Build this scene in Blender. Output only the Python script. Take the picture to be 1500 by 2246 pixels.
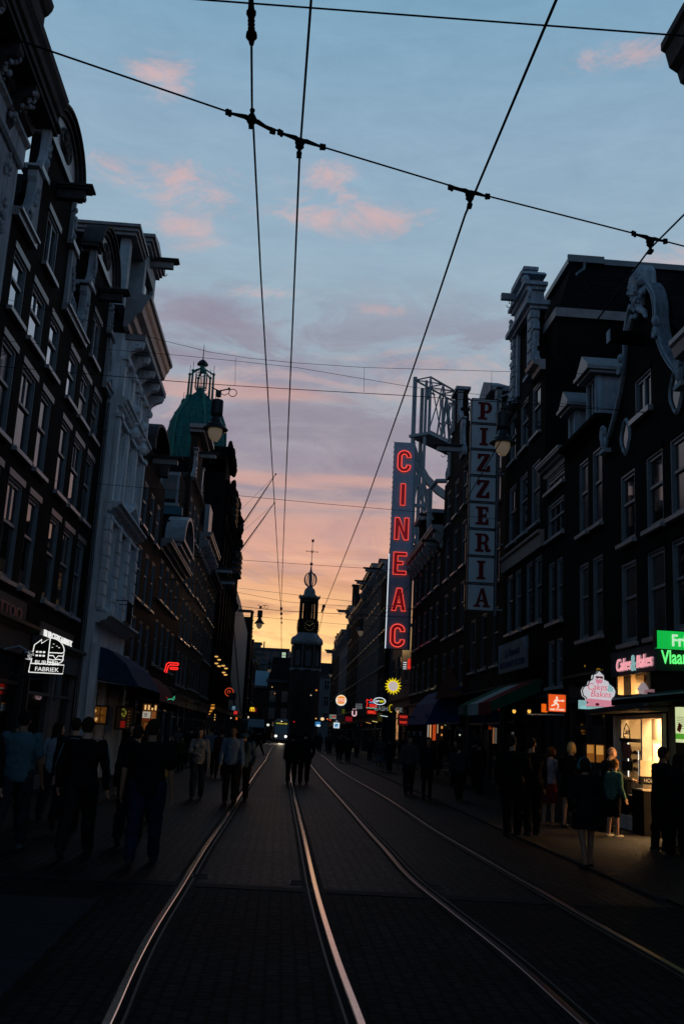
import bpy, math, random
from math import sin, cos, pi, radians, sqrt, atan2
from mathutils import Vector, Matrix
random.seed(7)
for _o in list(bpy.data.objects): bpy.data.objects.remove(_o)
S = bpy.context.scene
COL = S.collection

# ------------------------------------------------------------------ camera
CAM_H, F_PX, PW, PH = 1.70, 2180.0, 1500.0, 2246.0
def camera_axes(roll=3.0, hz=1611.0, vpx=615.0):
    r = radians(roll)
    vy = hz + (vpx - PW/2)*math.tan(r)
    d = Vector((vpx-PW/2, -(vy-PH/2), -F_PX)).normalized()
    e = Vector((1, -math.tan(r), 0))
    up = e.cross(d).normalized()
    if up.y < 0: up = -up
    X = d.cross(up)
    return Matrix((X, d, up))
CR = camera_axes()
cam_d = bpy.data.cameras.new('camera'); cam = bpy.data.objects.new('camera', cam_d); COL.objects.link(cam)
cam.matrix_world = Matrix.Translation((0, 0, CAM_H)) @ CR.to_4x4()
cam_d.sensor_fit = 'VERTICAL'; cam_d.sensor_height = 24; cam_d.sensor_width = 24
cam_d.lens = F_PX/PH*24; cam_d.clip_end = 3000; cam_d.clip_start = 0.05
S.camera = cam
def ray(px, py): return CR @ Vector((px-PW/2, -(py-PH/2), -F_PX))
def at(px, py, X=None, Y=None, Z=None):          # a measured photo point back to its place in the street
    d = ray(px, py)
    t = X/d.x if X is not None else (Y/d.y if Y is not None else (Z-CAM_H)/d.z)
    return Vector((d.x*t, d.y*t, CAM_H+d.z*t))

# ------------------------------------------------------------------ sky and light
SUN_EL, SUN_AZ = radians(3.6), radians(1.2)      # azimuth clockwise from +Y (the street)
def lin(c):
    return tuple(((v/255)/12.92 if v/255 <= .04045 else ((v/255+.055)/1.055)**2.4) for v in c)
def c4(c): return lin(c)+(1,)
W = bpy.data.worlds.new('World'); S.world = W; W.use_nodes = True
nt = W.node_tree; nt.nodes.clear()
def N(tree, kind, **kw):
    n = tree.nodes.new(kind)
    for k, v in kw.items(): setattr(n, k, v)
    return n
def MATH(tree, op, a, b=None, c=None, clamp=False):
    n = N(tree, 'ShaderNodeMath', operation=op); n.use_clamp = clamp
    for i, v in enumerate((a, b, c)):
        if v is None: continue
        if isinstance(v, (int, float)): n.inputs[i].default_value = v
        else: tree.links.new(v, n.inputs[i])
    return n.outputs[0]
def MIX(tree, f, a, b, blend='MIX'):
    n = N(tree, 'ShaderNodeMix', data_type='RGBA', blend_type=blend)
    for s, v in ((n.inputs[0], f), (n.inputs[6], a), (n.inputs[7], b)):
        if isinstance(v, (int, float)): s.default_value = v
        elif isinstance(v, tuple): s.default_value = v
        else: tree.links.new(v, s)
    return n.outputs[2]
def RAMP(tree, f, stops, interp='LINEAR'):
    n = N(tree, 'ShaderNodeValToRGB'); cr = n.color_ramp; cr.interpolation = interp
    while len(cr.elements) < len(stops): cr.elements.new(0.5)
    for e, (p, c) in zip(cr.elements, stops): e.position = p; e.color = c if len(c) == 4 else c4(c)
    tree.links.new(f, n.inputs[0]); return n.outputs[0]
def build_world():
    tc = N(nt, 'ShaderNodeTexCoord'); sep = N(nt, 'ShaderNodeSeparateXYZ'); nt.links.new(tc.outputs['Generated'], sep.inputs[0])
    x, y, z = sep.outputs
    zc = MATH(nt, 'MAXIMUM', z, 0.0)
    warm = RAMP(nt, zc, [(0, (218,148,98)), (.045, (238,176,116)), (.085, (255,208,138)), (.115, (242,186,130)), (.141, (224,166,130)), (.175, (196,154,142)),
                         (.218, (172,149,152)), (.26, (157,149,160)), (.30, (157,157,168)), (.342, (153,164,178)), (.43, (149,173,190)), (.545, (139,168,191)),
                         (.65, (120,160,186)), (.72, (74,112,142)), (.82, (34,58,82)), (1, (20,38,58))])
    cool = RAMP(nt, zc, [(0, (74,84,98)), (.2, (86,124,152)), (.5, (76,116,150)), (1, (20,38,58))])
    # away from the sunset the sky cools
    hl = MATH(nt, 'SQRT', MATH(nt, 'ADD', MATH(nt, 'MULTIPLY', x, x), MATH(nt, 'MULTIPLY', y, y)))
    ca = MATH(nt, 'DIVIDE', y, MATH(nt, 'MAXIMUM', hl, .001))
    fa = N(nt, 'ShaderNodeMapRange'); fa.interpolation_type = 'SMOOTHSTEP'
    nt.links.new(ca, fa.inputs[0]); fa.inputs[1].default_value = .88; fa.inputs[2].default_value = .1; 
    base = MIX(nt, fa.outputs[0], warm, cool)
    # clouds: sheet of thin cirrus and a few grey-mauve banks, on a plane overhead
    den = MATH(nt, 'ADD', zc, .12)
    cx = MATH(nt, 'DIVIDE', x, den); cy = MATH(nt, 'DIVIDE', y, den)
    comb = N(nt, 'ShaderNodeCombineXYZ'); nt.links.new(cx, comb.inputs[0]); nt.links.new(cy, comb.inputs[1])
    def noise(scale, detail, rough, off, dist=0.0, sx=1, sy=1, vec=None):
        mp = N(nt, 'ShaderNodeMapping'); nt.links.new(vec or comb.outputs[0], mp.inputs[0])
        mp.inputs['Location'].default_value = off; mp.inputs['Scale'].default_value = (sx, sy, 1)
        n = N(nt, 'ShaderNodeTexNoise'); nt.links.new(mp.outputs[0], n.inputs['Vector'])
        n.inputs['Scale'].default_value = scale; n.inputs['Detail'].default_value = detail
        n.inputs['Roughness'].default_value = rough; n.inputs['Distortion'].default_value = dist
        return n.outputs['Fac']
    def step(v, a, b):
        m = N(nt, 'ShaderNodeMapRange'); m.interpolation_type = 'SMOOTHSTEP'; nt.links.new(v, m.inputs[0])
        m.inputs[1].default_value = a; m.inputs[2].default_value = b; return m.outputs[0]
    def blob(px, py, rx, ry=None):                        # soft window round one sky direction
        d = ray(px, py).normalized(); el = math.asin(d.z); az = atan2(d.x, d.y)
        ry = ry or rx
        a = MATH(nt, 'DIVIDE', MATH(nt, 'SUBTRACT', AZ, az), rx); b = MATH(nt, 'DIVIDE', MATH(nt, 'SUBTRACT', z, sin(el)), ry)
        q = MATH(nt, 'ADD', MATH(nt, 'MULTIPLY', a, a), MATH(nt, 'MULTIPLY', b, b))
        return MATH(nt, 'POWER', 2.718, MATH(nt, 'MULTIPLY', q, -1.0))
    AZ = MATH(nt, 'ARCTAN2', x, y)
    n1 = noise(4.0, 9, .60, (3.1, 1.7, 0), .25, 1.0, 1.5)
    n2 = noise(2.2, 7, .58, (7.4, 2.2, 0), .5, 1.0, 1.4)
    ev = N(nt, 'ShaderNodeCombineXYZ'); nt.links.new(AZ, ev.inputs[0]); nt.links.new(z, ev.inputs[1])
    n3 = noise(2.6, 9, .6, (1.3, .4, 0), .6, 1.0, 7.5, ev.outputs[0])
    n4 = noise(7.0, 12, .68, (5.3, 2.9, 0), .5, .9, 2.6, ev.outputs[0])
    n5 = noise(13.0, 12, .70, (2.0, 8.9, 0), .6, .8, 2.0, ev.outputs[0])
    pink = None
    for b in ((265,352,.045,.012), (380,395,.07,.03), (410,500,.05,.02), (440,440,.06,.02), (735,400,.035,.03), (835,475,.07,.016), (640,460,.08,.02), (340,165,.035,.012), (1330,120,.07,.012),
              (835,680,.03,.007), (385,175,.05,.02), (1480,560,.05,.012), (300,620,.05,.012), (560,640,.06,.01)):
        v = blob(*b); pink = v if pink is None else MATH(nt, 'MAXIMUM', pink, v)
    pm = step(MATH(nt, 'ADD', n5, MATH(nt, 'MULTIPLY', pink, .20)), .58, .84)
    pmw = MATH(nt, 'MULTIPLY', pm, MATH(nt, 'MINIMUM', MATH(nt, 'MULTIPLY', pink, 1.8), 1.0))
    c = MIX(nt, MATH(nt, 'MULTIPLY', pmw, .80), base, c4((206,174,174)))
    # mauve banks
    mv = None
    for b in ((420,705,.11,.022), (700,830,.10,.022), (620,950,.2,.03), (900,800,.06,.014), (780,1010,.16,.025), (560,990,.08,.012), (480,790,.08,.01), (760,930,.16,.016)):
        v = blob(*b); mv = v if mv is None else MATH(nt, 'MAXIMUM', mv, v)
    mm = MATH(nt, 'MULTIPLY', step(MATH(nt, 'ADD', n4, MATH(nt, 'MULTIPLY', mv, .22)), .50, .78), MATH(nt, 'MINIMUM', MATH(nt, 'MULTIPLY', mv, 2.0), 1.0))
    c = MIX(nt, MATH(nt, 'MULTIPLY', mm, .7), c, c4((142,134,154)))
    def band(a, b, c_, d):
        m1 = step(z, a, b); m2 = step(z, d, c_); return MATH(nt, 'MULTIPLY', m1, m2)
    n6 = noise(5.2, 12, .66, (4.7, 6.1, 0), .9, 1.0, 3.2, ev.outputs[0])
    bl = band(.10, .16, .36, .46)
    c = MIX(nt, MATH(nt, 'MULTIPLY', MATH(nt, 'MULTIPLY', step(n6, .48, .62), bl), .66), c, c4((138,130,148)))
    c = MIX(nt, MATH(nt, 'MULTIPLY', MATH(nt, 'MULTIPLY', step(n6, .47, .36), bl), .30), c, c4((214,176,166)))
    # salmon streaks in the lower sky and pale bright gaps at the horizon
    sm = None
    for b in ((520,855,.10,.008), (390,850,.08,.009), (560,1052,.12,.008), (800,1060,.10,.007), (740,1108,.10,.005), (560,1100,.1,.008), (700,1160,.2,.02), (640,1200,.2,.03)):
        v = blob(*b); sm = v if sm is None else MATH(nt, 'MAXIMUM', sm, v)
    s1 = MATH(nt, 'MULTIPLY', step(MATH(nt, 'ADD', n3, MATH(nt, 'MULTIPLY', sm, .3)), .52, .80), MATH(nt, 'MINIMUM', MATH(nt, 'MULTIPLY', sm, 1.8), 1.0))
    c = MIX(nt, MATH(nt, 'MULTIPLY', s1, .42), c, c4((226,162,142)))
    low = N(nt, 'ShaderNodeMapRange'); nt.links.new(z, low.inputs[0]); low.inputs[1].default_value = .20; low.inputs[2].default_value = .13
    n8 = noise(4.5, 11, .66, (6.6, 1.9, 0), .7, .9, 9.0, ev.outputs[0])
    st = MATH(nt, 'MULTIPLY', step(n8, .50, .62), low.outputs[0])
    c = MIX(nt, MATH(nt, 'MULTIPLY', st, .62), c, c4((178,128,110)))
    c = MIX(nt, MATH(nt, 'MULTIPLY', MATH(nt, 'MULTIPLY', step(n8, .46, .36), low.outputs[0]), .35), c, c4((255,214,158)))
    lowb = N(nt, 'ShaderNodeMapRange'); nt.links.new(z, lowb.inputs[0]); lowb.inputs[1].default_value = .135; lowb.inputs[2].default_value = .08
    st2 = MATH(nt, 'MULTIPLY', MATH(nt, 'MULTIPLY', step(n4, .52, .66), lowb.outputs[0]), .5)
    c = MIX(nt, st2, c, c4((255,232,186)))
    n7 = noise(16.0, 10, .68, (9.1, 3.3, 0), .4, .7, 3.0, ev.outputs[0])
    c = MIX(nt, 1.0, c, RAMP(nt, n7, [(.3, (.91,.92,.94,1)), (.7, (1.07,1.06,1.04,1))]), 'MULTIPLY')
    lb = N(nt, 'ShaderNodeMapRange'); nt.links.new(z, lb.inputs[0]); lb.inputs[1].default_value = -.01; lb.inputs[2].default_value = -.06
    c = MIX(nt, lb.outputs[0], c, (.004, .004, .005, 1))
    sky = N(nt, 'ShaderNodeTexSky'); sky.sky_type = 'NISHITA'; sky.sun_disc = False
    sky.sun_elevation = SUN_EL; sky.sun_rotation = SUN_AZ
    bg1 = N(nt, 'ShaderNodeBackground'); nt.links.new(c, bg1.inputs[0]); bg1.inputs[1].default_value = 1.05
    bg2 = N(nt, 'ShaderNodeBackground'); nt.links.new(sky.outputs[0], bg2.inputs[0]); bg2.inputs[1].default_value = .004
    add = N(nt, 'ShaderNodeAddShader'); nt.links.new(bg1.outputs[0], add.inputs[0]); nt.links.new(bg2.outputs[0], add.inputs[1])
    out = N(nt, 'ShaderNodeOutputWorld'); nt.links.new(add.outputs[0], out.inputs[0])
build_world()
sun_d = bpy.data.lights.new('sun', 'SUN'); sun_d.energy = .32; sun_d.angle = radians(2.5); sun_d.color = (1, .50, .26)
sun = bpy.data.objects.new('sun', sun_d); COL.objects.link(sun)
_sd = Vector((sin(SUN_AZ)*cos(SUN_EL), cos(SUN_AZ)*cos(SUN_EL), sin(SUN_EL)))
sun.rotation_euler = _sd.to_track_quat('Z', 'Y').to_euler()
S.view_settings.view_transform = 'Standard'; S.view_settings.look = 'None'
S.view_settings.exposure = 0.0; S.view_settings.gamma = 1.0

# ------------------------------------------------------------------ materials
MATS = {}
def mat(name, col, rough=.7, metal=0, var=.25, scale=3, bump=0, emit=None, es=1, spec=.4, trans=0, coat=0, streak=False):
    if spec == .4 and not metal: spec = .03 if rough >= .6 else .12
    if name in MATS: return MATS[name]
    m = bpy.data.materials.new(name); m.use_nodes = True; t = m.node_tree; b = t.nodes['Principled BSDF']
    b.inputs['Roughness'].default_value = rough; b.inputs['Metallic'].default_value = metal
    b.inputs['Specular IOR Level'].default_value = spec; b.inputs['Coat Weight'].default_value = coat
    if trans: b.inputs['Transmission Weight'].default_value = trans; b.inputs['IOR'].default_value = 1.05
    tc = N(t, 'ShaderNodeTexCoord'); no = N(t, 'ShaderNodeTexNoise'); t.links.new(tc.outputs['Object'], no.inputs['Vector'])
    no.inputs['Scale'].default_value = scale; no.inputs['Detail'].default_value = 6; no.inputs['Roughness'].default_value = .6
    if streak:
        mp = N(t, 'ShaderNodeMapping'); mp.inputs['Scale'].default_value = (2.2, 2.2, .22); t.links.new(tc.outputs['Object'], mp.inputs[0]); t.links.new(mp.outputs[0], no.inputs['Vector'])
    lo = tuple(v*(1-var) for v in col)+(1,); hi = tuple(min(1, v*(1+var)) for v in col)+(1,)
    r = RAMP(t, no.outputs['Fac'], [(.3, lo), (.7, hi)]); t.links.new(r, b.inputs['Base Color'])
    if bump:
        bn = N(t, 'ShaderNodeBump'); bn.inputs['Strength'].default_value = bump; bn.inputs['Distance'].default_value = .02
        n2 = N(t, 'ShaderNodeTexNoise'); n2.inputs['Scale'].default_value = scale*8; n2.inputs['Detail'].default_value = 4; t.links.new(tc.outputs['Object'], n2.inputs['Vector'])
        t.links.new(n2.outputs['Fac'], bn.inputs['Height']); t.links.new(bn.outputs[0], b.inputs['Normal'])
    if emit:
        b.inputs['Emission Color'].default_value = tuple(emit)+(1,); b.inputs['Emission Strength'].default_value = es
    MATS[name] = m; return m
def brick(name, c1, c2, mortar, scale=1.0, rough=.8, flat=False, bw=.22, bh=.065, bump=.4, msize=.012, spec=.012, stain=.35):
    m = bpy.data.materials.new(name); m.use_nodes = True; t = m.node_tree; b = t.nodes['Principled BSDF']
    b.inputs['Roughness'].default_value = rough; b.inputs['Specular IOR Level'].default_value = spec
    tc = N(t, 'ShaderNodeTexCoord'); sp = N(t, 'ShaderNodeSeparateXYZ'); t.links.new(tc.outputs['Object'], sp.inputs[0])
    cb = N(t, 'ShaderNodeCombineXYZ')
    if flat: t.links.new(sp.outputs[1], cb.inputs[0]); t.links.new(sp.outputs[0], cb.inputs[1])
    else: t.links.new(MATH(t, 'ADD', sp.outputs[0], sp.outputs[1]), cb.inputs[0]); t.links.new(sp.outputs[2], cb.inputs[1])
    br = N(t, 'ShaderNodeTexBrick'); t.links.new(cb.outputs[0], br.inputs['Vector'])
    br.inputs['Scale'].default_value = scale; br.inputs['Brick Width'].default_value = bw; br.inputs['Row Height'].default_value = bh
    br.inputs['Mortar Size'].default_value = msize; br.inputs['Mortar Smooth'].default_value = .2
    br.inputs['Color1'].default_value = c1+(1,); br.inputs['Color2'].default_value = c2+(1,); br.inputs['Mortar'].default_value = mortar+(1,)
    no = N(t, 'ShaderNodeTexNoise'); no.inputs['Scale'].default_value = .6; no.inputs['Detail'].default_value = 8; t.links.new(tc.outputs['Object'], no.inputs['Vector'])
    st = RAMP(t, no.outputs['Fac'], [(.35, (1-stain,)*3+(1,)), (.65, (1+stain*.6,)*3+(1,))])
    t.links.new(MIX(t, 1.0, br.outputs['Color'], st, 'MULTIPLY'), b.inputs['Base Color'])
    no2 = N(t, 'ShaderNodeTexNoise'); no2.inputs['Scale'].default_value = 14; no2.inputs['Detail'].default_value = 4; t.links.new(tc.outputs['Object'], no2.inputs['Vector'])
    rr = N(t, 'ShaderNodeMapRange'); t.links.new(no2.outputs['Fac'], rr.inputs[0]); rr.inputs[3].default_value = rough-.18; rr.inputs[4].default_value = min(1, rough+.15)
    t.links.new(rr.outputs[0], b.inputs['Roughness'])
    bn = N(t, 'ShaderNodeBump'); bn.inputs['Strength'].default_value = bump; bn.inputs['Distance'].default_value = .012
    h = MATH(t, 'ADD', MATH(t, 'MULTIPLY', br.outputs['Fac'], -1.0), MATH(t, 'MULTIPLY', no2.outputs['Fac'], .6))
    t.links.new(h, bn.inputs['Height']); t.links.new(bn.outputs[0], b.inputs['Normal'])
    MATS[name] = m; return m
def glow(name, col, s=1.0):
    if name in MATS: return MATS[name]
    m = bpy.data.materials.new(name); m.use_nodes = True; b = m.node_tree.nodes['Principled BSDF']
    b.inputs['Base Color'].default_value = tuple(v*.6 for v in lin(col))+(1,); b.inputs['Roughness'].default_value = .4
    b.inputs['Emission Color'].default_value = c4(col); b.inputs['Emission Strength'].default_value = s
    MATS[name] = m; return m
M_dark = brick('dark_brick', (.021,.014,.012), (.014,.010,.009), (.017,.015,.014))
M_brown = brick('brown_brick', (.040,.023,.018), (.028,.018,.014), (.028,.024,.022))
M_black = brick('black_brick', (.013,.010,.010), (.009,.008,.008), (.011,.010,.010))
M_slate = brick('slate_roof', (.015,.016,.019), (.010,.011,.014), (.006,.006,.007), bw=.25, bh=.18, bump=.3)
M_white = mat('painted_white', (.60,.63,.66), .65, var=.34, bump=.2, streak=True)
M_stone = mat('grey_stone', (.31,.33,.36), .75, var=.45, bump=.3, streak=True)
M_trim = mat('aged_trim', (.23,.22,.23), .4, var=.25, spec=.35)
M_trimd = mat('dark_trim', (.06,.058,.06), .7, var=.3, bump=.1)
M_frame = mat('window_paint', (.17,.195,.22), .36, var=.15, spec=.35)
M_framed = mat('window_paint_dark', (.085,.095,.105), .34, var=.15, spec=.35)
M_sill = mat('sill_stone', (.30,.29,.30), .3, var=.2, spec=.5)
M_beige = mat('beige_plaster', (.30,.235,.20), .8, var=.12, bump=.2)
M_pale = mat('pale_plaster', (.13,.14,.155), .8, var=.15, bump=.2)
M_glass = mat('window_glass', (.006,.007,.009), .03, var=.2, spec=.5); M_glass.node_tree.nodes['Principled BSDF'].inputs['IOR'].default_value = 1.5
M_glassr = mat('sky_mirror_glass', (.42,.45,.50), .03, metal=1, var=.12, scale=1)  # ordinary panes made metallic to put a brighter sky reflection in them
M_curt = mat('curtained_glass', (.035,.036,.04), .18, spec=.6, var=.5, scale=5)
M_copper = mat('verdigris_copper', (.022,.125,.12), .7, var=.5, bump=.3, streak=True)
M_copperl = mat('pale_verdigris', (.05,.21,.18), .6, var=.25, bump=.2)
M_lead = mat('lead_sheet', (.10,.12,.14), .5, var=.3, bump=.2)
M_iron = mat('black_iron', (.012,.013,.015), .5, metal=.3, var=.3)
M_wire = mat('cable_black', (.006,.007,.008), .6)
M_steel = mat('painted_steel', (.26,.31,.35), .45, var=.2)
M_shop = mat('shopfront_paint', (.035,.035,.038), .5)
M_shopl = mat('shopfront_grey', (.12,.12,.125), .6)
M_gold = mat('gilding', (.45,.33,.12), .35, metal=.8)
M_blk = mat('matte_black', (.006,.006,.007), .8)

# ------------------------------------------------------------------ mesh building
class MB:
    def __init__(s): s.v = []; s.f = []
    def add(s, vs, fs, T=None):
        o = len(s.v); s.v += [tuple((T @ Vector(v)) if T else v) for v in vs]; s.f += [tuple(i+o for i in f) for f in fs]; return s
    def box(s, x0, x1, y0, y1, z0, z1, T=None):
        return s.add([(x0,y0,z0),(x1,y0,z0),(x1,y1,z0),(x0,y1,z0),(x0,y0,z1),(x1,y0,z1),(x1,y1,z1),(x0,y1,z1)],
                     [(0,3,2,1),(4,5,6,7),(0,1,5,4),(1,2,6,5),(2,3,7,6),(3,0,4,7)], T)
    def prism(s, pts, a0, a1, axis='y', T=None):   # polygon in (x,z) along y | (y,z) along x | (x,y) along z
        n = len(pts)
        f = {'y': lambda p, a: (p[0], a, p[1]), 'x': lambda p, a: (a, p[0], p[1]), 'z': lambda p, a: (p[0], p[1], a)}[axis]
        vs = [f(p, a0) for p in pts]+[f(p, a1) for p in pts]
        return s.add(vs, [tuple(range(n))[::-1], tuple(range(n, 2*n))]+[(i, (i+1)%n, n+(i+1)%n, n+i) for i in range(n)], T)
    def tube(s, pts, r, n=6, T=None, cap=True):
        pts = [Vector(p) for p in pts]; rs = r if isinstance(r, (list, tuple)) else [r]*len(pts)
        vs = []; fs = []; ref = None
        for i, p in enumerate(pts):
            d = (pts[min(i+1, len(pts)-1)]-pts[max(i-1, 0)])
            d = d.normalized() if d.length > 1e-9 else Vector((0,0,1))
            a = ref if ref is not None else (Vector((0,0,1)) if abs(d.z) < .9 else Vector((1,0,0)))
            u = (a - d*a.dot(d)); u = u.normalized() if u.length > 1e-6 else d.orthogonal().normalized(); ref = u; w = d.cross(u)
            for k in range(n):
                q = 2*pi*k/n; vs.append(tuple(p+(u*cos(q)+w*sin(q))*rs[i]))
        for i in range(len(pts)-1):
            for k in range(n): fs.append((i*n+k, i*n+(k+1)%n, (i+1)*n+(k+1)%n, (i+1)*n+k))
        if cap: fs.append(tuple(range(n))[::-1]); fs.append(tuple(range((len(pts)-1)*n, len(pts)*n)))
        return s.add(vs, fs, T)
    def lathe(s, prof, n=16, c=(0,0,0), T=None, sx=1, sy=1):      # prof: (r,z)
        vs = []; fs = []
        for r, z in prof:
            for k in range(n): vs.append((c[0]+r*sx*cos(2*pi*k/n), c[1]+r*sy*sin(2*pi*k/n), c[2]+z))
        for i in range(len(prof)-1):
            for k in range(n): fs.append((i*n+k, i*n+(k+1)%n, (i+1)*n+(k+1)%n, (i+1)*n+k))
        fs.append(tuple(range(n))[::-1]); fs.append(tuple(range((len(prof)-1)*n, len(prof)*n)))
        return s.add(vs, fs, T)
    def ell(s, c, r, n=10, m=7, T=None):
        pr = [(max(sin(pi*i/m), .02), -cos(pi*i/m)) for i in range(m+1)]
        vs = []; fs = []
        for a, z in pr:
            for k in range(n): vs.append((c[0]+r[0]*a*cos(2*pi*k/n), c[1]+r[1]*a*sin(2*pi*k/n), c[2]+r[2]*z))
        for i in range(m):
            for k in range(n): fs.append((i*n+k, i*n+(k+1)%n, (i+1)*n+(k+1)%n, (i+1)*n+k))
        fs.append(tuple(range(n))[::-1]); fs.append(tuple(range(m*n, m*n+n)))
        return s.add(vs, fs, T)
    def mesh(s, name, smooth=False):
        me = bpy.data.meshes.new(name); me.from_pydata(s.v, [], s.f); me.validate()
        if smooth: me.shade_smooth()
        return me
    def build(s, name, m, parent=None, smooth=False, loc=None, rot=None, label=None):
        return link(name, s.mesh(name, smooth), m, parent, loc, rot, label)
def link(name, me, m=None, parent=None, loc=None, rot=None, label=None):
    o = bpy.data.objects.new(name, me); COL.objects.link(o)
    if m is not None and me is not None and len(me.materials) == 0: me.materials.append(m)
    if parent: o.parent = parent
    if loc is not None: o.location = loc
    if rot is not None: o.rotation_euler = rot
    if label: o['label'] = label
    return o
def empty(name, loc=(0,0,0), rz=0, label=None, cat=None, group=None):
    o = bpy.data.objects.new(name, None); COL.objects.link(o); o.location = loc; o.rotation_euler = (0, 0, rz); o.empty_display_size = .2
    return tag(o, label, cat, group)
def tag(o, label=None, cat=None, group=None, kind=None):
    if label: o['label'] = label
    if cat: o['category'] = cat
    if group: o['group'] = group
    if kind: o['kind'] = kind
    return o
def kids(o): return [c for c in bpy.data.objects if c.parent == o]
def copy_tree(o, parent=None, label=None, loc=None, rz=None):
    ch = kids(o); c = o.copy(); COL.objects.link(c)
    if parent: c.parent = parent
    if label: c['label'] = label
    if loc is not None: c.location = loc
    if rz is not None: c.rotation_euler = (0, 0, rz)
    for k in ch: copy_tree(k, c)
    return c
def conv(o):                                   # evaluated curve/modifier -> plain mesh
    dg = bpy.context.evaluated_depsgraph_get(); me = bpy.data.meshes.new_from_object(o.evaluated_get(dg)); 
    return me
def outline(name, loops, m, parent=None, depth=.02, tube=0, fill=True, loc=None, rot=(pi/2, 0, 0), smooth=False, res=2, closed=True, label=None):
    cu = bpy.data.curves.new(name, 'CURVE'); cu.dimensions = '2D' if fill else '3D'
    cu.fill_mode = 'BOTH' if fill else 'FULL'
    for lp in loops:
        sp = cu.splines.new('POLY'); sp.points.add(len(lp)-1)
        for p, q in zip(sp.points, lp): p.co = (q[0], q[1], 0, 1)
        sp.use_cyclic_u = closed
    if fill: cu.extrude = depth/2
    else: cu.bevel_depth = tube; cu.bevel_resolution = res
    t = bpy.data.objects.new(name, cu); COL.objects.link(t); me = conv(t); bpy.data.objects.remove(t)
    me.name = name; me.materials.clear(); return link(name, me, m, parent, loc, rot, label)
def text(name, body, size, m, parent=None, loc=(0,0,0), rot=(pi/2,0,0), sx=1.0, extrude=.01, shear=0, bold=0.0, tube=0, label=None, align='CENTER', space=1.0, width=None):
    cu = bpy.data.curves.new(name, 'FONT'); cu.body = body; cu.size = size; cu.align_x = align; cu.align_y = 'BOTTOM_BASELINE'
    cu.shear = shear; cu.space_character = space
    if tube: cu.fill_mode = 'NONE'; cu.bevel_depth = tube; cu.bevel_resolution = 1
    else: cu.extrude = extrude; cu.offset = bold
    t = bpy.data.objects.new(name, cu); COL.objects.link(t); bpy.context.view_layer.update(); me = conv(t); bpy.data.objects.remove(t)
    me.materials.clear()
    if width:
        xs = [v.co.x for v in me.vertices]; k = width/(max(xs)-min(xs)); sx = k
    me.transform(Matrix.Diagonal((sx, 1, 1, 1))); me.name = name
    return link(name, me, m, parent, loc, rot, label)
def arc(cx, cy, r, a0, a1, n=10, ry=None):
    ry = ry or r
    return [(cx+r*cos(radians(a0+(a1-a0)*i/n)), cy+ry*sin(radians(a0+(a1-a0)*i/n))) for i in range(n+1)]
# ------------------------------------------------------------------ ground
M_pav = brick('street_pavers', (.022,.017,.016), (.008,.007,.008), (.0015,.0015,.0015), rough=.58, flat=True, bw=.26, bh=.13, bump=1.0, msize=.02, spec=.032, stain=.6)
M_side = brick('pavement_bricks', (.022,.019,.018), (.015,.013,.013), (.006,.006,.006), rough=.62, flat=True, bw=.2, bh=.1, bump=.9, msize=.009, spec=.04, stain=.45)
M_asph = brick('dark_setts', (.016,.014,.014), (.007,.0065,.007), (.002,.002,.002), rough=.75, flat=True, bw=.18, bh=.11, bump=1.0, msize=.014, spec=.03, stain=.4)
M_slab = mat('concrete_slab', (.016,.019,.022), .8, var=.3, scale=2, bump=.3)
M_kerb = mat('kerb_stone', (.024,.023,.024), .7, var=.3, bump=.3)
b = MB(); b.add([(-400,-60,0),(400,-60,0),(400,900,0),(-400,900,0)], [(0,1,2,3)]); tag(b.build('ground', M_asph), kind='structure')
b = MB(); b.add([(-5.8,11.9,.004),(7.5,11.4,.004),(7.5,215,.004),(-5.8,215,.004)], [(0,1,2,3)]); tag(b.build('road', M_pav), kind='structure')
def side(name, xa, xb, y0, y1, m):
    b = MB(); b.box(min(xa,xb), max(xa,xb), y0, y1, -.2, .03); return tag(b.build(name, m), kind='structure')
side('pavement', -5.9, -3.9, 11.9, 190, M_side)
side('pavement', 4.6, 7.55, 8, 190, M_side)
for n_, x_ in (('kerb', -3.9), ('kerb', 4.48)):
    b = MB()
    for i in range(178): b.box(x_, x_+.115, 12+i*1.0, 12.985+i*1.0, -.2, .038)
    tag(b.build(n_, M_kerb), kind='structure')
# raised slab at the near left, a metre-long stone at a time
b = MB()
for i, (y0, y1) in enumerate(((-2,2.5),(2.52,5.0),(5.02,7.6),(7.62,8.85),(8.87,10.15))):
    b.prism([(-6.3,y0),(-1.50-.012*y0,y0),(-1.50-.012*y1,y1),(-6.3,y1)], -.1, .055, axis='z')
tag(b.build('pavement_slab', M_slab), kind='structure')
# strip of cross stones where the setts begin
b = MB()
for i in range(14): b.box(-3.3+i*.5, -2.81+i*.5, 11.60-.02*i, 11.88-.02*i, -.1, .009)
tag(b.build('stone_strip', mat('strip_stone', (.012,.012,.013), .7, bump=.4)), kind='structure')

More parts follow.
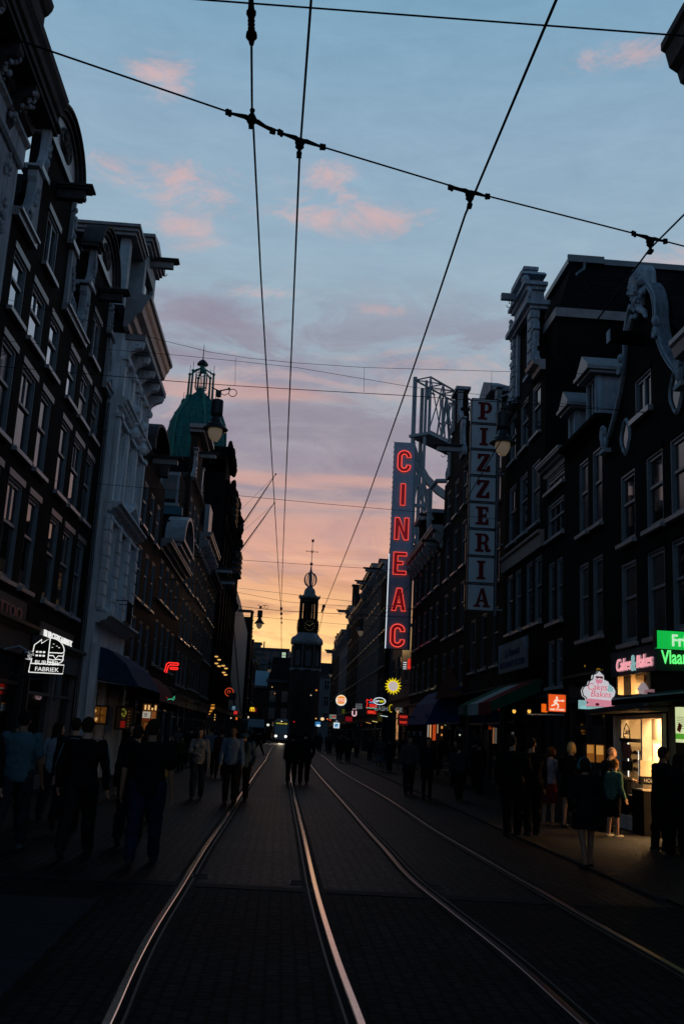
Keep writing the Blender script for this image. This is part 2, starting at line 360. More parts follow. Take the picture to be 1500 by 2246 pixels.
# ------------------------------------------------------------------ tram rails
RA = [(239.7,2241),(284,2136),(335,2040),(400.6,1940),(432,1887),(463,1840),(497,1793),(528,1743),(543,1724),(564,1692),(584,1666)]
RB = [(790,2239),(760,2164),(736.6,2099),(708.6,2010),(690,1943),(677,1883),(665,1827),(655,1787),(645,1743),(640,1712)]
RC = [(1270,2240),(1130,2110),(893,1923),(853,1873),(810,1827),(770,1780),(737,1743),(700,1702),(676,1672)]
RD = [(1500,2135),(1330,2040),(1150,1935),(950,1820),(897,1783),(867,1763),(830,1740),(780,1712),(740,1688)]
def railpath(px, far):
    g = [at(*p, Z=0) for p in px]; ps = [(p.x, p.y) for p in g]
    x0, y0 = ps[0]; x1, y1 = ps[2]; ps = [(x0-(x1-x0)/(y1-y0)*(y0-1.0)*.5, 1.0)]+ps+far
    ys = []; y = 1.0
    while y < ps[-1][1]: ys.append(y); y += .35 if y < 30 else 3
    def f(y):
        for (xa, ya), (xb, yb) in zip(ps, ps[1:]):
            if ya <= y <= yb: return xa+(xb-xa)*(y-ya)/(yb-ya)
        return ps[-1][0]
    out = []
    for y in ys:
        w = max(.5, .08*y); k = [f(min(max(y+w*(j-3)/3, 1), ps[-1][1])) for j in range(7)]; out.append((sum(k)/7, y))
    return out
M_rail = mat('polished_rail', (.80,.72,.62), .2, metal=1, var=.1, scale=20)
_t = M_rail.node_tree; _n = N(_t, 'ShaderNodeTexNoise'); _tc = N(_t, 'ShaderNodeTexCoord'); _mp = N(_t, 'ShaderNodeMapping')
_mp.inputs['Scale'].default_value = (260, 1.2, 1); _t.links.new(_tc.outputs['Object'], _mp.inputs[0]); _t.links.new(_mp.outputs[0], _n.inputs['Vector'])
_b = _t.nodes['Principled BSDF']; _r = N(_t, 'ShaderNodeMapRange'); _t.links.new(_n.outputs['Fac'], _r.inputs[0]); _r.inputs[3].default_value = .06; _r.inputs[4].default_value = .30; _t.links.new(_r.outputs[0], _b.inputs['Roughness'])
M_railm = mat('dark_reflection_rail', (.018,.014,.014), .3, metal=1, var=.3, scale=4)  # darkened metal stands in for rails mirroring the dark house fronts
M_raild = mat('rusty_rail', (.022,.017,.015), .6, metal=.5, bump=.3)
def sweep(path, prof, name, m, parent):
    b = MB(); n = len(prof); vs = []; fs = []
    for x, y in path: vs += [(x+px, y, pz) for px, pz in prof]
    for i in range(len(path)-1):
        for k in range(n-1): fs.append((i*n+k, (i+1)*n+k, (i+1)*n+k+1, i*n+k+1))
    b.add(vs, fs); return b.build(name, m, parent)
for i, (px, far, inn, lab) in enumerate(((RA, [(-.80,80),(-.72,125),(-.66,170)], 1, 'leftmost polished tram rail, bright where the track bends away from the kerb'),
                          (RB, [(.60,60),(.72,125),(.83,170)], -1, 'brightest tram rail, between the track middle and the red-tinted rail'),
                          (RC, [(1.95,80),(2.2,125),(2.4,170)], 1, 'dull tram rail with a red tint, third from the left'),
                          (RD, [(3.3,70),(3.65,125),(3.9,170)], -1, 'thin rightmost tram rail that leaves the frame at the right edge'))):
    p = railpath(px, far); t = empty('tram_rail', (0,0,0), 0, lab, 'rail', 'tram rails set in the street')
    sweep(p, [(-.030,.004),(-.030,.013),(-.022,.016),(.022,.016),(.030,.013),(.030,.004)], 'rail_head', M_rail if i < 2 else M_railm, t)
    s = inn
    q = [(s*.031,.006),(s*.078,.006)]; sweep(p, q if s > 0 else q[::-1], 'groove', M_blk, t)
    q = [(s*.079,.004),(s*.079,.012),(s*.098,.012),(s*.098,.004)]; sweep(p, q if s > 0 else q[::-1], 'guard_lip', M_raild, t)
    q = [(s*.100,.0075),(s*.15,.0075)]; sweep([k for k in p if k[1] > 1], q if s > 0 else q[::-1], 'edge_setts', M_asph, t)
    q = [(-s*.09,.0075),(-s*.032,.0075)]; sweep([k for k in p if k[1] > 1], q if s > 0 else q[::-1], 'edge_setts', M_asph, t)
for (px, py, lab) in ((440,1924,'small drain cover by the leftmost rail'), (654,1938,'small drain cover beside the brightest rail'), (952,1946,'small drain cover beside the dull red-tinted rail')):
    p = at(px, py, Z=0); t = empty('drain_cover', (p.x, p.y, 0), 0, lab, 'drain', 'drain covers between the rails')
    b = MB(); b.box(-.10,.10,-.13,.13,.0,.016); b.build('lid', M_raild, t)
    b = MB()
    for k in range(4): b.box(-.085,.085,-.1+k*.055,-.075+k*.055,.016,.022)
    b.build('grating', M_kerb, t)

# ------------------------------------------------------------------ houses
class House:
    # local frame: x to the right as seen from the street, -y out to the street, z up
    def __init__(s, name, label, side, X, ya, yb, H, wall, depth=9, cat='house', group=None, holes=(), thick=.28, top=None):
        s.side = side; s.w = yb-ya; s.ya = ya; s.yb = yb; s.H = H; s.X = X; s.depth = depth
        if side == 'L': s.root = empty(name, (X, ya, 0), pi/2, label, cat, group)
        else: s.root = empty(name, (X, yb, 0), -pi/2, label, cat, group)
        s.holes = [(s.u(a, b), z0, z1) for (a, b, z0, z1) in holes]; s.wallmat = wall; s.top = top; s.cache = {}
        s.pend = []; s.thick = thick
    def u(s, ya, yb):
        return (ya-s.ya, yb-s.ya) if s.side == 'L' else (s.yb-yb, s.yb-ya)
    def U(s, y): return y-s.ya if s.side == 'L' else s.yb-y
    def window(s, yc, z0, z1, w, m=None, style='sash', sill=True, lit=None, lintel=None, part='window'):
        u = s.U(yc); s.holes.append(((u-w/2, u+w/2), z0, z1)); s.pend.append((u, z0, z1, w, m or M_frame, style, sill, lit, lintel, part))
    def wall(s, label=None):
        w, H, th = s.w, s.H, s.thick
        xs = sorted({0, round(w,4)}|{round(v,4) for h in s.holes for v in h[0]}); zs = sorted({0, H}|{round(v,4) for h in s.holes for v in h[1:]})
        xs = [x for x in xs if -1e-6 <= x <= w+1e-6]
        def hole(x, z): return any(h[0][0] < x < h[0][1] and h[1] < z < h[2] for h in s.holes)
        b = MB()
        for i in range(len(xs)-1):
            for j in range(len(zs)-1):
                x0, x1, z0, z1 = xs[i], xs[i+1], zs[j], zs[j+1]
                if hole((x0+x1)/2, (z0+z1)/2): continue
                b.add([(x0,0,z0),(x1,0,z0),(x1,0,z1),(x0,0,z1)], [(0,1,2,3)])
        for (u, z0, z1) in s.holes:
            a, c = u; b.add([(a,0,z0),(c,0,z0),(c,0,z1),(a,0,z1),(a,th,z0),(c,th,z0),(c,th,z1),(a,th,z1)], [(0,3,7,4),(1,5,6,2),(0,4,5,1),(3,2,6,7)])
        d = s.depth
        b.add([(0,0,0),(0,d,0),(0,d,H),(0,0,H)], [(0,1,2,3)]); b.add([(w,0,0),(w,d,0),(w,d,H),(w,0,H)], [(3,2,1,0)])
        b.add([(0,d,0),(w,d,0),(w,d,H),(0,d,H)], [(3,2,1,0)]); b.add([(0,0,H),(w,0,H),(w,d,H),(0,d,H)], [(0,1,2,3)])
        o = b.build('wall', s.wallmat, s.root, label=label)
        for p in s.pend: s._win(*p)
        return o
    def _win(s, u, z0, z1, w, m, style, sill, lit, lintel, part):
        h = round(z1-z0, 3); gm = lit or (M_curt if int(abs(u*7.3+z0*13.1+s.ya*3.7)) % 4 == 0 else M_glass); key = (round(w,3), h, m.name, style, gm.name)
        if key not in s.cache:
            b = MB(); t = .05
            b.box(-w/2, -w/2+t, .012, .14, 0, h); b.box(w/2-t, w/2, .012, .14, 0, h); b.box(-w/2+t, w/2-t, .012, .14, h-t, h); b.box(-w/2+t, w/2-t, .012, .14, 0, t*.7)
            a, c = -w/2+t, w/2-t; zm = h*.56
            b.box(a, a+.055, .05, .11, t, h-t); b.box(c-.055, c, .05, .11, t, h-t); b.box(a+.055, c-.055, .05, .11, h-t-.07, h-t); b.box(a+.055, c-.055, .05, .11, t*.7, t+.07)
            if style in ('sash', 'sash2', 'sash3'): b.box(a+.055, c-.055, .04, .11, zm-.03, zm+.03)
            if style == 'sash2': b.box(-.015, .015, .06, .108, zm+.03, h-t-.07)
            if style == 'casement': b.box(-.04, .04, .04, .11, t+.07, h-t-.07)
            if style == 'sash3':
                for k in (-1, 1): b.box(k*w/6-.012, k*w/6+.012, .06, .108, t+.07, h-t-.07)
            g = MB(); g.box(a, c, .09, .098, t*.7, h-t)
            si = MB(); si.box(-w/2-.09, w/2+.09, -.11, .0, -.10, -.012)
            s.cache[key] = (b.mesh('window'), g.mesh('pane'), si.mesh('sill'))
        f, g, si = s.cache[key]
        o = link(part, f, m, s.root, (u, 0, z0)); 
        link('pane', g, None, o)
        me = o.children[0].data
        if not me.materials: me.materials.append(gm)
        if sill: link('sill', si, M_sill, o)
        if lintel:
            b = MB(); b.box(-w/2-.08, w/2+.08, -.03, 0, h+.0, h+.14); b.build('lintel', lintel, o)
    def prof(s, name, pts, m, x0=None, x1=None, z=0, parent=None, label=None):   # pts: (out, z)
        b = MB(); b.prism([(-o, z+h) for o, h in pts], 0 if x0 is None else x0, s.w if x1 is None else x1, axis='x')
        return b.build(name, m, parent or s.root, label=label)
    def cornice(s, z, h=.6, out=.6, m=None, x0=0, x1=None, name='cornice', brackets=0, bm=None):
        x1 = s.w if x1 is None else x1
        P = [(0,0),(out*.12,0),(out*.16,h*.28),(out*.5,h*.34),(out*.56,h*.55),(out*.9,h*.62),(out*.93,h*.8),(out,h*.86),(out,h),(0,h)]
        c = s.prof(name, P, m or M_trim, x0, x1, z)
        if brackets:
            for i in range(brackets):
                b = MB(); u = x0+.15+(x1-x0-.3)*(i/(brackets-1) if brackets > 1 else .5); bh = h*.9; bo = out*.8
                b.prism([(0,z-bh),(-bo*.22,z-bh),(-bo*.3,z-bh*.55),(-bo*.8,z-bh*.3),(-bo,z-bh*.12),(-bo,z+h*.3),(0,z+h*.3)], u-.09, u+.09, axis='x')
                b.build('bracket', bm or m or M_trim, c)
        return c
    def beam(s, yc, z, length=1.4, m=None, hs=.22, w=.18, hook=True, roof=True):
        u = s.U(yc); b = MB(); b.box(u-w/2, u+w/2, -length, 0, z, z+hs)
        o = b.build('hoist_beam', m or M_trimd, s.root)
        if roof:
            b = MB(); b.box(u-w/2-.07, u+w/2+.07, -length-.12, 0, z+hs, z+hs+.05); b.box(u-w/2-.12, u+w/2+.12, -length-.18, 0, z+hs+.05, z+hs+.10); b.build('beam_roof', M_trimd, o)
        if hook:
            b = MB(); y = -length+.28
            b.tube([(u,y,z),(u,y,z-.12)]+[(u, y+.085*sin(radians(a))*1.0, z-.2+.085*cos(radians(a))) for a in range(0, 300, 25)], .014, 5); b.build('hook', M_iron, o)
        return o
    def roof(s, zr, inset=.1, m=None):        # gabled roof, ridge running back from the street
        w, d, H = s.w, s.depth, s.H; b = MB()
        b.add([(0,.3,H+.003),(w/2,.3,zr),(w,.3,H+.003),(0,d,H+.003),(w/2,d,zr),(w,d,H+.003)], [(0,1,4,3),(1,2,5,4),(0,2,1),(3,4,5)])
        return b.build('roof', m or M_slate, s.root)
    def rain(s, u, z0, z1):
        b = MB(); b.tube([(u,-.09,z0),(u,-.09,z1)], .05, 8)
        k = z0+1
        while k < z1: b.box(u-.07,u+.07,-.12,0,k,k+.05); k += 2.2
        b.build('drainpipe', M_framed, s.root)
    def shop(s, y0=None, y1=None, z1=3.3, m=None, bays=2, door=True, lit=None, fascia=.42, fm=None, z0=.35, pil=True):
        u0, u1 = s.u(y0 if y0 is not None else s.ya+.25, y1 if y1 is not None else s.yb-.25); m = m or M_shop
        s.holes.append(((u0,u1), .0, z1)); b = MB()
        b.box(u0, u1, .02, .2, 0, z0); b.box(u0, u1, -.05, .2, z1-fascia, z1)
        n = bays; xs = [u0+(u1-u0)*i/n for i in range(n+1)]
        for i, x in enumerate(xs):
            q = .09 if i in (0, n) else .05
            b.box(max(u0, x-q), min(u1, x+q), .0, .19, z0, z1-fascia)
        b.box(u0+.09, u1-.09, .05, .15, z1-fascia-.65, z1-fascia-.58)
        f = b.build('shopfront', m, s.root)
        g = MB(); g.box(u0+.05, u1-.05, .125, .135, z0, z1-fascia-.001); g.build('shop_window', lit or M_glass, f)
        if door:
            b = MB(); x = xs[-2]+.2; b.box(x, x+.85, .06, .12, .05, 2.15); dr = b.build('door', m, s.root)
            b = MB(); b.tube([(x+.75,.03,.95),(x+.75,.03,1.2)], .015, 6); b.build('handle', M_steel, dr)
        if pil: s.prof('shop_cornice', [(0,0),(.08,0),(.12,.08),(.22,.1),(.22,.17),(0,.17)], fm or m, max(0, u0-.15), min(s.w, u1+.15), z1+.003)
        return f
    def T(s, u, z, out=0): return Vector((u, -out, z))
# ================================================================== LEFT SIDE
XL = -5.8
# ---- nearest left house: pale stone, deep bracketed cornice
h = House('stone_house', 'pale stone house with a deep dark bracketed cornice, cut by the left edge', 'L', XL, 8.0, 17.9, 12.75, M_stone, group=None)
for yc in (10.4, 13.2, 16.0):
    for z0, z1 in ((4.6,6.9),(7.4,9.4),(9.9,11.3)): h.window(yc, z0, z1, 1.25, M_framed, 'sash')
h.shop(8.6, 17.2, 3.4, bays=4)
h.wall()
h.prof('frieze', [(0,0),(.05,0),(.1,.05),(.1,.42),(.18,.48),(.18,.55),(0,.55)], M_stone, z=12.15)
h.prof('cornice', [(0,0),(.08,0),(.10,.1),(.20,.16),(.22,.34),(.58,.38),(.58,.46),(.63,.48),(.63,.6),(.69,.64),(.72,.76),(.80,.86),(.82,.97),(0,.97)], M_trimd, 0, 9.9, z=12.75)
h.prof('upper_cornice', [(0,0),(.70,0),(.74,.05),(.74,.35),(.80,.4),(.86,.5),(.88,.6),(0,.6)], M_trimd, 0, 7.95, z=13.725)
for i in range(8):
    u = .5+i*1.17; b = MB()
    b.prism([(0,12.3),(-.10,12.3),(-.17,12.42),(-.14,12.6),(-.24,12.72),(-.34,12.84),(-.50,12.92),(-.56,13.0),(-.56,13.12),(0,13.12)], u-.13, u+.13, axis='x'); b.build('bracket', M_trimd, h.root)
random.seed(3)
def lump(b, c, r, k=1):                          # a carved leaf: a few overlapping flattened lobes
    for _ in range(k): d = [random.uniform(-.6,.6)*v for v in r]; s_ = random.uniform(.5,1.1); b.ell((c[0]+d[0], c[1]+d[1], c[2]+d[2]), tuple(v*s_*random.uniform(.6,1.2) for v in r), 7, 5)
for i in range(8):
    u = .5+i*1.17; b = MB()
    for k in range(26): q = random.random(); lump(b, (u+random.uniform(-.13,.13), -.10-.42*q, 12.32+.62*q), (.05,.06,.06))
    b.build('carved_ornament', M_stone, h.root); b = MB()
    for k in range(16): lump(b, (u+.55+random.uniform(-.15,.15), -.05, 11.85+random.uniform(-.2,.2)), (.045,.04,.06))
    b.build('carved_ornament', M_stone, h.root)
b = MB()
for k in range(34): lump(b, (9.35+random.uniform(-.09,.09), -.02, 10.9+random.uniform(-.38,.4)), (.035,.03,.05))
b.build('carved_ornament', M_stone, h.root)
b = MB()                                         # wall head beyond the cornice end
b.prism([(0,12.35),(-.05,12.4),(-.10,12.55),(-.14,12.72),(0,12.74)], 9.7, 9.88, axis='x'); b.build('corner_cap', M_stone, h.root)

# ---- twin neck-gabled houses
def claw(b, u0, s, z0, z1, w, y0=-.09, y1=.10):
    # scrolled side piece of a neck gable; s=+1 leans on something to its right
    H = z1-z0; P = [(0,0),(w,0),(w*1.05,H*.08),(w*.98,H*.18),(w*.72,H*.26),(w*.52,H*.38),(w*.42,H*.55),(w*.40,H*.78),(w*.46,H*.86),(w*.46,H*.94),(w*.38,H),(0,H)]
    pts = [(u0-s*x, z0+z) for x, z in P]
    if s > 0: pts = pts[::-1]
    b.prism(pts, y0, y1, axis='y')
    cx = u0-s*w*.66; cz = z0+H*.13
    b.tube([(cx+w*.24*k/14*cos(k*.75), y0-.02, cz+w*.24*k/14*sin(k*.75)) for k in range(2, 15)], .03, 5)
    for k in range(7): q = random.random(); b.ell((u0-s*w*(.5-.28*q)+random.uniform(-.04,.04), y0-.015, z0+H*(.22+.5*q)), (.06,.05,.08), 6, 4)
    b.box(min(u0-s*w*.55,u0), max(u0-s*w*.55,u0), y0-.05, y1+.02, z0+H*.985, z0+H*1.02)
def twin(ya, yb, label, shopkw, holes=()):
    h = House('neck_gable_house', label, 'L', XL, ya, yb, 11.25, M_dark, group='twin neck gable houses')
    w = h.w; c = 2.95 if ya < 20 else 3.12
    cols = [ya+.95, ya+2.55, ya+4.15]; ws = (.95, 1.12, .95)
    for z0, z1 in ((9.5,10.72),(7.1,8.9),(4.45,6.5)):
        for k, (y, q) in enumerate(zip(cols, ws)): h.window(y, z0, z1, q, M_frame, 'sash2' if k == 1 else 'sash', lintel=M_framed, lit=M_glassr if z0 == 9.5 and (ya < 20 or k == 0) else None)
    h.shop(**shopkw); h.wall()
    # gable field: two narrowing steps of brick with a window
    b = MB(); ww = .5
    def field(x0, x1, z0, z1, hz=None):
        if hz:
            a, d, e, f = hz
            for r in ((x0,a,z0,z1),(d,x1,z0,z1),(a,d,z0,e),(a,d,f,z1)): b.box(r[0], r[1], 0.001, .34, r[2], r[3])
        else: b.box(x0, x1, .001, .34, z0, z1)
    field(c-1.55, c+1.55, 11.253, 12.75, (c-.52, c+.52, 11.42, 12.66)); field(c-1.3, c+1.3, 12.75, 14.0)
    g = b.build('gable', M_dark, h.root)
    h._win(c, 11.42, 12.66, 1.04, M_frame, 'casement', True, None, M_framed, 'window')
    random.seed(int(ya))
    for a_ in ((c-1.55, 1, 11.33, 12.80, 1.0), (c+1.55, -1, 11.33, 12.80, 1.0), (c-1.3, 1, 12.92, 14.1, .30), (c+1.3, -1, 12.92, 14.1, .30)):
        b = MB(); claw(b, *a_); b.build('scroll_ornament', M_stone, g)
    for xa_, xb_ in ((0, c-1.5), (c+1.5, w)): b = MB(); b.box(xa_, xb_, -.13, .3, 11.20, 11.33); b.box(xa_, xb_, -.19, .3, 11.325, 11.38); b.build('coping', M_sill, g)
    for s_ in (-1, 1): b = MB(); b.box(min(c+s_*1.27,c+s_*1.95), max(c+s_*1.27,c+s_*1.95), -.16, .3, 12.80, 12.92); b.build('coping', M_sill, g)
    # hood: moulded band, tympanum and arched pediment
    b = MB(); b.box(c-1.40, c+1.40, -.08, .34, 14.003, 14.17)
    am = [(c+1.25*cos(radians(a)), 14.17+.80*sin(radians(a))) for a in range(180, -1, -12)]; b.prism(am, -.04, .34, axis='y')
    ty = b.build('tympanum', M_sill, g)
    b = MB()
    for r0, r1, y0 in ((1.20,1.36,-.10),(1.37,1.47,-.18),(1.48,1.55,-.24)):
        n = 18
        for i in range(n):
            a0, a1 = radians(180-i*10), radians(170-i*10); z = 14.17
            P = [(c+r0*cos(a0), z+r0*.70*sin(a0)), (c+r1*cos(a0), z+r1*.70*sin(a0)), (c+r1*cos(a1), z+r1*.70*sin(a1)), (c+r0*cos(a1), z+r0*.70*sin(a1))]
            b.prism(P[::-1], y0, .3, axis='y')
    for s_ in (-1, 1):
        a, d = sorted((c+s_*1.15, c+s_*1.66)); b.box(a, d, -.16, .3, 14.05, 14.14); b.box(a-.03, d+.03, -.24, .3, 14.14, 14.21)
    b.build('arched_pediment', M_trimd, g)
    b = MB()
    for k in range(26): q = random.uniform(0, 2*pi); r = random.uniform(.1,.42); b.ell((c+r*.8*cos(q), -.07, 14.55+r*.7*sin(q)), (.07,.06,.09), 6, 4)
    b.tube([(c+.5*cos(2*pi*i/20), -.06, 14.55+.33*sin(2*pi*i/20)) for i in range(21)], .03, 5); b.build('cartouche', M_trimd, ty)
    h.roof(13.6); h.beam(ya+c, 13.22, .62)
    return h
h1 = twin(17.9, 23.2, 'dark brick neck gable house nearest the pale stone house, over the tattoo shop', dict(z1=3.55, bays=2, fascia=.5))
b = MB()
for z, dz in ((12.55,.35),(12.05,-.05),(11.55,.35)): b.tube([(-.05,.35,z),(1.15,.2,z+dz)], .022, 5)
b.build('tie_rod', M_iron, h1.root)
h2 = twin(23.2, 28.75, 'dark brick neck gable house next to the tall white house, over the burger shop', dict(z1=3.4, bays=2, m=M_shopl, fascia=.5))
b = MB(); b.box(-.2, 1.2, .9, 4, 11.3, 14.35); rb = b.build('roof_box', M_slate, h2.root)
b = MB(); b.box(-.28, 1.28, .82, 4.1, 14.353, 14.45); b.box(-.22, 1.22, .88, 4.05, 14.45, 14.6); b.box(-.36, 1.4, .7, 4.15, 14.6, 14.68); b.build('eave', M_frame, rb)
# downpipe and iron wall anchors
h2.rain(h2.w-.12, .3, 11)

# ---- tall white house with scrolled brackets
h = House('white_house', 'tall white painted house with big scroll brackets under its cornice', 'L', -5.47, 28.8, 34.35, 13.3, M_white)
w = h.w; cols = [28.8+.95, 28.8+2.77, 28.8+4.6]
for yc in cols:
    h.window(yc, 11.35, 12.5, .82, M_white, 'sash', sill=False); h.window(yc, 8.25, 10.5, 1.0, M_white, 'sash', sill=False); h.window(yc, 5.05, 7.45, 1.0, M_white, 'sash', sill=False)
h.shop(29.2, 34.0, 3.9, m=M_white, bays=2, fascia=.7, pil=False)
h.wall()
b = MB()
for u in (.12, 1.86, 3.68, w-.12):
    b = MB()
    b.box(u-.13, u+.13, -.10, 0, 11.25, 12.6); b.box(u-.15, u+.15, -.12, 0, 8.0, 10.7); b.box(u-.17, u+.17, -.14, 0, 4.85, 7.6); b.box(u-.22, u+.22, -.2, 0, 0, 3.9)
    for z in (10.62, 12.45, 7.5): b.box(u-.2, u+.2, -.18, 0, z, z+.14)
    for z in [4.9+.38*k for k in range(7)]: b.box(u-.21, u+.21, -.17, 0, z, z+.3)
    b.build('pilaster', M_white, h.root)
for yc in cols:
    u = h.U(yc); b = MB()
    for z0, z1, ww in ((11.35,12.5,.82),(8.25,10.5,1.0),(5.05,7.45,1.0)):
        for s_ in (-1, 1): x = u+s_*(ww/2+.05); b.box(x-.045, x+.045, -.07, 0, z0-.05, z1+.1)
        b.box(u-ww/2-.14, u+ww/2+.14, -.14, 0, z1+.1, z1+.2); b.box(u-ww/2-.1, u+ww/2+.1, -.12, 0, z0-.14, z0-.05)
    b.build('window_surround', M_white, h.root)
for z, o in ((11.0,.30),(7.78,.42),(4.48,.45)):
    h.prof('string_course', [(0,0),(.12,0),(.15,.06),(o*.7,.1),(o*.75,.17),(o,.2),(o,.26),(0,.3)], M_white, z=z)
b = MB()
for s_ in (-1, 1): b.prism(([(2.77,8.62),(2.77+s_*1.0,8.1),(2.77+s_*1.0,7.98+.1),(2.77,8.45)] if s_ < 0 else [(2.77,8.45),(3.77,8.08),(3.77,8.1),(2.77,8.62)]), -.4, 0, axis='y')
b.prism([(2.0,8.1),(3.54,8.1),(2.77,8.55)], -.2, 0, axis='y'); b.build('pediment', M_white, h.root)
for u in (1.86, 3.68):                          # vases on the string course
    b = MB(); b.lathe([(.05,0),(.12,.05),(.16,.2),(.10,.32),(.05,.4),(.11,.47),(.06,.55)], 10, (u,-.28,10.5)); b.ell((u,-.25,11.45),(.17,.14,.16), 8, 6)
    for k in range(8): b.ell((u+random.uniform(-.15,.15),-.2,11.35+random.uniform(-.1,.3)),(.07,.06,.08),6,4)
    b.build('vase_ornament', M_white, h.root)
# balcony rail and planter
b = MB()
for k in range(9): b.tube([(2.3+k*.12,-.5,4.75),(2.3+k*.12,-.5,5.4)], .012, 4)
b.tube([(2.25,0,5.4),(2.25,-.5,5.4),(3.3,-.5,5.4),(3.3,0,5.4)], .018, 5); b.box(2.2,3.35,-.5,0,4.72,4.77); b.build('balcony', M_iron, h.root)
h.prof('cornice', [(0,0),(.14,0),(.18,.12),(.30,.2),(.35,.38),(.52,.5),(.57,.68),(.64,.78),(.69,.92),(.76,.96),(.77,1.06),(0,1.12)], M_trim, -.5, w-.1, z=13.32)
b = MB()
for i in range(26): u = .1+i*(w-.2)/25; b.box(u-.055, u+.055, -.62, 0, 13.13, 13.32)
b.build('dentil', M_trim, h.root)
for i in range(5):
    u = .22+i*(w-.44)/4; b = MB()
    b.prism([(0,11.9+.45),(-.10,12.35),(-.16,12.5),(-.12,12.62),(-.2,12.75),(-.34,12.85),(-.52,12.92),(-.58,13.05),(-.58,13.12),(0,13.12)], u-.13, u+.13, axis='x')
    for s_ in (-1, 1):
        b.tube([(u+s_*.135, -.36+.15*k/10*cos(k*.7), 12.98+.15*k/10*sin(k*.7)) for k in range(0, 11)], .025, 5)
    b.ell((u,-.16,12.42),(.10,.09,.13), 8, 6); b.build('scroll_bracket', M_white, h.root)
h.roof(15.2)
# dormer above the cornice, with hoist beam
b = MB(); c = 3.25
b.box(.55, .95, .25, .55, 14.46, 16.75); b.box(2.15, 2.5, -.0, .5, 14.46, 17.3); b.box(4.25, 4.6, 0, .5, 14.46, 17.3); b.box(2.5, 4.25, .0, .3, 16.7, 17.3)
dm = b.build('dormer', mat('dormer_paint', (.30,.37,.40), .55), h.root)
b = MB(); b.box(.9, 4.5, .5, 5, 14.46, 17.0); b.build('dormer_cheek', M_slate, dm)
b = MB(); b.box(2.5,4.25,.12,.16,14.5,16.7); b.build('pane', M_glass, dm)
b = MB(); b.box(.35, 2.2, .05, 4, 16.75, 16.86); b.box(.28, 2.25, -.02, 4, 16.86, 16.98); b.box(.2, 2.3, -.08, 4, 16.98, 17.08)
b.box(2.05, 4.7, -.12, .6, 17.3, 17.42); b.box(1.98, 4.77, -.2, .6, 17.42, 17.55); b.box(1.9, 4.85, -.28, .6, 17.55, 17.66)
b.prism([(2.0,17.66),(4.75,17.66),(4.4,17.9),(3.4,18.08),(2.4,17.9)], -.2, .5, axis='y'); b.build('dormer_cornice', M_trim, dm)
b = MB(); b.lathe([(.07,0),(.07,.2),(.17,.22),(.15,.3),(.04,.36)], 10, (1.0,1.0,17.08)); b.build('chimney_cap', M_iron, dm)
h.beam(32.05, 17.08, .78, M_trim, roof=True)

# ---- further left houses
def rows(h, ys, zz, w, m=None, style='sash', **k):
    for z0, z1 in zz:
        for y in ys: h.window(y, z0, z1, w, m, style, **k)
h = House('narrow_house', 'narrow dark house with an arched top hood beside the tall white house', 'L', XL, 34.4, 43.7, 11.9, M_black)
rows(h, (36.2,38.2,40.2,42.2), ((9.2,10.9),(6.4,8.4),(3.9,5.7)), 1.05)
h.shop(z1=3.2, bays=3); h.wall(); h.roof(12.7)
c = h.w/2
b = MB(); b.box(c-2.2, c+2.2, 0, .4, 11.9, 12.4); g = b.build('gable', M_black, h.root)
b = MB()
n = 14
for r0, r1, y0 in ((2.0,2.2,-.2),(2.2,2.34,-.42)):
    for i in range(n):
        a0, a1 = radians(180-i*180/n), radians(180-(i+1)*180/n); P = [(c+r0*cos(a0), 12.4+r0*.40*sin(a0)), (c+r1*cos(a0), 12.4+r1*.42*sin(a0)), (c+r1*cos(a1), 12.4+r1*.42*sin(a1)), (c+r0*cos(a1), 12.4+r0*.40*sin(a1))]
        b.prism(P[::-1], y0, .35, axis='y')
for s_ in (-1, 1): x = c+s_*2.2; b.box(x-.18, x+.18, -.38, .3, 11.95, 12.4)
b.build('arched_hood', M_trimd, g)
h.beam(39.1, 11.95, 1.0, M_trim)
h = House('low_house', 'low dark house with a projecting curved hood and a white dormer', 'L', XL, 43.7, 53.8, 9.7, M_black)
rows(h, (45,47.2,49.4,51.8), ((7.2,9.0),(4.3,6.3)), 1.2)
h.shop(z1=3.4, bays=3); h.wall(); h.roof(10.6)
b = MB(); b.box(3.2, 7.0, .1, 1.2, 9.7, 11.3); d = b.build('dormer', M_slate, h.root)
b = MB()
for i in range(8):
    a0, a1 = radians(180-i*22.5), radians(180-(i+1)*22.5); c = 5.1; r0, r1 = 2.2, 2.45
    P = [(c+r0*cos(a0), 10.3+r0*.6*sin(a0)), (c+r1*cos(a0), 10.3+r1*.6*sin(a0)), (c+r1*cos(a1), 10.3+r1*.6*sin(a1)), (c+r0*cos(a1), 10.3+r0*.6*sin(a1))]; b.prism(P[::-1], -.75, .2, axis='y')
b.box(2.6,7.6,-.6,.2,9.95,10.15); b.box(2.5,7.7,-.75,.2,10.15,10.3); b.build('arched_hood', M_trim, d)
b = MB(); b.box(6.6, 9.8, .25, 2.2, 9.7, 12.4); b.box(6.8,9.7,.2,1.6,12.4,14.6); d2 = b.build('rear_dormer', M_slate, h.root)
b = MB(); x0 = 6.59
b.box(x0+.1, x0+.2, .2, 1.25, 14.35, 14.55); b.box(x0+.12, x0+.2, .22, .34, 12.9, 14.35); b.box(x0+.12, x0+.2, 1.1, 1.22, 12.9, 14.35); b.box(x0+.1, x0+.2, .15, 1.3, 12.74, 12.9); b.build('window_frame', M_frame, d2)
b = MB(); b.box(x0+.15, x0+.19, .34, 1.1, 12.9, 14.35); b.build('pane', M_glass, d2)
b = MB(); b.box(6.2, 6.62, -.1, .9, 12.2, 12.6); b.build('awning_box', mat('teal_paint', (.03,.10,.13), .5), d2)
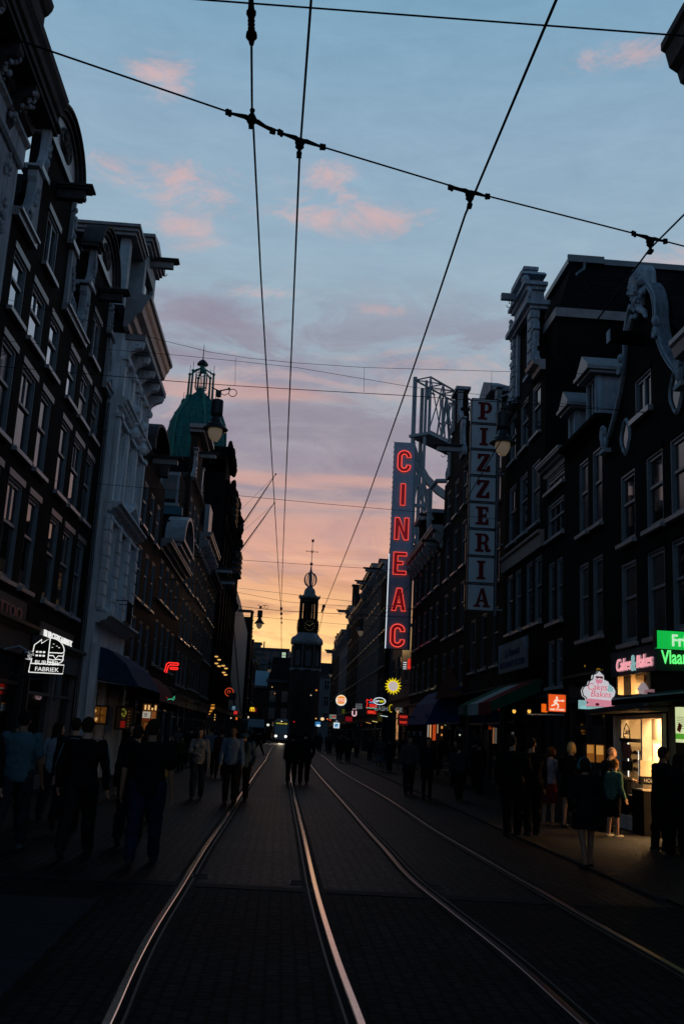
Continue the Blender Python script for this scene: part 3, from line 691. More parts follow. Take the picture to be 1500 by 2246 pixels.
h.cornice(9.3, .5, .5)
h = House('brown_gable_house', 'tall narrow brown brick house with a raised neck and hoist beam below the green dome', 'L', XL, 53.8, 61.2, 15.2, M_brown)
rows(h, (55.2,57.4,59.6), ((12.4,14.3),(9.4,11.6),(6.4,8.6),(3.9,5.7)), 1.15)
h.shop(z1=3.2, bays=2); h.wall(); h.roof(16.4)
b = MB(); b.box(1.9, 5.5, 0, .4, 15.2, 18.3); g = b.build('gable', M_brown, h.root)
b = MB(); b.box(1.6,5.8,-.35,.5,18.3,18.5); b.box(1.4,6.0,-.6,.5,18.5,18.75); b.build('coping', M_trim, g)
b = MB(); claw(b, 1.9, 1, 15.2, 17.2, 1.4); b.build('scroll_ornament', M_trim, g); b = MB(); claw(b, 5.5, -1, 15.2, 17.2, 1.4); b.build('scroll_ornament', M_trim, g)
h.beam(57, 17.2, 1.0, M_trim); h.cornice(14.9, .3, .25, M_trimd)
h = House('cornice_house', 'dark house with a sloping lit cornice and advertising board beyond the brown neck gable', 'L', XL, 61.2, 70.5, 13.0, M_brown)
rows(h, (62.6,64.6,66.7,68.8), ((9.6,11.8),(6.6,8.8),(4.0,5.8)), 1.1, M_framed); h.shop(z1=3.2, bays=3); h.wall(); h.cornice(12.9, .7, .8, M_trim, brackets=8); h.roof(15)
b = MB(); b.box(2, 4.5, -.35, -.05, 14.0, 15.8); b.build('sign_board', M_frame, h.root)
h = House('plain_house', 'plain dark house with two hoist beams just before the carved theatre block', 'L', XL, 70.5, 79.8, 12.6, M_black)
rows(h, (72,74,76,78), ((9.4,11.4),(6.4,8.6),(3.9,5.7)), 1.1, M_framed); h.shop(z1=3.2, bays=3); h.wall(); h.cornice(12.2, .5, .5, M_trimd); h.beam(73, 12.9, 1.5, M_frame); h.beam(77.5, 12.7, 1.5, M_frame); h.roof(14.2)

# ---- theatre block with the green dome
h = House('theatre_block', 'tall dark theatre block with carved parapet and green copper dome', 'L', XL, 79.8, 106, 22.3, M_black, depth=14, cat='theatre', thick=.4)
for y in (82,86,90,94,98,102): h.window(y, 15, 20, 1.1, M_framed, 'sash3'); h.window(y, 8.5, 13, 1.4, M_framed, 'sash3'); h.window(y, 4.2, 7.6, 1.4, M_framed, 'sash3')
h.shop(z1=3.6, bays=7); h.wall()
b = MB(); b.box(0, 5.5, 0, 2.1, 22.3, 24.5); b.box(0, 12, .1, 6, 22.31, 23.4); tw = b.build('corner_tower', M_black, h.root)
b = MB(); random.seed(11)
for k in range(140):
    u = random.uniform(0, 26); z = 24.4-u*.09+random.uniform(-.3,.3) if u < 6 else 22.4+random.uniform(-.2,.9)*(1 if random.random() < .4 else .4)
    b.ell((u, -.15+random.uniform(-.25,.1), z), (.3,.25,random.uniform(.25,.6)), 6, 4)
for u in (1, 5, 9, 13, 17, 21, 25):
    for z in (21.0, 19.5, 17.6, 14.2): b.ell((u,-.25,z),(.35,.38,.55), 7, 5)
    b.box(u-.3,u+.3,-.3,0,3.6,21.8)
b.build('carved_ornament', M_blk if False else M_black, h.root)
for k_, (a_, e_, dz_, o_) in enumerate(((15.5,19.5,0,.9),(6,9.5,3.2,.7))):
    b = MB()
    for z in (18.2, 17.7, 17.2, 16.7, 16.2): z += dz_; b.prism([(-.0,z),(-o_,z+.15),(-o_-.05,z+.25),(0,z+.4)], a_, e_, axis='x')
    b.build('ribbed_lamp', mat('teal_metal', (.02,.06,.07), .5), h.root)
# dome: centre world (-8.75, 84)
dl = (84-79.8, 3.12, 24.0)
b = MB(); R_ = 2.6
prof = [(R_*.96,-1.8),(R_*.98,-.2),(R_*1.0,.8),(R_*1.0,1.7),(R_*.98,2.6),(R_*.92,3.5),(R_*.80,4.3),(R_*.65,5.0),(R_*.45,5.7),(R_*.22,6.3),(.12,6.7)]
b.lathe(prof, 40, dl); dome = b.build('dome', M_copper, h.root, smooth=True)
b = MB()
for i in range(6):
    a = 2*pi*i/6+.35; b.tube([(dl[0]+(r+.05)*cos(a), dl[1]+(r+.05)*sin(a), dl[2]+z) for r, z in prof[1:9]], .10, 6)
for (r, z) in prof[2:9]:
    b.tube([(dl[0]+(r+.01)*cos(2*pi*k/40), dl[1]+(r+.01)*sin(2*pi*k/40), dl[2]+z) for k in range(41)], .025, 4)
b.build('dome_rib', M_copperl, dome)
b = MB()
for i in range(6):
    a = 2*pi*i/6+.35; q = lambda r, z: (dl[0]+r*cos(a), dl[1]+r*sin(a), dl[2]+z)
    b.tube([q(1.62,4.6),q(1.5,5.7),q(1.12,5.9),q(1.08,8.1)], [.17,.14,.11,.09], 7); b.lathe([(.06,0),(.18,.06),(.18,.2),(.08,.3)], 8, q(1.42,5.6)); b.lathe([(.06,0),(.14,.06),(.14,.18),(.05,.25)], 8, q(1.08,8.05))
    b.tube([q(1.08,8.3),q(1.08,9.0)], .025, 5); b.tube([q(1.45,5.8),q(1.45,6.5)], .025, 5); b.tube([q(1.06,8.15),q(.1,8.75)], .07, 6)
b.tube([(dl[0],dl[1],dl[2]+6.2),(dl[0],dl[1],dl[2]+6.9)], [.32,.2], 8); b.tube([(dl[0],dl[1],dl[2]+8.3),(dl[0],dl[1],dl[2]+9.0)], .2, 8)
b.build('lantern_post', M_copperl, dome)
b = MB(); b.lathe([(.15,0),(.5,.05),(.48,.18),(.3,.4),(.1,.55)], 12, (dl[0],dl[1],dl[2]+9.0)); b.tube([(dl[0],dl[1],dl[2]+9.4),(dl[0],dl[1],dl[2]+11.0)], [.06,.02], 6); b.build('finial', M_iron, dome)
b = MB()
for z in (6.85, 8.2):
    for i in range(6):
        a0, a1 = 2*pi*i/6, 2*pi*(i+1)/6; b.tube([(dl[0]+.55*cos(a0),dl[1]+.55*sin(a0),dl[2]+z),(dl[0]+.55*cos(a1),dl[1]+.55*sin(a1),dl[2]+z)], .035, 4)
        if z < 7: b.tube([(dl[0]+.55*cos(a0),dl[1]+.55*sin(a0),dl[2]+z),(dl[0]+.55*cos(a0),dl[1]+.55*sin(a0),dl[2]+8.2)], .035, 4); b.tube([(dl[0],dl[1],dl[2]+6.4),(dl[0]+.55*cos(a0),dl[1]+.55*sin(a0),dl[2]+z)], .035, 4)
b.build('lantern_cage', M_iron, dome)
b = MB()
for dx in (-.3, .3): b.tube([(dl[0]-.9,dl[1]-.5+dx,dl[2]+4.6),(dl[0]-.9,dl[1]-.5+dx,dl[2]+6.4)], .025, 4)
for k in range(5): b.tube([(dl[0]-.9,dl[1]-.8,dl[2]+4.7+k*.35),(dl[0]-.9,dl[1]-.2,dl[2]+4.7+k*.35)], .02, 4)
b.build('ladder', M_iron, dome)
# flag poles
for (a, c_, lab) in (((512,1175),(605,1040),'upper bare flagpole slanting out from the theatre block'), ((518,1230),(602,1103),'lower bare flagpole slanting out from the theatre block')):
    p, q = at(*a, Y=97), at(*c_, Y=97); p.x = XL+.1
    t = empty('flagpole', p, 0, lab, 'flagpole', 'flagpoles on the theatre block')
    d = q-p; b = MB(); b.tube([(0,0,0), tuple(d*.5), tuple(d)], [.075,.06,.035], 8); b.build('pole', mat('pole_paint', (.10,.09,.09), .4), t)
    b = MB(); b.ell(tuple(d), (.09,.09,.09)); b.build('finial', M_iron, t)
    b = MB(); b.tube([tuple(d*.97), (0,0,2.2)], .012, 4); b.tube([tuple(d*.97), (0,0,-.6)], .008, 4); b.build('guy_wire', M_wire, t)
h = House('plaster_block', 'plain beige plaster block past the theatre, its top edge sloping', 'L', XL, 106, 150, 15.8, M_beige, depth=12, cat='building', holes=())
h.shop(z1=3.6, bays=8, door=False); h.wall()
b = MB(); b.add([(0,0,15.8),(44,0,15.8),(44,8,15.8),(0,8,15.8),(6,.3,17.6),(20,.3,17.6),(20,7,17.6),(6,7,17.6)],[(0,1,5,4),(1,2,6,5),(2,3,7,6),(3,0,4,7),(4,5,6,7)]); b.build('roof', M_beige, h.root)
b = MB(); b.prism([(2,12.6),(3.5,12.6),(40,4.0),(38,4.0)], -.06, 0, axis='y'); b.prism([(0,6.8),(1,7.4),(26,3.8),(22,3.8)], -.05, 0, axis='y') ; b.build('shadow_band', M_black, h.root)  # diagonal cast shadows modelled as dark strips on the plaster
h.beam(118, 15.2, 1.4, M_framed, hook=False)
 
def stepped(h, u0, u1, z0, z1, n=5, m=None, th=.4):
    b = MB(); W_ = (u1-u0)/2; c = (u0+u1)/2
    for i in range(n):
        hw = W_*(1-i/n); a, e = z0+(z1-z0)*i/n, z0+(z1-z0)*(i+1)/n
        b.box(c-hw, c+hw, .001, th, a, e); b.box(c-hw-.1, c-hw+.35, -.08, th+.05, e, e+.15); b.box(c+hw-.35, c+hw+.1, -.08, th+.05, e, e+.15)
    return b.build('stepped_gable', m or h.wallmat, h.root)
h = House('stepped_gable_house', 'dark house with a stepped gable at the far end of the left side', 'L', -5.3, 150, 158, 13.6, M_black)
rows(h, (152,154,156), ((9.6,11.8),(6.4,8.6),(4,5.8)), 1.1, M_framed); h.shop(z1=3.2, bays=2); h.wall(); stepped(h, 0, 8, 13.6, 19.4, 5)
b = MB(); b.box(-.35,0,.0,3,13.6,18.2); b.box(-.35,0,3,6,13.6,16); b.build('side_parapet', M_black, h.root)
h = House('lit_edge_house', 'last dark house of the left side, its edge catching the sunset', 'L', -5.0, 158, 178, 12.4, M_black)
rows(h, (160,163,166,169,172,175), ((9,11),(6,8)), 1.2, M_framed); h.shop(z1=3.2, bays=3); h.wall(); h.beam(165, 13.4, 1.7, M_framed, hs=.4); h.beam(171, 12.1, 2.0, M_framed, hs=.45); h.roof(16.5); h.cornice(12, .5, .6, M_trim)
# ================================================================== RIGHT SIDE
XR = 7.5
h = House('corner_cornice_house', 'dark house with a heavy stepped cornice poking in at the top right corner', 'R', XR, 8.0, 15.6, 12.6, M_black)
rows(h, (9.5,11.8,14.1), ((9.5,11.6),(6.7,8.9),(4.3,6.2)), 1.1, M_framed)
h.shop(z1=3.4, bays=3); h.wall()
h.prof('cornice', [(0,0),(.2,0),(.25,.3),(.45,.36),(.5,.7),(.7,.8),(.75,1.25),(.95,1.35),(1.0,1.55),(1.15,1.65),(1.22,1.95),(1.3,2.0),(1.3,2.15),(0,2.2)], M_trimd, -.1, h.w, z=12.3)
b = MB()
for k in range(10):
    u = .1+k*.75; b = MB(); b.prism([(0,12.15),(-.3,12.2),(-.36,12.5),(-.6,12.7),(-.66,12.95),(0,12.95)], u-.1, u+.1, axis='x')
    b.build('bracket', M_trimd, h.root)
# frites shop house (near) : narrow piece between
# ---- neck gable house with white scrolls
h = House('scroll_gable_house', 'dark brick house with white scrolled gable and oval windows over the cake shop', 'R', XR, 17.75, 22.95, 8.9, M_black, depth=11)
U = h.U
for z0, z1, w_ in ((6.25,7.85,.95),(3.98,5.78,.98)):
    for k, yc in enumerate((21.5, 19.85, 18.5)): h.window(yc, z0, z1, w_, M_frame, 'sash', lintel=M_black if k else None)
h.holes.append((h.u(19.45, 22.55), 0, 2.42)); h.holes.append((h.u(20.3, 22.25), 2.86, 3.3))
h.holes.append((h.u(17.8, 19.2), 0, 2.55))
h.wall()
c = U(20.45)
# gable brick field with curved outline
def sw(t):                                      # half width of the gable at t=0..1 up
    return 2.28 if t < .02 else (.92+1.36*(1-min(1,(t)/.62))**1.9 if t < .62 else .92-.92*max(0,(t-.62)/.38)**2.6)
Z0, Z1 = 8.9, 12.0; n = 26
lp = [(c-sw(i/n), Z0+(Z1-Z0)*i/n) for i in range(n+1)]; rp = [(c+sw(i/n), Z0+(Z1-Z0)*i/n) for i in range(n, -1, -1)]
wz0, wz1 = 8.42, 9.82
b = MB()
for i in range(n):
    z0, z1 = Z0+(Z1-Z0)*i/n, Z0+(Z1-Z0)*(i+1)/n; a0, a1 = sw(i/n), sw((i+1)/n)
    if z1 <= wz1+.06:
        b.prism([(c-a0,z0),(c-.5,z0),(c-.5,z1),(c-a1,z1)], .001, .35); b.prism([(c+.5,z0),(c+a0,z0),(c+a1,z1),(c+.5,z1)], .001, .35)
    else: b.prism([(c-a0,z0),(c+a0,z0),(c+a1,z1),(c-a1,z1)], .001, .35)
g = b.build('gable', M_black, h.root)
h._win(c, 8.95, 9.83, 1.0, M_frame, 'casement', False, None, M_black, 'window')
b = MB(); b.box(c-.62,c+.62,-.12,0,8.80,8.92); b.build('sill', M_sill, g)
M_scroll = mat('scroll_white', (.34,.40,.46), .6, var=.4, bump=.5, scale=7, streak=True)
def band(b, pts, w, y0, y1):                    # moulded band following the gable edge
    P = [Vector((x, 0, z)) for x, z in pts]
    for off, ww, ya_ in ((0, w, y0), (.0, w*.3, y0-.05), (w*.7, w*.3, y0-.04)):
        for i in range(len(P)-1):
            def nrm(j):
                d = (P[min(j+1,len(P)-1)]-P[max(j-1,0)]).normalized(); return Vector((-d.z, 0, d.x))
            a, e = P[i], P[i+1]; na, ne = nrm(i), nrm(i+1)
            q = [a+na*off, e+ne*off, e+ne*(off+ww), a+na*(off+ww)]
            pp = [(v.x, v.z) for v in q]
            ar = sum(pp[k][0]*pp[(k+1)%4][1]-pp[(k+1)%4][0]*pp[k][1] for k in range(4))
            b.prism(pp if ar < 0 else pp[::-1], ya_, y1, axis='y')
b = MB()
lm = [(c-sw(t)-0.0, Z0+(Z1-Z0)*t) for t in [i/30 for i in range(1, 28)]]
rm = [(c+sw(t), Z0+(Z1-Z0)*t) for t in [i/30 for i in range(27, 0, -1)]]
for s_, pl_ in ((-1, lm), (1, rm)):
    b = MB(); band(b, pl_, .11, -.05, .22); x = c+s_*2.36; b.tube([(x+.16*k/16*cos(k*.65), -.13, 9.18+.2*k/16*sin(k*.65)) for k in range(0, 18)], .05, 6)
    b.ell((x, -.1, 8.95), (.15,.10,.17), 8, 6); b.box(x-.2, x+.2, -.18, .3, 8.66, 8.76)
    x2 = c+s_*1.13; b.tube([(x2+.10*k/14*cos(k*.7), -.14, 10.32+.16*k/14*sin(k*.7)) for k in range(0, 15)], .035, 6); b.ell((x2-s_*.03,-.10,10.62),(.08,.09,.12),8,6)
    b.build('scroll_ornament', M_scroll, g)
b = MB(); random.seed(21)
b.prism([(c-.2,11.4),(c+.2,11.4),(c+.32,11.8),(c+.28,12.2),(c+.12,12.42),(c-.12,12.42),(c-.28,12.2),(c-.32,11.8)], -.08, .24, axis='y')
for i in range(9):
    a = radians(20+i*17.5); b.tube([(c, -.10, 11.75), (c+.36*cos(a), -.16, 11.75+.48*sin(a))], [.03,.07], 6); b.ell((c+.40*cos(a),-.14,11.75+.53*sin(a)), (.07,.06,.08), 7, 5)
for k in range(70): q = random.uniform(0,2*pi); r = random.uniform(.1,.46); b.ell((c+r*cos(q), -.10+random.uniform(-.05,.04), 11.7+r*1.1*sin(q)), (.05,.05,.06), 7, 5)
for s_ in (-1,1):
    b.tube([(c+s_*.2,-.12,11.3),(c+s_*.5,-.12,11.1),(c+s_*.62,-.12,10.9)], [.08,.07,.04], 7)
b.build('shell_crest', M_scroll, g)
def oval(cx, cz, rx, rz):
    b = MB(); pts = []
    for i in range(41): a = 2*pi*i/40; k = 1+.07*cos(4*a); pts.append((cx+rx*k*cos(a), 0, cz+rz*k*sin(a)))
    for r, d in ((.026,-.02),(.016,-.045)): b.tube([(p[0], d, p[2]) for p in pts], r, 6, cap=False)
    b.tube([(cx+(p[0]-cx)*1.14, -.015, cz+(p[2]-cz)*1.1) for p in pts], .018, 5, cap=False)
    o = b.build('oval_window', M_scroll, g); b = MB(); b.prism([(cx+(p[0]-cx)*.98, cz+(p[2]-cz)*.98) for p in pts[:-1]][::-1], -.012, 0, axis='y'); b.build('pane', M_glass, o)
pz = at(1373, 958, X=XR); oval(U(pz.y), pz.z, .27, .37); pz = at(1487, 855, X=XR); oval(U(pz.y)-.06, pz.z, .30, .42)
h.beam(20.45, 10.54, .75, M_blk, hs=.26, w=.2, hook=False, roof=False)
b = MB(); b.box(c-.11,c+.11,-.77,-.75,10.53,10.81); b.build('beam_end', M_scroll, h.root)
h.roof(11.6)
# near shoulder building with pilaster cap behind the gable
h = House('frites_house', 'dark narrow house with a stone coping, over the chips shop at the right edge', 'R', XR+.02, 15.62, 17.7, 9.1, M_black, depth=8)
h.window(16.6, 6.2, 7.9, .9, M_framed); h.window(16.6, 4.0, 5.7, .9, M_framed); h.holes.append((h.u(15.9,17.65), 0, 2.55)); h.wall()
h.prof('cornice', [(0,0),(.15,0),(.2,.15),(.4,.2),(.45,.4),(.5,.45),(.5,.55),(0,.6)], M_trim, z=8.9)
# ---- small dormered house
h = House('dormer_house', 'low dark house with two white dormers between the scrolled gable and the tall gable', 'R', XR, 22.95, 26.3, 9.75, M_black, depth=9)
for z0, z1 in ((7.1,9.05),(4.35,6.3)):
    for yc in (24.85, 23.7): h.window(yc, z0, z1, .78, M_frame, 'sash')
h.shop(z1=3.3, bays=2, fascia=.5); h.wall()
b = MB(); w = h.w; b.add([(0,.15,9.753),(w,.15,9.753),(w,3.5,12.6),(0,3.5,12.6),(0,7,9.753),(w,7,9.753)], [(0,1,2,3),(3,2,5,4),(0,3,4),(1,5,2)]); b.build('roof', M_slate, h.root)
for (yc, zb, zt, out, ww) in ((25.75,9.85,10.65,.0,.62),(24.0,9.9,11.0,.0,.8)):
    u = h.U(yc); b = MB(); a, e = u-ww/2, u+ww/2
    b.box(a, a+.09, -.06, .1, zb-.1, zt); b.box(e-.09, e, -.06, .1, zb-.1, zt); b.box(a+.09, e-.09, -.05, .1, zb-.1, zb); b.box(a+.09,e-.09,-.05,.1,zt-.09,zt)
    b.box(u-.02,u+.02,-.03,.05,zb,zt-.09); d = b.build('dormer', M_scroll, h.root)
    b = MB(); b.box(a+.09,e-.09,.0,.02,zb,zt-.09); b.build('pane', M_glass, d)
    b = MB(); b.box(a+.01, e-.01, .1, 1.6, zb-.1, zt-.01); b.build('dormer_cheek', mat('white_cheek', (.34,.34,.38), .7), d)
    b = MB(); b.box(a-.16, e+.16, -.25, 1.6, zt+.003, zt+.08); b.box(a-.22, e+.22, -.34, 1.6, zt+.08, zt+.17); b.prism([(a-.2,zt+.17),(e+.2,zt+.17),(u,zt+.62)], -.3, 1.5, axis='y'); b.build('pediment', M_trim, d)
h.prof('cornice', [(0,0),(.1,0),(.12,.1),(.28,.14),(.3,.24),(0,.26)], M_black, z=9.5)
# ---- tall gable house, in two parts
h = House('attic_house', 'dark house with a white attic window strip and pale sills left of the dormered house', 'R', XR, 26.3, 28.8, 9.75, M_black, depth=9)
h.window(27.6, 9.02, 9.5, 1.9, M_trim, 'sash3', lintel=M_trim); h.window(27.55, 7.55, 8.6, 1.7, M_frame, 'sash3')
for yc in (27.95, 27.1): h.window(yc, 5.1, 6.85, .62, M_frame); h.window(yc, 3.3, 4.6, .62, M_frame)
h.shop(z1=2.9, bays=2, fascia=.3); h.wall()
h.cornice(9.55, .35, .3, M_trim)
h = House('tall_gable_house', 'tall dark house with an ornate stepped white gable top, hoist beam and mansard roof', 'R', XR, 28.8, 34.3, 13.4, M_black, depth=13)
w = h.w
for z0, z1 in ((11.3,13.0),(8.4,10.4)):
    for yc in (33.1, 31.5, 29.9): h.window(yc, z0, z1, 1.05, M_frame, 'sash')
for yc in (33.3, 32.1, 30.6, 29.5): h.window(yc, 5.3, 7.3, .8, M_frame, 'sash')
h.shop(z1=3.4, bays=3, fascia=.4); h.wall()
h.prof('fascia_board', [(0,0),(.10,0),(.12,.38),(.2,.42),(.2,.5),(0,.52)], M_beige, 0, w, z=7.5)
c = h.U(31.55)
b = MB(); b.box(c-1.25,c+1.25,.001,.35,13.4,16.0); b.box(c-1.7,c+1.7,.002,.34,13.4,14.3); g = b.build('gable', M_black, h.root)
b = MB()
for s_ in (-1, 1):
    x = c+s_*1.25; b.box(x-.17,x+.17,-.14,.12,13.4,15.7)
    for k in range(6): b.box(x-.21,x+.21,-.18,.13,13.5+k*.38,13.74+k*.38)
    claw(b, c+s_*1.42, -s_, 13.45, 14.9, .6, -.1, .06)
b.box(c-.9,c-.7,-.1,.3,13.4,15.7); b.box(c+.7,c+.9,-.1,.3,13.4,15.7)
b.box(c-1.5,c+1.5,-.2,.4,15.7,15.82); b.box(c-1.6,c+1.6,-.34,.45,15.82,15.98); b.box(c-1.05,c+1.05,-.14,.38,15.98,16.55)
b.box(c-1.15,c+1.15,-.24,.42,16.55,16.68); b.box(c-1.25,c+1.25,-.34,.46,16.68,16.8); b.box(c-.6,c+.6,-.12,.36,16.8,17.2); b.prism([(c-.95,17.2),(c+.95,17.2),(c+.7,17.4),(c-.7,17.4)], -.34, .5); b.box(c-.3,c+.3,-.1,.3,17.4,17.65); b.box(c-.37,c+.37,-.16,.36,17.65,17.76)
for s_ in (-1,1):
    b.tube([(c+s_*1.35+.2*k/12*cos(k*.7), -.2, 16.25+.22*k/12*sin(k*.7)) for k in range(13)], .06, 6); b.ell((c+s_*.8,-.2,17.0),(.2,.15,.2),8,6)
b.box(c-1.95,c-1.0,-.3,.4,13.25,13.36); b.box(c+1.0,c+1.95,-.3,.4,13.25,13.36)
b.build('gable_ornament', M_scroll, g)
h.beam(31.55, 16.62, .85, M_frame, roof=False)
h.prof('cornice', [(0,0),(.16,0),(.2,.12),(.38,.18),(.42,.3),(0,.34)], M_trim, 0, c-1.75, z=13.1); h.prof('cornice', [(0,0),(.16,0),(.2,.12),(.38,.18),(.42,.3),(0,.34)], M_trim, c+1.75, w, z=13.1)
# side upper wall with gutter band, mansard above
b = MB(); b.box(.2, w-.0, .36, 13, 13.403, 14.85); b.build('upper_wall', M_black, h.root)
b = MB(); b.box(.15, w+.12, .28, 13, 14.853, 15.15); b.build('gutter', M_trim, h.root)
b = MB(); b.add([(.3,.4,15.153),(w,.4,15.153),(w,13,15.153),(.3,13,15.153),(.9,1.0,17.0),(w-.5,1.0,17.0),(w-.5,13,17.0),(.9,13,17.0)], [(0,1,5,4),(1,2,6,5),(2,3,7,6),(3,0,4,7),(4,5,6,7)]); ro = b.build('roof', M_slate, h.root)
b = MB(); b.box(.8, w-.42, .85, 13, 17.003, 17.2); b.box(w-.42, w-.34, .8, 2.0, 17.0, 17.24); b.build('roof_coping', M_frame, ro)
for yy in (1.35, 3.6):
    b = MB(); b.tube([(w-.42,yy-.45,15.2),(w-.42,yy-.25,16.6),(w-.4,yy,16.8),(w-.4,yy,17.1)], .055, 7); b.build('drainpipe', mat('blue_pipe', (.13,.20,.25), .5), ro)
# ---- houses behind the vertical pizzeria sign
h = House('ornate_gable_house', 'dark house with a weathered ornate gable just right of the roof sign frame', 'R', XR, 34.3, 41.2, 13.2, M_brown)
rows(h, (35.6,37.7,39.9), ((10.4,12.5),(7.4,9.6),(4.4,6.5)), 1.05, M_framed); h.shop(z1=3.4, bays=2); h.wall(); h.roof(15.4)
c = h.w/2; b = MB(); b.box(c-1.7,c+1.7,0.001,.4,13.2,14.9); g = b.build('gable', M_brown, h.root); h.cornice(12.9,.35,.35,M_trimd); h.beam(37.8, 12.0, .7, M_trim)
for s_ in (-1,1): b = MB(); claw(b,c+s_*1.7,-s_,13.3,14.9,1.1); b.build('scroll_ornament', M_stone, g)
b = MB(); b.box(c-1.9,c+1.9,-.3,.5,14.9,15.1); b.prism([(c-1.9,15.1),(c+1.9,15.1),(c,15.9)],-.2,.4); b.build('pediment', M_stone, g)
h = House('brick_gable_house', 'tall dark brick house with a jagged gable in front of the roof sign frame', 'R', XR, 41.2, 48.4, 14.2, M_dark)
rows(h, (42.6,44.8,47.0), ((11.9,13.6),(9.2,11.2),(6.4,8.5),(4.0,5.7)), 1.05, M_framed); h.shop(z1=3.5, bays=2); h.wall(); h.roof(16)
c = h.U(45.2); b = MB(); b.box(c-1.5,c+1.5,.001,.4,14.2,16.2); b.box(c-.6,c+.6,.001,.4,16.2,18.0); b.box(c-1.0,c+1.0,.002,.39,16.2,17.0); g = b.build('gable', M_dark, h.root)
b = MB(); random.seed(5)
for s_ in (-1,1):
    claw(b, c+s_*1.5, -s_, 14.3, 16.2, .9); claw(b, c+s_*.6, -s_, 16.3, 17.8, .7)
b.box(c-.75,c+.75,-.2,.5,18.0,18.15); b.build('scroll_ornament', M_stone, g)
h.beam(43.2, 14.5, 1.2, M_trim)
h = House('low_roof_house', 'lower dark house under the red neon cinema sign frame, with white dormer corbels', 'R', XR, 48.4, 59.6, 11.8, M_black)
rows(h, (49.8,52,54.2,56.6,58.5), ((9.3,11.0),(6.7,8.5),(4.2,5.8)), 1.05, M_framed); h.shop(z1=3.4, bays=4); h.wall(); h.cornice(11.6, .6, .6, M_trim, brackets=9); h.roof(13)
b = MB(); b.box(2.5,4.2,-.1,1.2,12.2,13.9); dd = b.build('dormer', M_black, h.root); b = MB(); b.box(6.4,7.6,-.1,1.2,12.2,13.6); b.build('dormer', M_black, h.root); b = MB(); b.box(2.3,4.4,-.4,1.3,13.9,14.1); b.box(6.2,7.8,-.4,1.3,13.6,13.8); b.build('dormer_cornice', M_frame, dd); b = MB(); b.tube([(8.8,-.4,12.0),(8.8,-.4,14.6),(9.1,-.1,15.0),(9.6,.3,14.9)],.13,8); b.build('corbel', M_frame, dd)
h.beam(49.6, 11.3, .75, M_frame); h.beam(52.0, 13.2, .6, M_trim)

# ---- cinema with rooftop lattice and vertical neon sign
M_cin = mat('cinema_wall', (.055,.05,.06), .45, var=.15)
h = House('cinema', 'cinema building with a steel roof lattice of letters beside the vertical neon sign', 'R', XR+.3, 59.6, 75, 12.2, M_cin, depth=12, cat='cinema')
for y in (64,68,72): h.window(y, 5.2, 7.2, 2.4, M_framed, 'sash3', sill=False)
h.shop(z1=4.0, bays=4); h.wall()
b = MB(); b.box(10.5, 15.4, -.25, 0, 6.2, 12.0); b.build('glazed_wall', mat('polished_panel', (.03,.025,.03), .12, spec=.9), h.root)
# lattice built in world coordinates under its own thing
t = empty('roof_lattice', (7.45, 62.2, 0), atan2(5.3, 4.6)*1.0, 'blue grey steel roof lattice carrying open letters above the cinema', 'sign frame')
L_ = 9.5; TA = MB()
def st(p, q, r=.085): TA.tube([p, q], r, 5)
zt, zb_, zm = 24.9, 21.2, 12.2
st((0,0,zt+.2),(0,0,zm), .15); st((.9,-.0,zt-.3),(.9,0,zm),.13); st((0,-.9,zt-.2),(0,-.9,zm),.10)
for k in range(6):
    x = L_*k/6; x2 = L_*(k+1)/6
    for yy in (0, -1.2): st((x,yy,zt),(x2,yy,zt),.07); st((x,yy,zb_),(x2,yy,zb_),.09)
    st((x,0,zt),(x,-1.2,zt),.05); st((x,0,zt),(x2,-1.2,zt),.045); st((x,-1.2,zt),(x,-1.2,zb_),.06); st((x,-1.2,zb_),(x2,-1.2,zt),.045); st((x,-1.2,zt),(x2,-1.2,zb_),.04)
    if k: st((x,0,zt),(x,0,zt-.9),.05)
TA.box(-.2, L_, -1.4, .2, zb_-.3, zb_-.12)
for a, q in (((0,0,19),(4.2,0,12.6)), ((.9,0,20.5),(3.4,.2,12.4)), ((0,0,15.5),(.9,0,19.2)), ((.9,0,15.8),(0,0,13)), ((0,0,14.6),(3.0,0,12.2)), ((2.0,0,17.9),(2.0,0,12.2)), ((4.0,0,16.9),(4.0,0,12.2)), ((0,0,20.8),(1.2,0,17.4)), ((1.2,0,17.2),(4.6,0,12.4))): st(a, q, .11)
TA.build('truss', M_steel, t)
b = MB(); P = [(.3,20.4),(1.0,19.5),(2.0,18.8),(3.2,18.4),(4.4,18.2),(4.4,17.6),(3.1,17.8),(1.8,18.2),(.8,18.9),(.2,19.7)]; b.prism(P[::-1], -.05, .1, axis='y'); b.build('curved_girder', M_steel, t)
def letter3(ch, x, zb, hh, ww, d=.9):
    pl = {'C': [[(1,1),(0,1),(0,0),(1,0)]], 'A': [[(0,0),(.5,1),(1,0)],[(.22,.4),(.78,.4)]], 'E': [[(1,1),(0,1),(0,0),(1,0)],[(0,.5),(.8,.5)]], 'N': [[(0,0),(0,1),(1,0),(1,1)]], 'I': [[(.5,0),(.5,1)]]}[ch]
    b = MB()
    for p in pl:
        for a, q in zip(p, p[1:]):
            for yy in (-.9, -.5):
                pa, pq = Vector((x+a[0]*ww, yy, zb+a[1]*hh)), Vector((x+q[0]*ww, yy, zb+q[1]*hh)); b.tube([pa, pq], .07, 4)
            dd_ = (pq-pa)/6
            b.prism([(x+a[0]*ww-.1, zb+a[1]*hh), (x+a[0]*ww+.1, zb+a[1]*hh), (x+q[0]*ww+.1, zb+q[1]*hh+.02), (x+q[0]*ww-.1, zb+q[1]*hh+.02)], -.86, -.80, axis='y')
    b.build('letter', M_steel, t)
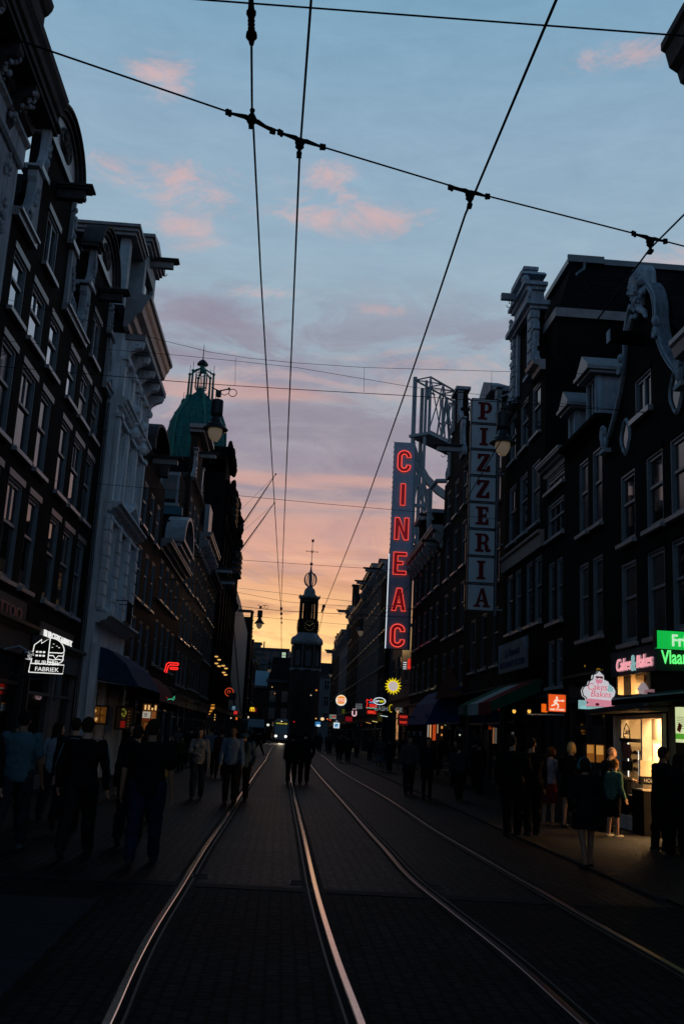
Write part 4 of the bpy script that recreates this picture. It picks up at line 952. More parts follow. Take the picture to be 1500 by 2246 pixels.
for i, ch in enumerate('CAENIC'): letter3(ch, .55+i*1.5, 21.3, 3.0, 1.1)

t = empty('neon_sign', (6.68, 60, 0), radians(-2), 'tall vertical CINEAC neon sign with red outlined letters', 'neon sign')
M_sgn = mat('sign_panel', (.30,.38,.48), .5, var=.1)
b = MB(); b.box(-.64,.64,0,.55,6.9,19.88); b.build('panel', M_sgn, t)
b = MB()
for k in range(40): z = 7+k*.33; b.box(-.70,-.645,.05,.12,z,z+.05); b.box(.645,.70,.05,.12,z,z+.05)
b.box(.66,.80,.1,.5,6.9,19.5); b.build('trim_stud', M_steel, t)
b = MB(); b.tube([(-.70,.02,6.9),(-.70,.02,12.7)], .026, 6); b.build('white_tube', glow('white_neon', (225,235,245), 1.0), t)
b = MB(); b.box(.78,1.2,.2,.4,8.3,8.5); b.box(.78,1.2,.2,.4,11.3,11.5); b.box(.78,1.4,.2,.4,15.8,16.0); b.box(.78,1.0,.2,.4,18.8,19.0); b.build('wall_bracket', M_steel, t)
M_nr = glow('red_neon', (255,84,70), 1.1); M_nf = glow('red_letter_face', (104,8,14), .7)
def stroke(cl, w):
    P = [Vector(p) for p in cl]; L1, R1 = [], []
    for i, p in enumerate(P):
        d = (P[min(i+1,len(P)-1)]-P[max(i-1,0)]).normalized(); n = Vector((-d.y, d.x)); L1.append(tuple(p+n*w/2)); R1.append(tuple(p-n*w/2))
    return L1+R1[::-1]
cw, chh, sk = .66, 1.18, .20
Cc = [(cw-sk/2, .80)]+arc(cw/2, chh-cw/2, cw/2-sk/2, 0, 180, 10)+arc(cw/2, cw/2, cw/2-sk/2, 180, 360, 10)+[(cw-sk/2,.38)]
LET = {'C': [stroke(Cc, sk)], 'I': [[(.22,0),(.44,0),(.44,chh),(.22,chh)]],
       'N': [[(0,0),(.2,0),(.2,.72),(.46,0),(.66,0),(.66,chh),(.46,chh),(.46,.46),(.2,chh),(0,chh)]],
       'E': [[(0,0),(.62,0),(.62,.19),(.2,.19),(.2,.52),(.46,.52),(.46,.70),(.2,.70),(.2,.99),(.62,.99),(.62,chh),(0,chh)]],
       'A': [[(0,0),(.19,0),(.245,.26),(.415,.26),(.47,0),(.66,0),(.44,chh),(.22,chh)], [(.275,.42),(.385,.42),(.33,.78)]]}
tops = [18.45, 16.7, 14.75, 12.8, 10.9, 8.98]
for i, ch in enumerate('CINEAC'):
    yv = at([883,881,877,875,871,870][i], [1012,1085,1160,1236,1315,1394][i], Y=60); k = 1.28 if i else 1.22
    lp = [[((x-.33)*k*1.0, (y-chh/2)*1.17) for x, y in l] for l in LET[ch]]
    f = outline('letter_face', lp, M_nf, t, .03, loc=(0,-.03,yv.z))
    outline('neon_tube', lp, M_nr, f, tube=.027, fill=False, loc=(0,0,.05), rot=(0,0,0))

# ---- vertical pizzeria sign
t = empty('pizzeria_sign', (6.72, 34.5, 0), 0, 'vertical PIZZERIA sign of eight white boxes with dark red letters', 'sign')
M_pz = mat('sign_box_white', (.58,.64,.68), .5, var=.08, scale=1); M_pr = mat('dark_red_letter', (.16,.012,.018), .5, var=.1); M_pd = mat('sign_edge', (.03,.035,.04), .5)
def Rr(a, b_, c_, d): return [(a,c_),(b_,c_),(b_,d),(a,d)]
SLAB = {'P': [[(0,0),(.5,0),(.5,.12),(.37,.12),(.37,.38),(.50,.38)]+arc(.50,.69,.27,-90,90,12,.31)+[(0,1),(0,.88),(.13,.88),(.13,.12),(0,.12)], [(.37,.50),(.46,.50)]+arc(.46,.69,.11,-90,90,8,.19)+[(.37,.88)]],
        'I': [Rr(.12,.58,0,.12), Rr(.23,.47,.12,.88), Rr(.12,.58,.88,1)],
        'Z': [[(0,0),(.72,0),(.72,.34),(.6,.34),(.5,.13),(.28,.13),(.70,.88),(.70,1),(.04,1),(.04,.70),(.14,.70),(.24,.87),(.44,.87),(0,.12)]],
        'E': [[(0,0),(.70,0),(.70,.33),(.60,.33),(.50,.13),(.37,.13),(.37,.45),(.50,.45),(.50,.36),(.58,.36),(.58,.66),(.50,.66),(.50,.57),(.37,.57),(.37,.87),(.50,.87),(.60,.70),(.68,.70),(.68,1),(0,1),(0,.88),(.12,.88),(.12,.12),(0,.12)]],
        'R': [[(0,0),(.46,0),(.46,.12),(.34,.12),(.34,.42),(.44,.42),(.51,.34),(.53,.12),(.60,.0),(.78,0),(.87,.12),(.83,.18),(.77,.13),(.73,.17),(.71,.36),(.62,.47)]+arc(.49,.73,.25,-50,90,10,.27)+[(0,1),(0,.88),(.11,.88),(.11,.12),(0,.12)], [(.34,.54),(.44,.54)]+arc(.44,.71,.11,-90,90,8,.17)+[(.34,.88)]],
        'A': [[(0,0),(.34,0),(.34,.10),(.24,.10),(.29,.28),(.52,.28),(.57,.10),(.47,.10),(.47,0),(.86,0),(.86,.10),(.78,.10),(.53,1),(.36,1),(.10,.10),(0,.10)], [(.32,.39),(.49,.39),(.405,.74)]]}
P0, P1 = 14.0, 6.14; n8 = 8; stp = (P0-P1)/n8
for i, ch in enumerate('PIZZERIA'):
    zc = P0-stp*(i+.5); b = MB(); b.box(-.48,.44,-.14,.14,zc-stp/2+.035,zc+stp/2-.035); bx = b.build('letter_box', M_pz, t)
    b = MB()
    for a in ((-.50,-.475,-.15,.15),(.435,.46,-.15,.15)): b.box(a[0],a[1],a[2],a[3],zc-stp/2+.03,zc+stp/2-.03)
    b.box(-.475,.435,-.152,-.13,zc-stp/2+.02,zc-stp/2+.05); b.box(-.475,.435,-.152,-.13,zc+stp/2-.05,zc+stp/2-.02); b.build('frame', M_pd, bx)
    s0 = .66; outline('letter', [[((x-.36)*s0-.02, (y-.5)*.66) for x, y in l] for l in SLAB[ch]], M_pr, bx, .02, loc=(0,-.155,zc))
b = MB(); b.tube([(.52,0,P1-.1),(.52,0,P0+.1)], .05, 6)
for z in (P0-.3, 11.2, 8.6, P1+.1): b.tube([(.52,0,z),(.95,.0,z)], .035, 5)
b.tube([(.4,0,P0+.05),(1.2,-.3,P0+.35)], .04, 5); b.build('mast', M_steel, t)

# ---- further right side, simpler
def far(name, label, ya, yb, H, m, X=XR, n=3, trim=M_trim, fr=M_framed, st_=False, bm=False, ck=.6, **kw):
    h = House(name, label, 'R', X, ya, yb, H, m); w = yb-ya
    zz = []; z = 4.2
    while z+2.0 < H-.3: zz.append((z, min(z+1.9, H-.7))); z += 2.75
    rows(h, [ya+w*(i+.5)/n for i in range(n)], zz, min(1.2, w/n*.6), fr); h.shop(z1=3.3, bays=max(2, n-1)); h.wall()
    if st_: stepped(h, .3, w-.3, H, H+3.2, 4)
    else: h.cornice(H-.3, ck, ck, trim, brackets=n*2)
    h.roof(H+2.2)
    if bm: h.beam(ya+w*.5, H-.2 if not st_ else H+.6, 1.6, M_frame)
    return h
far('dark_house', 'dark house with a cornice just past the cinema', 75, 80.5, 14.6, M_black, bm=True)
h = far('beige_house', 'pale house with a wide bracketed cornice behind the neon cinema sign', 80.5, 94, 15.0, mat('beige_house_wall', (.13,.115,.11), .8, var=.15), n=5, fr=M_frame, bm=True, ck=.9)
far('beige_narrow_house', 'pale narrow house past the wide cornice, with small windows', 94, 103, 14.2, mat('grey_wall', (.10,.095,.095), .8, var=.15), n=3, fr=M_frame, st_=False)
far('chimney_house', 'dark house with a tall roof and thin chimney on the far right side', 103, 114, 14.5, M_black, n=4, st_=False)
h = far('corner_stack_house', 'dark house with chimney stack beside the evening sky', 114, 121, 16.0, M_brown, n=3, bm=True)
b = MB(); b.box(.4,1.2,.2,1.0,16,19.4); b.box(.3,1.3,.1,1.1,19.4,19.6); b.build('chimney', M_brown, h.root)
far('curved_cornice_house', 'pale house with rows of small windows and an orange lit cornice', 121, 138, 13.6, M_pale, n=6, fr=M_frame, ck=.9)
far('far_dark_house', 'far dark house with two hoist beams near the clock tower', 138, 150, 13.2, M_black, n=3, bm=True)
far('farthest_house', 'farthest house of the right side, dark with a small gable', 150, 172, 14.0, M_black, n=4, st_=True, bm=True, X=8.0)
# ================================================================== END OF THE STREET
def blockhouse(name, label, cx, cy, w, d, H, m, zroof=None, rm=None, cols=4, rws=3, rz=0, fr=M_framed, lit=None, z00=4.0, dz=3.2):
    t = empty(name, (cx, cy, 0), rz, label, 'building'); b = MB(); b.box(-w/2, w/2, 0, d, 0, H); b.build('wall', m, t)
    b = MB(); b.box(-w/2-.3, w/2+.3, -.35, 0, H-.5, H); b.build('cornice', M_trimd, t)
    if zroof:
        b = MB(); b.add([(-w/2,0,H+.003),(w/2,0,H+.003),(w/2,d,H+.003),(-w/2,d,H+.003),(-w/2+.8,d*.45,zroof),(w/2-.8,d*.45,zroof),(w/2-.8,d*.6,zroof),(-w/2+.8,d*.6,zroof)], [(0,1,5,4),(1,2,6,5),(2,3,7,6),(3,0,4,7),(4,5,6,7)]); b.build('roof', rm or M_slate, t)
    f = MB(); ww = w/cols*.42; hh = dz*.58
    f.box(-ww/2-.12, -ww/2, -.1, 0, 0, hh); f.box(ww/2, ww/2+.12, -.1, 0, 0, hh); f.box(-ww/2-.12, ww/2+.12, -.1, 0, hh, hh+.12); f.box(-ww/2-.12, ww/2+.12, -.16, 0, -.12, 0); f.box(-.05,.05,-.06,-.02,0,hh); f.box(-ww/2,ww/2,-.06,-.02,hh*.6,hh*.6+.1)
    fm = f.mesh('window'); g = MB(); g.box(-ww/2, ww/2, -.02, -.005, 0, hh); gm = g.mesh('pane')
    for r in range(rws):
        for c_ in range(cols):
            o = link('window', fm, fr, t, (-w/2+w*(c_+.5)/cols, 0, z00+r*dz)); p = link('pane', gm if not (lit and (r, c_) in lit) else gm.copy(), M_glass, o)
            if lit and (r, c_) in lit: p.data.materials.clear(); p.data.materials.append(lit[(r, c_)])
    return t
blockhouse('corner_hall', 'dark low hall with a blue green roof left of the clock tower', -1.9, 198, 9.2, 12, 10.2, M_brown, 13.4, mat('blue_roof', (.16,.27,.32), .5, bump=.2), 4, 2, fr=M_trimd)
blockhouse('far_blue_block', 'far blue grey apartment block with a lit top window behind the hall roof', -5.3, 240, 12, 12, 21.0, mat('far_grey', (.07,.085,.095), .8), None, None, 6, 5, radians(-4), lit={(4,5): glow('far_window', (190,215,180), .9)}, z00=5.0, dz=3.3)
t = empty('penthouse', (-8.0, 240.5, 21.0), 0, 'small roof house with vents on the far blue grey block', 'roof house'); b = MB(); b.box(-2,2,0,6,0,1.1); b.build('wall', mat('far_grey', (.07,.085,.095), .8), t); b = MB(); b.box(-2.3,2.3,-.3,6.2,1.1,1.25); b.build('roof', M_lead, t); b = MB(); b.tube([(2.8,1,0),(2.8,1,1.6)], .15, 6); b.build('vent', M_lead, t)
blockhouse('tower_guardhouse', 'dark gabled guardhouse joined to the foot of the clock tower', 0.4, 192, 6.8, 10, 11.2, M_brown, 15.8, M_slate, 3, 2, fr=M_framed)
blockhouse('pale_palace_block', 'pale grey building with rows of tall windows right of the clock tower', 9.9, 205, 8.5, 14, 13.4, M_pale, 16.2, M_slate, 4, 3, fr=M_frame)
for i, (x, z) in enumerate(((7.4,16.2),(9.4,16.2))):
    pass
# low wooded rise between
# ---- clock tower
T0 = (3.95, 190.0, 0)
t = empty('clock_tower', T0, radians(8), 'tall clock tower with an open crown and weathervane at the end of the street', 'tower')
M_tb = brick('tower_brick', (.030,.022,.020), (.022,.017,.016), (.02,.019,.018), bump=.3)
def octa(b, r0, z0, r1, z1, n=8, ph=pi/8, c=(0,0)):
    b.add([(c[0]+r0*cos(2*pi*k/n+ph), c[1]+r0*sin(2*pi*k/n+ph), z0) for k in range(n)]+[(c[0]+r1*cos(2*pi*k/n+ph), c[1]+r1*sin(2*pi*k/n+ph), z1) for k in range(n)],
          [tuple(range(n))[::-1], tuple(range(n, 2*n))]+[(k, (k+1)%n, n+(k+1)%n, n+k) for k in range(n)])
b = MB(); b.lathe([(3.0,0),(2.9,13.5)], 20); octa(b, 2.75, 13.5, 2.62, 18.3); b.build('shaft', M_tb, t)
b = MB(); octa(b, 3.05, 13.3, 3.05, 13.6); octa(b, 3.15, 13.6, 3.15, 13.75); octa(b, 3.0, 18.3, 3.2, 18.7); octa(b, 3.15, 18.7, 3.15, 18.95); octa(b, 3.0, 18.95, 2.3, 20.2); octa(b, 2.2,20.2,2.0,20.6)
for k in range(4):
    a = pi/2*k-pi/2; b.ell((2.15*cos(a), 2.15*sin(a), 19.0), (.95,.95,1.0), 12, 8)
b.build('skirt_roof', M_lead, t)
b = MB()
for k in range(8):
    a = 2*pi*k/8+pi/8; b.tube([(2.86*cos(a),2.86*sin(a),13.8),(2.76*cos(a),2.76*sin(a),18.2)], .16, 6)
for k in range(8):
    a = 2*pi*k/8; bx = Matrix.Rotation(a, 4, 'Z'); b.prism([(-.55,14.2),(.55,14.2),(.55,16.6)]+[(.55*cos(radians(q)), 16.6+.6*sin(radians(q))) for q in range(15, 180, 15)]+[(-.55,16.6)], -2.68, -2.6, axis='y', T=bx)
b.build('blind_arch', mat('tower_stone', (.05,.052,.058), .8), t)
b = MB(); octa(b, 1.75, 20.5, 1.7, 23.2); b.build('clock_stage', M_tb, t)
b = MB()
for k in range(8):
    a = 2*pi*k/8+pi/8; b.tube([(1.62*cos(a),1.62*sin(a),23.2),(1.58*cos(a),1.58*sin(a),27.3)], .24, 6)
octa(b, 1.85, 23.1, 1.85, 23.35); octa(b, 1.75, 26.6, 1.75, 27.35); octa(b, .4, 23.3, .4, 26.8)
for z in (24.2, 25.4): b.ell((0,0,z), (.55,.55,.5), 10, 6)
b.build('belfry', M_tb, t)
b = MB(); octa(b, 2.05, 27.35, 2.15, 27.6); octa(b, 2.1, 27.6, 1.2, 28.2); b.lathe([(1.15,0),(1.1,.5),(.95,1.0),(.6,1.35),(.5,1.5)], 16, (0,0,28.2)); b.lathe([(.55,0),(.55,.12),(.3,.2)], 12, (0,0,29.6))
b.build('bell_roof', M_lead, t)
b = MB()
for k in range(8):
    a = 2*pi*k/8+pi/8; b.lathe([(.1,0),(.16,.25),(.05,.45)], 7, (2.0*cos(a),2.0*sin(a),27.6))
    b.tube([((.25+.95*sin(radians(q)))*cos(a), (.25+.95*sin(radians(q)))*sin(a), 31.15-1.35*cos(radians(q))) for q in range(0, 181, 15)], .10, 5)
b.lathe([(.45,0),(.28,.4),(.14,.9),(.16,1.1),(.08,1.6),(.08,2.0)], 10, (0,0,32.4)); b.tube([(0,0,29.6),(0,0,32.5)], .18, 6); b.ell((0,0,34.3),(.3,.3,.32)); b.build('open_crown', M_lead, t)
b = MB(); b.tube([(0,0,34.5),(0,0,39.3)], [.07,.04], 6); b.tube([(-1.05,0,36.8),(1.05,0,36.8)], .05, 5); b.tube([(.24*cos(2*pi*k/12),0,36.8+.24*sin(2*pi*k/12)) for k in range(13)], .05, 5)
for x in (-1.05,1.05): b.ell((x,0,36.8),(.12,.08,.12),6,5)
b.prism([(0,38.6),(.25,38.8),(.3,39.4),(.1,39.2),(-.15,39.3),(-.25,38.9)], -.03, .03); b.build('weathervane', M_iron, t)
for k in range(4):
    a = pi/2*k; R4 = Matrix.Rotation(a, 4, 'Z'); y = -1.78
    b = MB(); b.lathe([(1.32,0),(1.36,.1),(1.1,.14),(1.08,.06)], 24, T=R4 @ Matrix.Translation((0,y,21.9)) @ Matrix.Rotation(pi/2, 4, 'X')); cf = b.build('clock_face', M_blk, t)
    b = MB()
    for j in range(12): q = radians(j*30); b.box(-.05,.05,-.2,-.15,.78,1.06, R4 @ Matrix.Translation((0,y,21.9)) @ Matrix.Rotation(q, 4, 'Y'))
    for q, l in ((55,.9),(-70,.6)): b.box(-.06,.06,-.24,-.2,-.15,l, R4 @ Matrix.Translation((0,y,21.9)) @ Matrix.Rotation(radians(q), 4, 'Y'))
    b.build('clock_hand', M_gold, cf)
t.scale = (1,1,.978)
# far trees behind the hall
def tree(x, y, H, r, label):
    random.seed(int(x*10+y)); t = empty('tree', (x, y, 0), 0, label, 'tree', 'trees beyond the end of the street'); b = MB(); b.tube([(0,0,0),(.1,0,H*.35),(0,.1,H*.7)], [.3,.22,.1], 7)
    for k in range(6): a = k*1.1; b.tube([(0,0,H*(.35+.05*k)),(r*.7*cos(a), r*.7*sin(a), H*(.6+.05*k))], [.12,.04], 5)
    b.build('trunk', M_brown, t); b = MB()
    cl = [(random.uniform(-r,r)*.7, random.uniform(-r,r)*.7, H*random.uniform(.5,.98)) for _ in range(26)]
    for k in range(2600):
        c = random.choice(cl); d = Vector((random.gauss(0,1),random.gauss(0,1),random.gauss(0,.8))).normalized()*r*.36*random.random()**.4; p = Vector(c)+d; a = Vector((random.gauss(0,1),random.gauss(0,1),random.gauss(0,1))).normalized()*.22; e = a.orthogonal().normalized()*.14
        b.add([tuple(p-a),tuple(p+e),tuple(p+a),tuple(p-e)], [(0,1,2,3)])
    b.build('crown', mat('dark_foliage', (.03,.045,.02), .8), t)
tree(-6.9, 215, 17, 3.2, 'dark tree rising behind the left end of the hall roof'); tree(-1.2, 225, 17, 3.4, 'dark tree rising behind the hall roof'); tree(1.3, 222, 16.4, 3.0, 'dark tree against the left flank of the clock tower')

# ================================================================== OVERHEAD WIRES
def wire(name, pts, r, label, group, cat='wire'):
    p0 = Vector(pts[0]); b = MB(); b.tube([tuple(Vector(p)-p0) for p in pts], r, 6); o = b.build(name, M_wire); o.location = p0; return tag(o, label, cat, group)
ZW = 5.8
def gp(l): return [at(*p, Z=ZW) for p in l]
def ext(ps, yfar, xfar, near=3.0):
    d = ps[1]-ps[0]; return [ps[0]-d*(near/max(d.length,.1))]+ps+[Vector((xfar, yfar, ZW))]
wire('contact_wire', ext(gp([(551,8),(553,240),(556,280),(572,600),(586,835),(588,870),(605,1150),(613,1290),(617,1345)]), 150, 0.0), .008, 'leftmost overhead contact wire, carrying the bead insulator', 'tram contact wires')
wire('contact_wire', ext(gp([(682,5),(657,345),(636,850),(624,1130),(617,1320)]), 45, -.2)[:-1]+[Vector((-.2,60,ZW))], .009, 'second contact wire, running down beside the leftmost to meet it', 'tram contact wires')
wire('contact_wire', ext(gp([(1217,5),(1040,425),(1020,470),(960,650),(885,870),(800,1110),(712,1330)]), 150, 2.9), .009, 'contact wire slanting down from the top middle right to the clock tower', 'tram contact wires')
wire('contact_wire', ext(gp([(1500,470),(1425,545),(1310,700),(1160,860),(1020,1100),(940,1230),(860,1330)]), 75, 3.3), .0075, 'rightmost contact wire crossing in front of the dormered house', 'tram contact wires')
def span(name, a, b_, sag, r, lab, grp, n=14):
    a, b_ = Vector(a), Vector(b_); return wire(name, [a+(b_-a)*(i/n)-Vector((0,0,sag*4*(i/n)*(1-i/n))) for i in range(n+1)], r, lab, grp)
def lp(px, Z=None, Y=None): return at(*px, Z=Z, Y=Y)
G1 = 'cross span wires over the street'
a, b_ = lp((520,5),Z=5.95), lp((1450,75),Z=5.95); d = (b_-a)
span('span_wire', a-d*2.1, a+d*2.85, 0, .006, 'thin span wire across the very top of the photo', G1)
p = gp([(120,115),(550,262),(660,308),(1030,420),(1425,521)])
dl_ = (p[0]-p[1]); q0 = p[0]+dl_*((-5.85-p[0].x)/dl_.x); dr_ = p[4]-p[3]; q1 = p[4]+dr_*((7.5-p[4].x)/dr_.x)
wire('span_wire', [q0]+p+[q1], .007, 'span wire carrying the four black wire hangers', G1)
YS = 18.2
def strand(l, Y, r, lab, x0=-5.75, x1=7.45):
    ps = [lp(q, Y=Y) for q in l]; d0 = ps[0]-ps[1]; d1 = ps[-1]-ps[-2]
    return wire('span_wire', [ps[0]+d0*((x0-ps[0].x)/d0.x)]+ps+[ps[-1]+d1*((x1-ps[-1].x)/d1.x)], r, lab, G1)
strand([(245,717),(350,745),(460,772),(550,786),(650,796),(800,806),(1110,815)], YS, .0045, 'uppermost of the three thin lamp wires, sagging over the street')
strand([(245,767),(400,780),(500,790),(650,806),(910,850),(1110,872)], YS, .0045, 'middle one of the three thin lamp wires')
strand([(250,825),(380,836),(500,845),(700,857),(880,867),(1110,883)], YS, .007, 'lowest and thickest of the three lamp wires, holding the two big lamps')
strand([(380,1075),(500,1085),(700,1104),(860,1118)], 25, .006, 'span wire crossing below the cinema sign top', -5.7, 7.4)
strand([(525,1228),(700,1240),(860,1250)], 45, .009, 'far span wire just above the weathervane cross', -5.7, 7.4)
strand([(525,1290),(610,1300),(760,1318)], 43, .007, 'far lamp wire at the top of the tower crown', -5.7, 7.4)
strand([(525,1300),(630,1320),(690,1325),(760,1329)], 43, .007, 'far lamp wire crossing the clock tower belfry', -5.7, 7.4)
strand([(525,1330),(620,1340),(760,1347)], 43, .011, 'lowest far lamp wire holding the distant hanging lamp', -5.7, 7.4)
strand([(560,1352),(700,1365),(760,1370)], 68, .010, 'faint span wire across the clock face', -5.6, 7.4)
for (x, y0, y1) in ((517,785,845),(799,806,860),(1078,815,880)):
    a, b_ = lp((x,y0),Y=YS), lp((x-1,y1),Y=YS); wire('drop_wire', [a, b_], .0035, 'short vertical tie between the lamp wires at %s' % {517:'the left lamp',799:'mid street',1078:'the pizzeria sign'}[x], 'vertical ties between lamp wires')
# brackets between wires on the far right tower side
# ---- wire hangers on the span
def hanger(pl, pc, pr, flip, lab):
    a, c, e = (at(*q, Z=ZW) for q in (pl, pc, pr)); t = empty('wire_hanger', c, 0, lab, 'wire hanger', 'black wire hangers on the near span wire')
    for s_, v in ((1, a-c), (1, e-c)):
        b = MB(); d = v; b.tube([(0,0,.0), tuple(d*.25+Vector((0,0,.012))), tuple(d*.9)], [.022,.019,.009], 6); b.tube([tuple(d*.86+Vector((0,0,-.022))), tuple(d*.86+Vector((0,0,.022)))], .012, 6); b.tube([tuple(d*.97+Vector((0,0,-.016))), tuple(d*.97+Vector((0,0,.022)))], .014, 6)
        b.build('arm', M_wire, t)
    z = -.006 if not flip else .0
    k = -1
    b = MB(); b.lathe([(.016,.02),(.032,.01),(.036,-.015),(.028,-.035),(.033,-.045),(.02,-.06),(.013,-.07),(.013,-.085),(.02,-.09),(.02,-.1),(.008,-.108)] if not flip else [(.02,-.03),(.034,-.01),(.036,.015),(.026,.035),(.016,.05),(.012,.065),(.018,.072),(.018,.085),(.006,.095)], 12)
    b.build('insulator', M_wire, t)
    b = MB(); b.box(-.018,.018,-.03,.03,-.118 if not flip else -.05,-.098 if not flip else -.03); b.build('clamp', M_wire, t)
hanger((497,246),(552,264),(602,290),True,'leftmost wire hanger, its insulator standing up on the span')
hanger((611,290),(658,310),(712,324),False,'second wire hanger, touching the leftmost one')
hanger((984,411),(1030,424),(1072,432),False,'wire hanger in the upper right centre sky')
hanger((1386,512),(1425,526),(1461,530),False,'wire hanger at the right, above the mansard roof')
p0, p1 = at(551,6,Z=ZW), at(552,100,Z=ZW); d = p1-p0; t = empty('line_insulator', p0, 0, 'black bead insulator strung in the leftmost contact wire at the top', 'insulator')
b = MB(); st0 = [(-.6,.014),(.0,.016),(.05,.018),(.14,.020),(.2,.020),(.21,.030),(.25,.030),(.26,.020)]+[(.27+.045*k, .023 if k % 2 else .014) for k in range(9)]+[(.66,.018),(.70,.032),(.78,.036),(.84,.022),(.97,.014),(1,.006)]
b.tube([tuple(d*s_) for s_, r in st0], [r for s_, r in st0], 10); b.build('bead_string', M_wire, t)
p = at(617,1335,Z=ZW); t = empty('wire_coupling', p, 0, 'small coupling where the two left contact wires meet above the tram', 'insulator'); b = MB()
for k in range(4): b.ell((.005*k,1.5*k,0),(.045 if k < 2 else .03,.35,.05))
b.build('coupling', M_wire, t)
p = at(710,1330,Z=ZW); t = empty('wire_coupling', p, 0, 'small coupling on the slanting wire beside the clock tower', 'insulator'); b = MB(); b.ell((0,0,0),(.055,.3,.06)); b.ell((0,1,0),(.035,.8,.035)); b.build('coupling', M_wire, t)

# ---- hanging street lamps
def lamp(pos, label, s=1.0):
    t = empty('street_lamp', pos, radians(0), label, 'street lamp', 'street lamps hung over the street'); 
    M_lb = mat('lamp_metal', (.018,.024,.028), .45, metal=.2)
    b = MB(); b.lathe([(.0,0),(.075,.0),(.082,-.01),(.085,-.20),(.078,-.225),(.05,-.228),(.056,-.25),(.085,-.33),(.125,-.36),(.13,-.385),(.135,-.395),(.17,-.415),(.178,-.43),(.165,-.435),(.10,-.425)], 24); b.build('housing', M_lb, t, smooth=False)
    b = MB(); b.lathe([(.095,-.43),(.10,-.45),(.095,-.50),(.075,-.55),(.045,-.59),(.01,-.605)], 20); b.build('globe', LG, t, smooth=True)
    b = MB(); b.tube([(0,0,.0),(.005,0,.06)], .006, 5); b.box(-.035,.04,-.03,.03,.055,.14); b.tube([(.0,0,.14),(-.10,0,.185)], .010, 5); b.tube([(.01,0,.14),(.15,0,.18)], .010, 5)
    b.tube([(.04,0,.10),(.09,0,.08),(.135,0,.11)], .006, 4); b.tube([(.20+.055*cos(2*pi*k/20),0,.125+.055*sin(2*pi*k/20)) for k in range(21)], .006, 5); b.box(.13,.16,-.015,.015,.165,.195); b.build('suspension', M_lb, t)
    t.scale = (s,)*3; return t
LG = mat('lamp_globe', (.42,.36,.30), .25, var=.05, emit=(1.0,.75,.5), es=.07)  # lamp is unlit; faint emission stands in for light falling on the globe
for px, Y, s_, lab in (((478,878),YS,1.36,'big hanging lamp in front of the green dome'), ((1103,905),YS,1.45,'big hanging lamp beside the top of the pizzeria sign'), ((571,1339),43,1.32,'small hanging lamp left of the clock tower'),
                       ((792,1357),43,1.25,'small hanging lamp against the pale houses on the right'), ((592,1452),70,1.2,'distant hanging lamp over the hall roof'), ((726,1466),70,1.0,'distant hanging lamp right of the clock tower')):
    lamp(lp(px, Y=Y), lab, s_)
# ================================================================== SIGNS AND SHOPS
def L2W(h, u, out, z): return h.root.matrix_basis @ Vector((u, -out, z))
RL = pi/2; RR = -pi/2
# -- left
t = empty('wall_sign', (XL+.10, 20.1, 3.7), RL, 'reddish TATTOO lettering on a dark board at the left edge', 'sign')
b = MB(); b.box(-2.0,2.0,0,.05,-.1,.45); b.build('board', M_shop, t)
text('lettering', 'TATTOO', .36, glow('faded_red', (70,42,44), .22), t, (.35,-.012,.03), extrude=.012, width=2.5)
t = empty('shop_lamp', (-5.45, 20.9, 2.95), RL, 'chrome goose-neck lamp under the tattoo board', 'lamp'); b = MB(); b.tube([(0,.3,.1),(0,0,.18),(0,-.15,.1)], .025, 6); b.build('arm', M_steel, t)
b = MB(); b.ell((0,-.2,.02), (.32,.12,.09), 12, 7); b.build('lamp_shade', mat('chrome', (.6,.6,.6), .15, metal=1), t); b = MB(); b.ell((.08,-.2,-.05),(.16,.07,.03)); b.build('bulb', glow('cold_bulb', (200,205,210), .8), t)
t = empty('wall_sign', (XL+.12, 25.3, 3.58), RL, 'white lit BURGERFABRIEK lettering above the burger shop', 'sign')
b = MB(); b.box(-1.9,1.9,0,.04,-.12,.34); b.build('board', M_shop, t)
M_wl = glow('white_letters', (232,232,228), .95)
text('lettering', 'BURGERFABRIEK', .27, M_wl, t, (0,-.03,-.02), extrude=.012, width=3.2, space=1.15)
# round burger sign: factory half and burger half
t = empty('projecting_sign', (-4.86, 21, 2.62), 0, 'white outlined BURGER FABRIEK sign, half factory half burger, jutting over the pavement', 'sign')
b = MB(); b.box(-.36,.33,.0,.09,.0,.17)
b.prism([(-.33,.17),(-.01,.17),(-.01,.72),(-.17,.60),(-.17,.68),(-.30,.57)], 0, .09); b.prism([(-.01,.17),(.26,.17)]+[(.0+.33*cos(radians(a)), .42+.30*sin(radians(a))) for a in range(-35,91,10)]+[(-.01,.72)], 0, .09); b.build('panel', M_blk, t)
b = MB(); b.tube([(-.2,.05,0),(-.2,.05,-.06),(-.55,.1,-.10),(-.85,.1,.0)], .02, 5); b.build('bracket', M_iron, t)
def sl(name, pl, r=.011, m=None, par=None, y=-.015):
    b = MB()
    for p in pl: b.tube([(x, y, z) for x, z in p], r, 5)
    return b.build(name, m or M_wl, par or t)
Ar = lambda cx, cz, rx, rz, a0, a1, n=10: [(cx+rx*cos(radians(a0+(a1-a0)*i/n)), cz+rz*sin(radians(a0+(a1-a0)*i/n))) for i in range(n+1)]
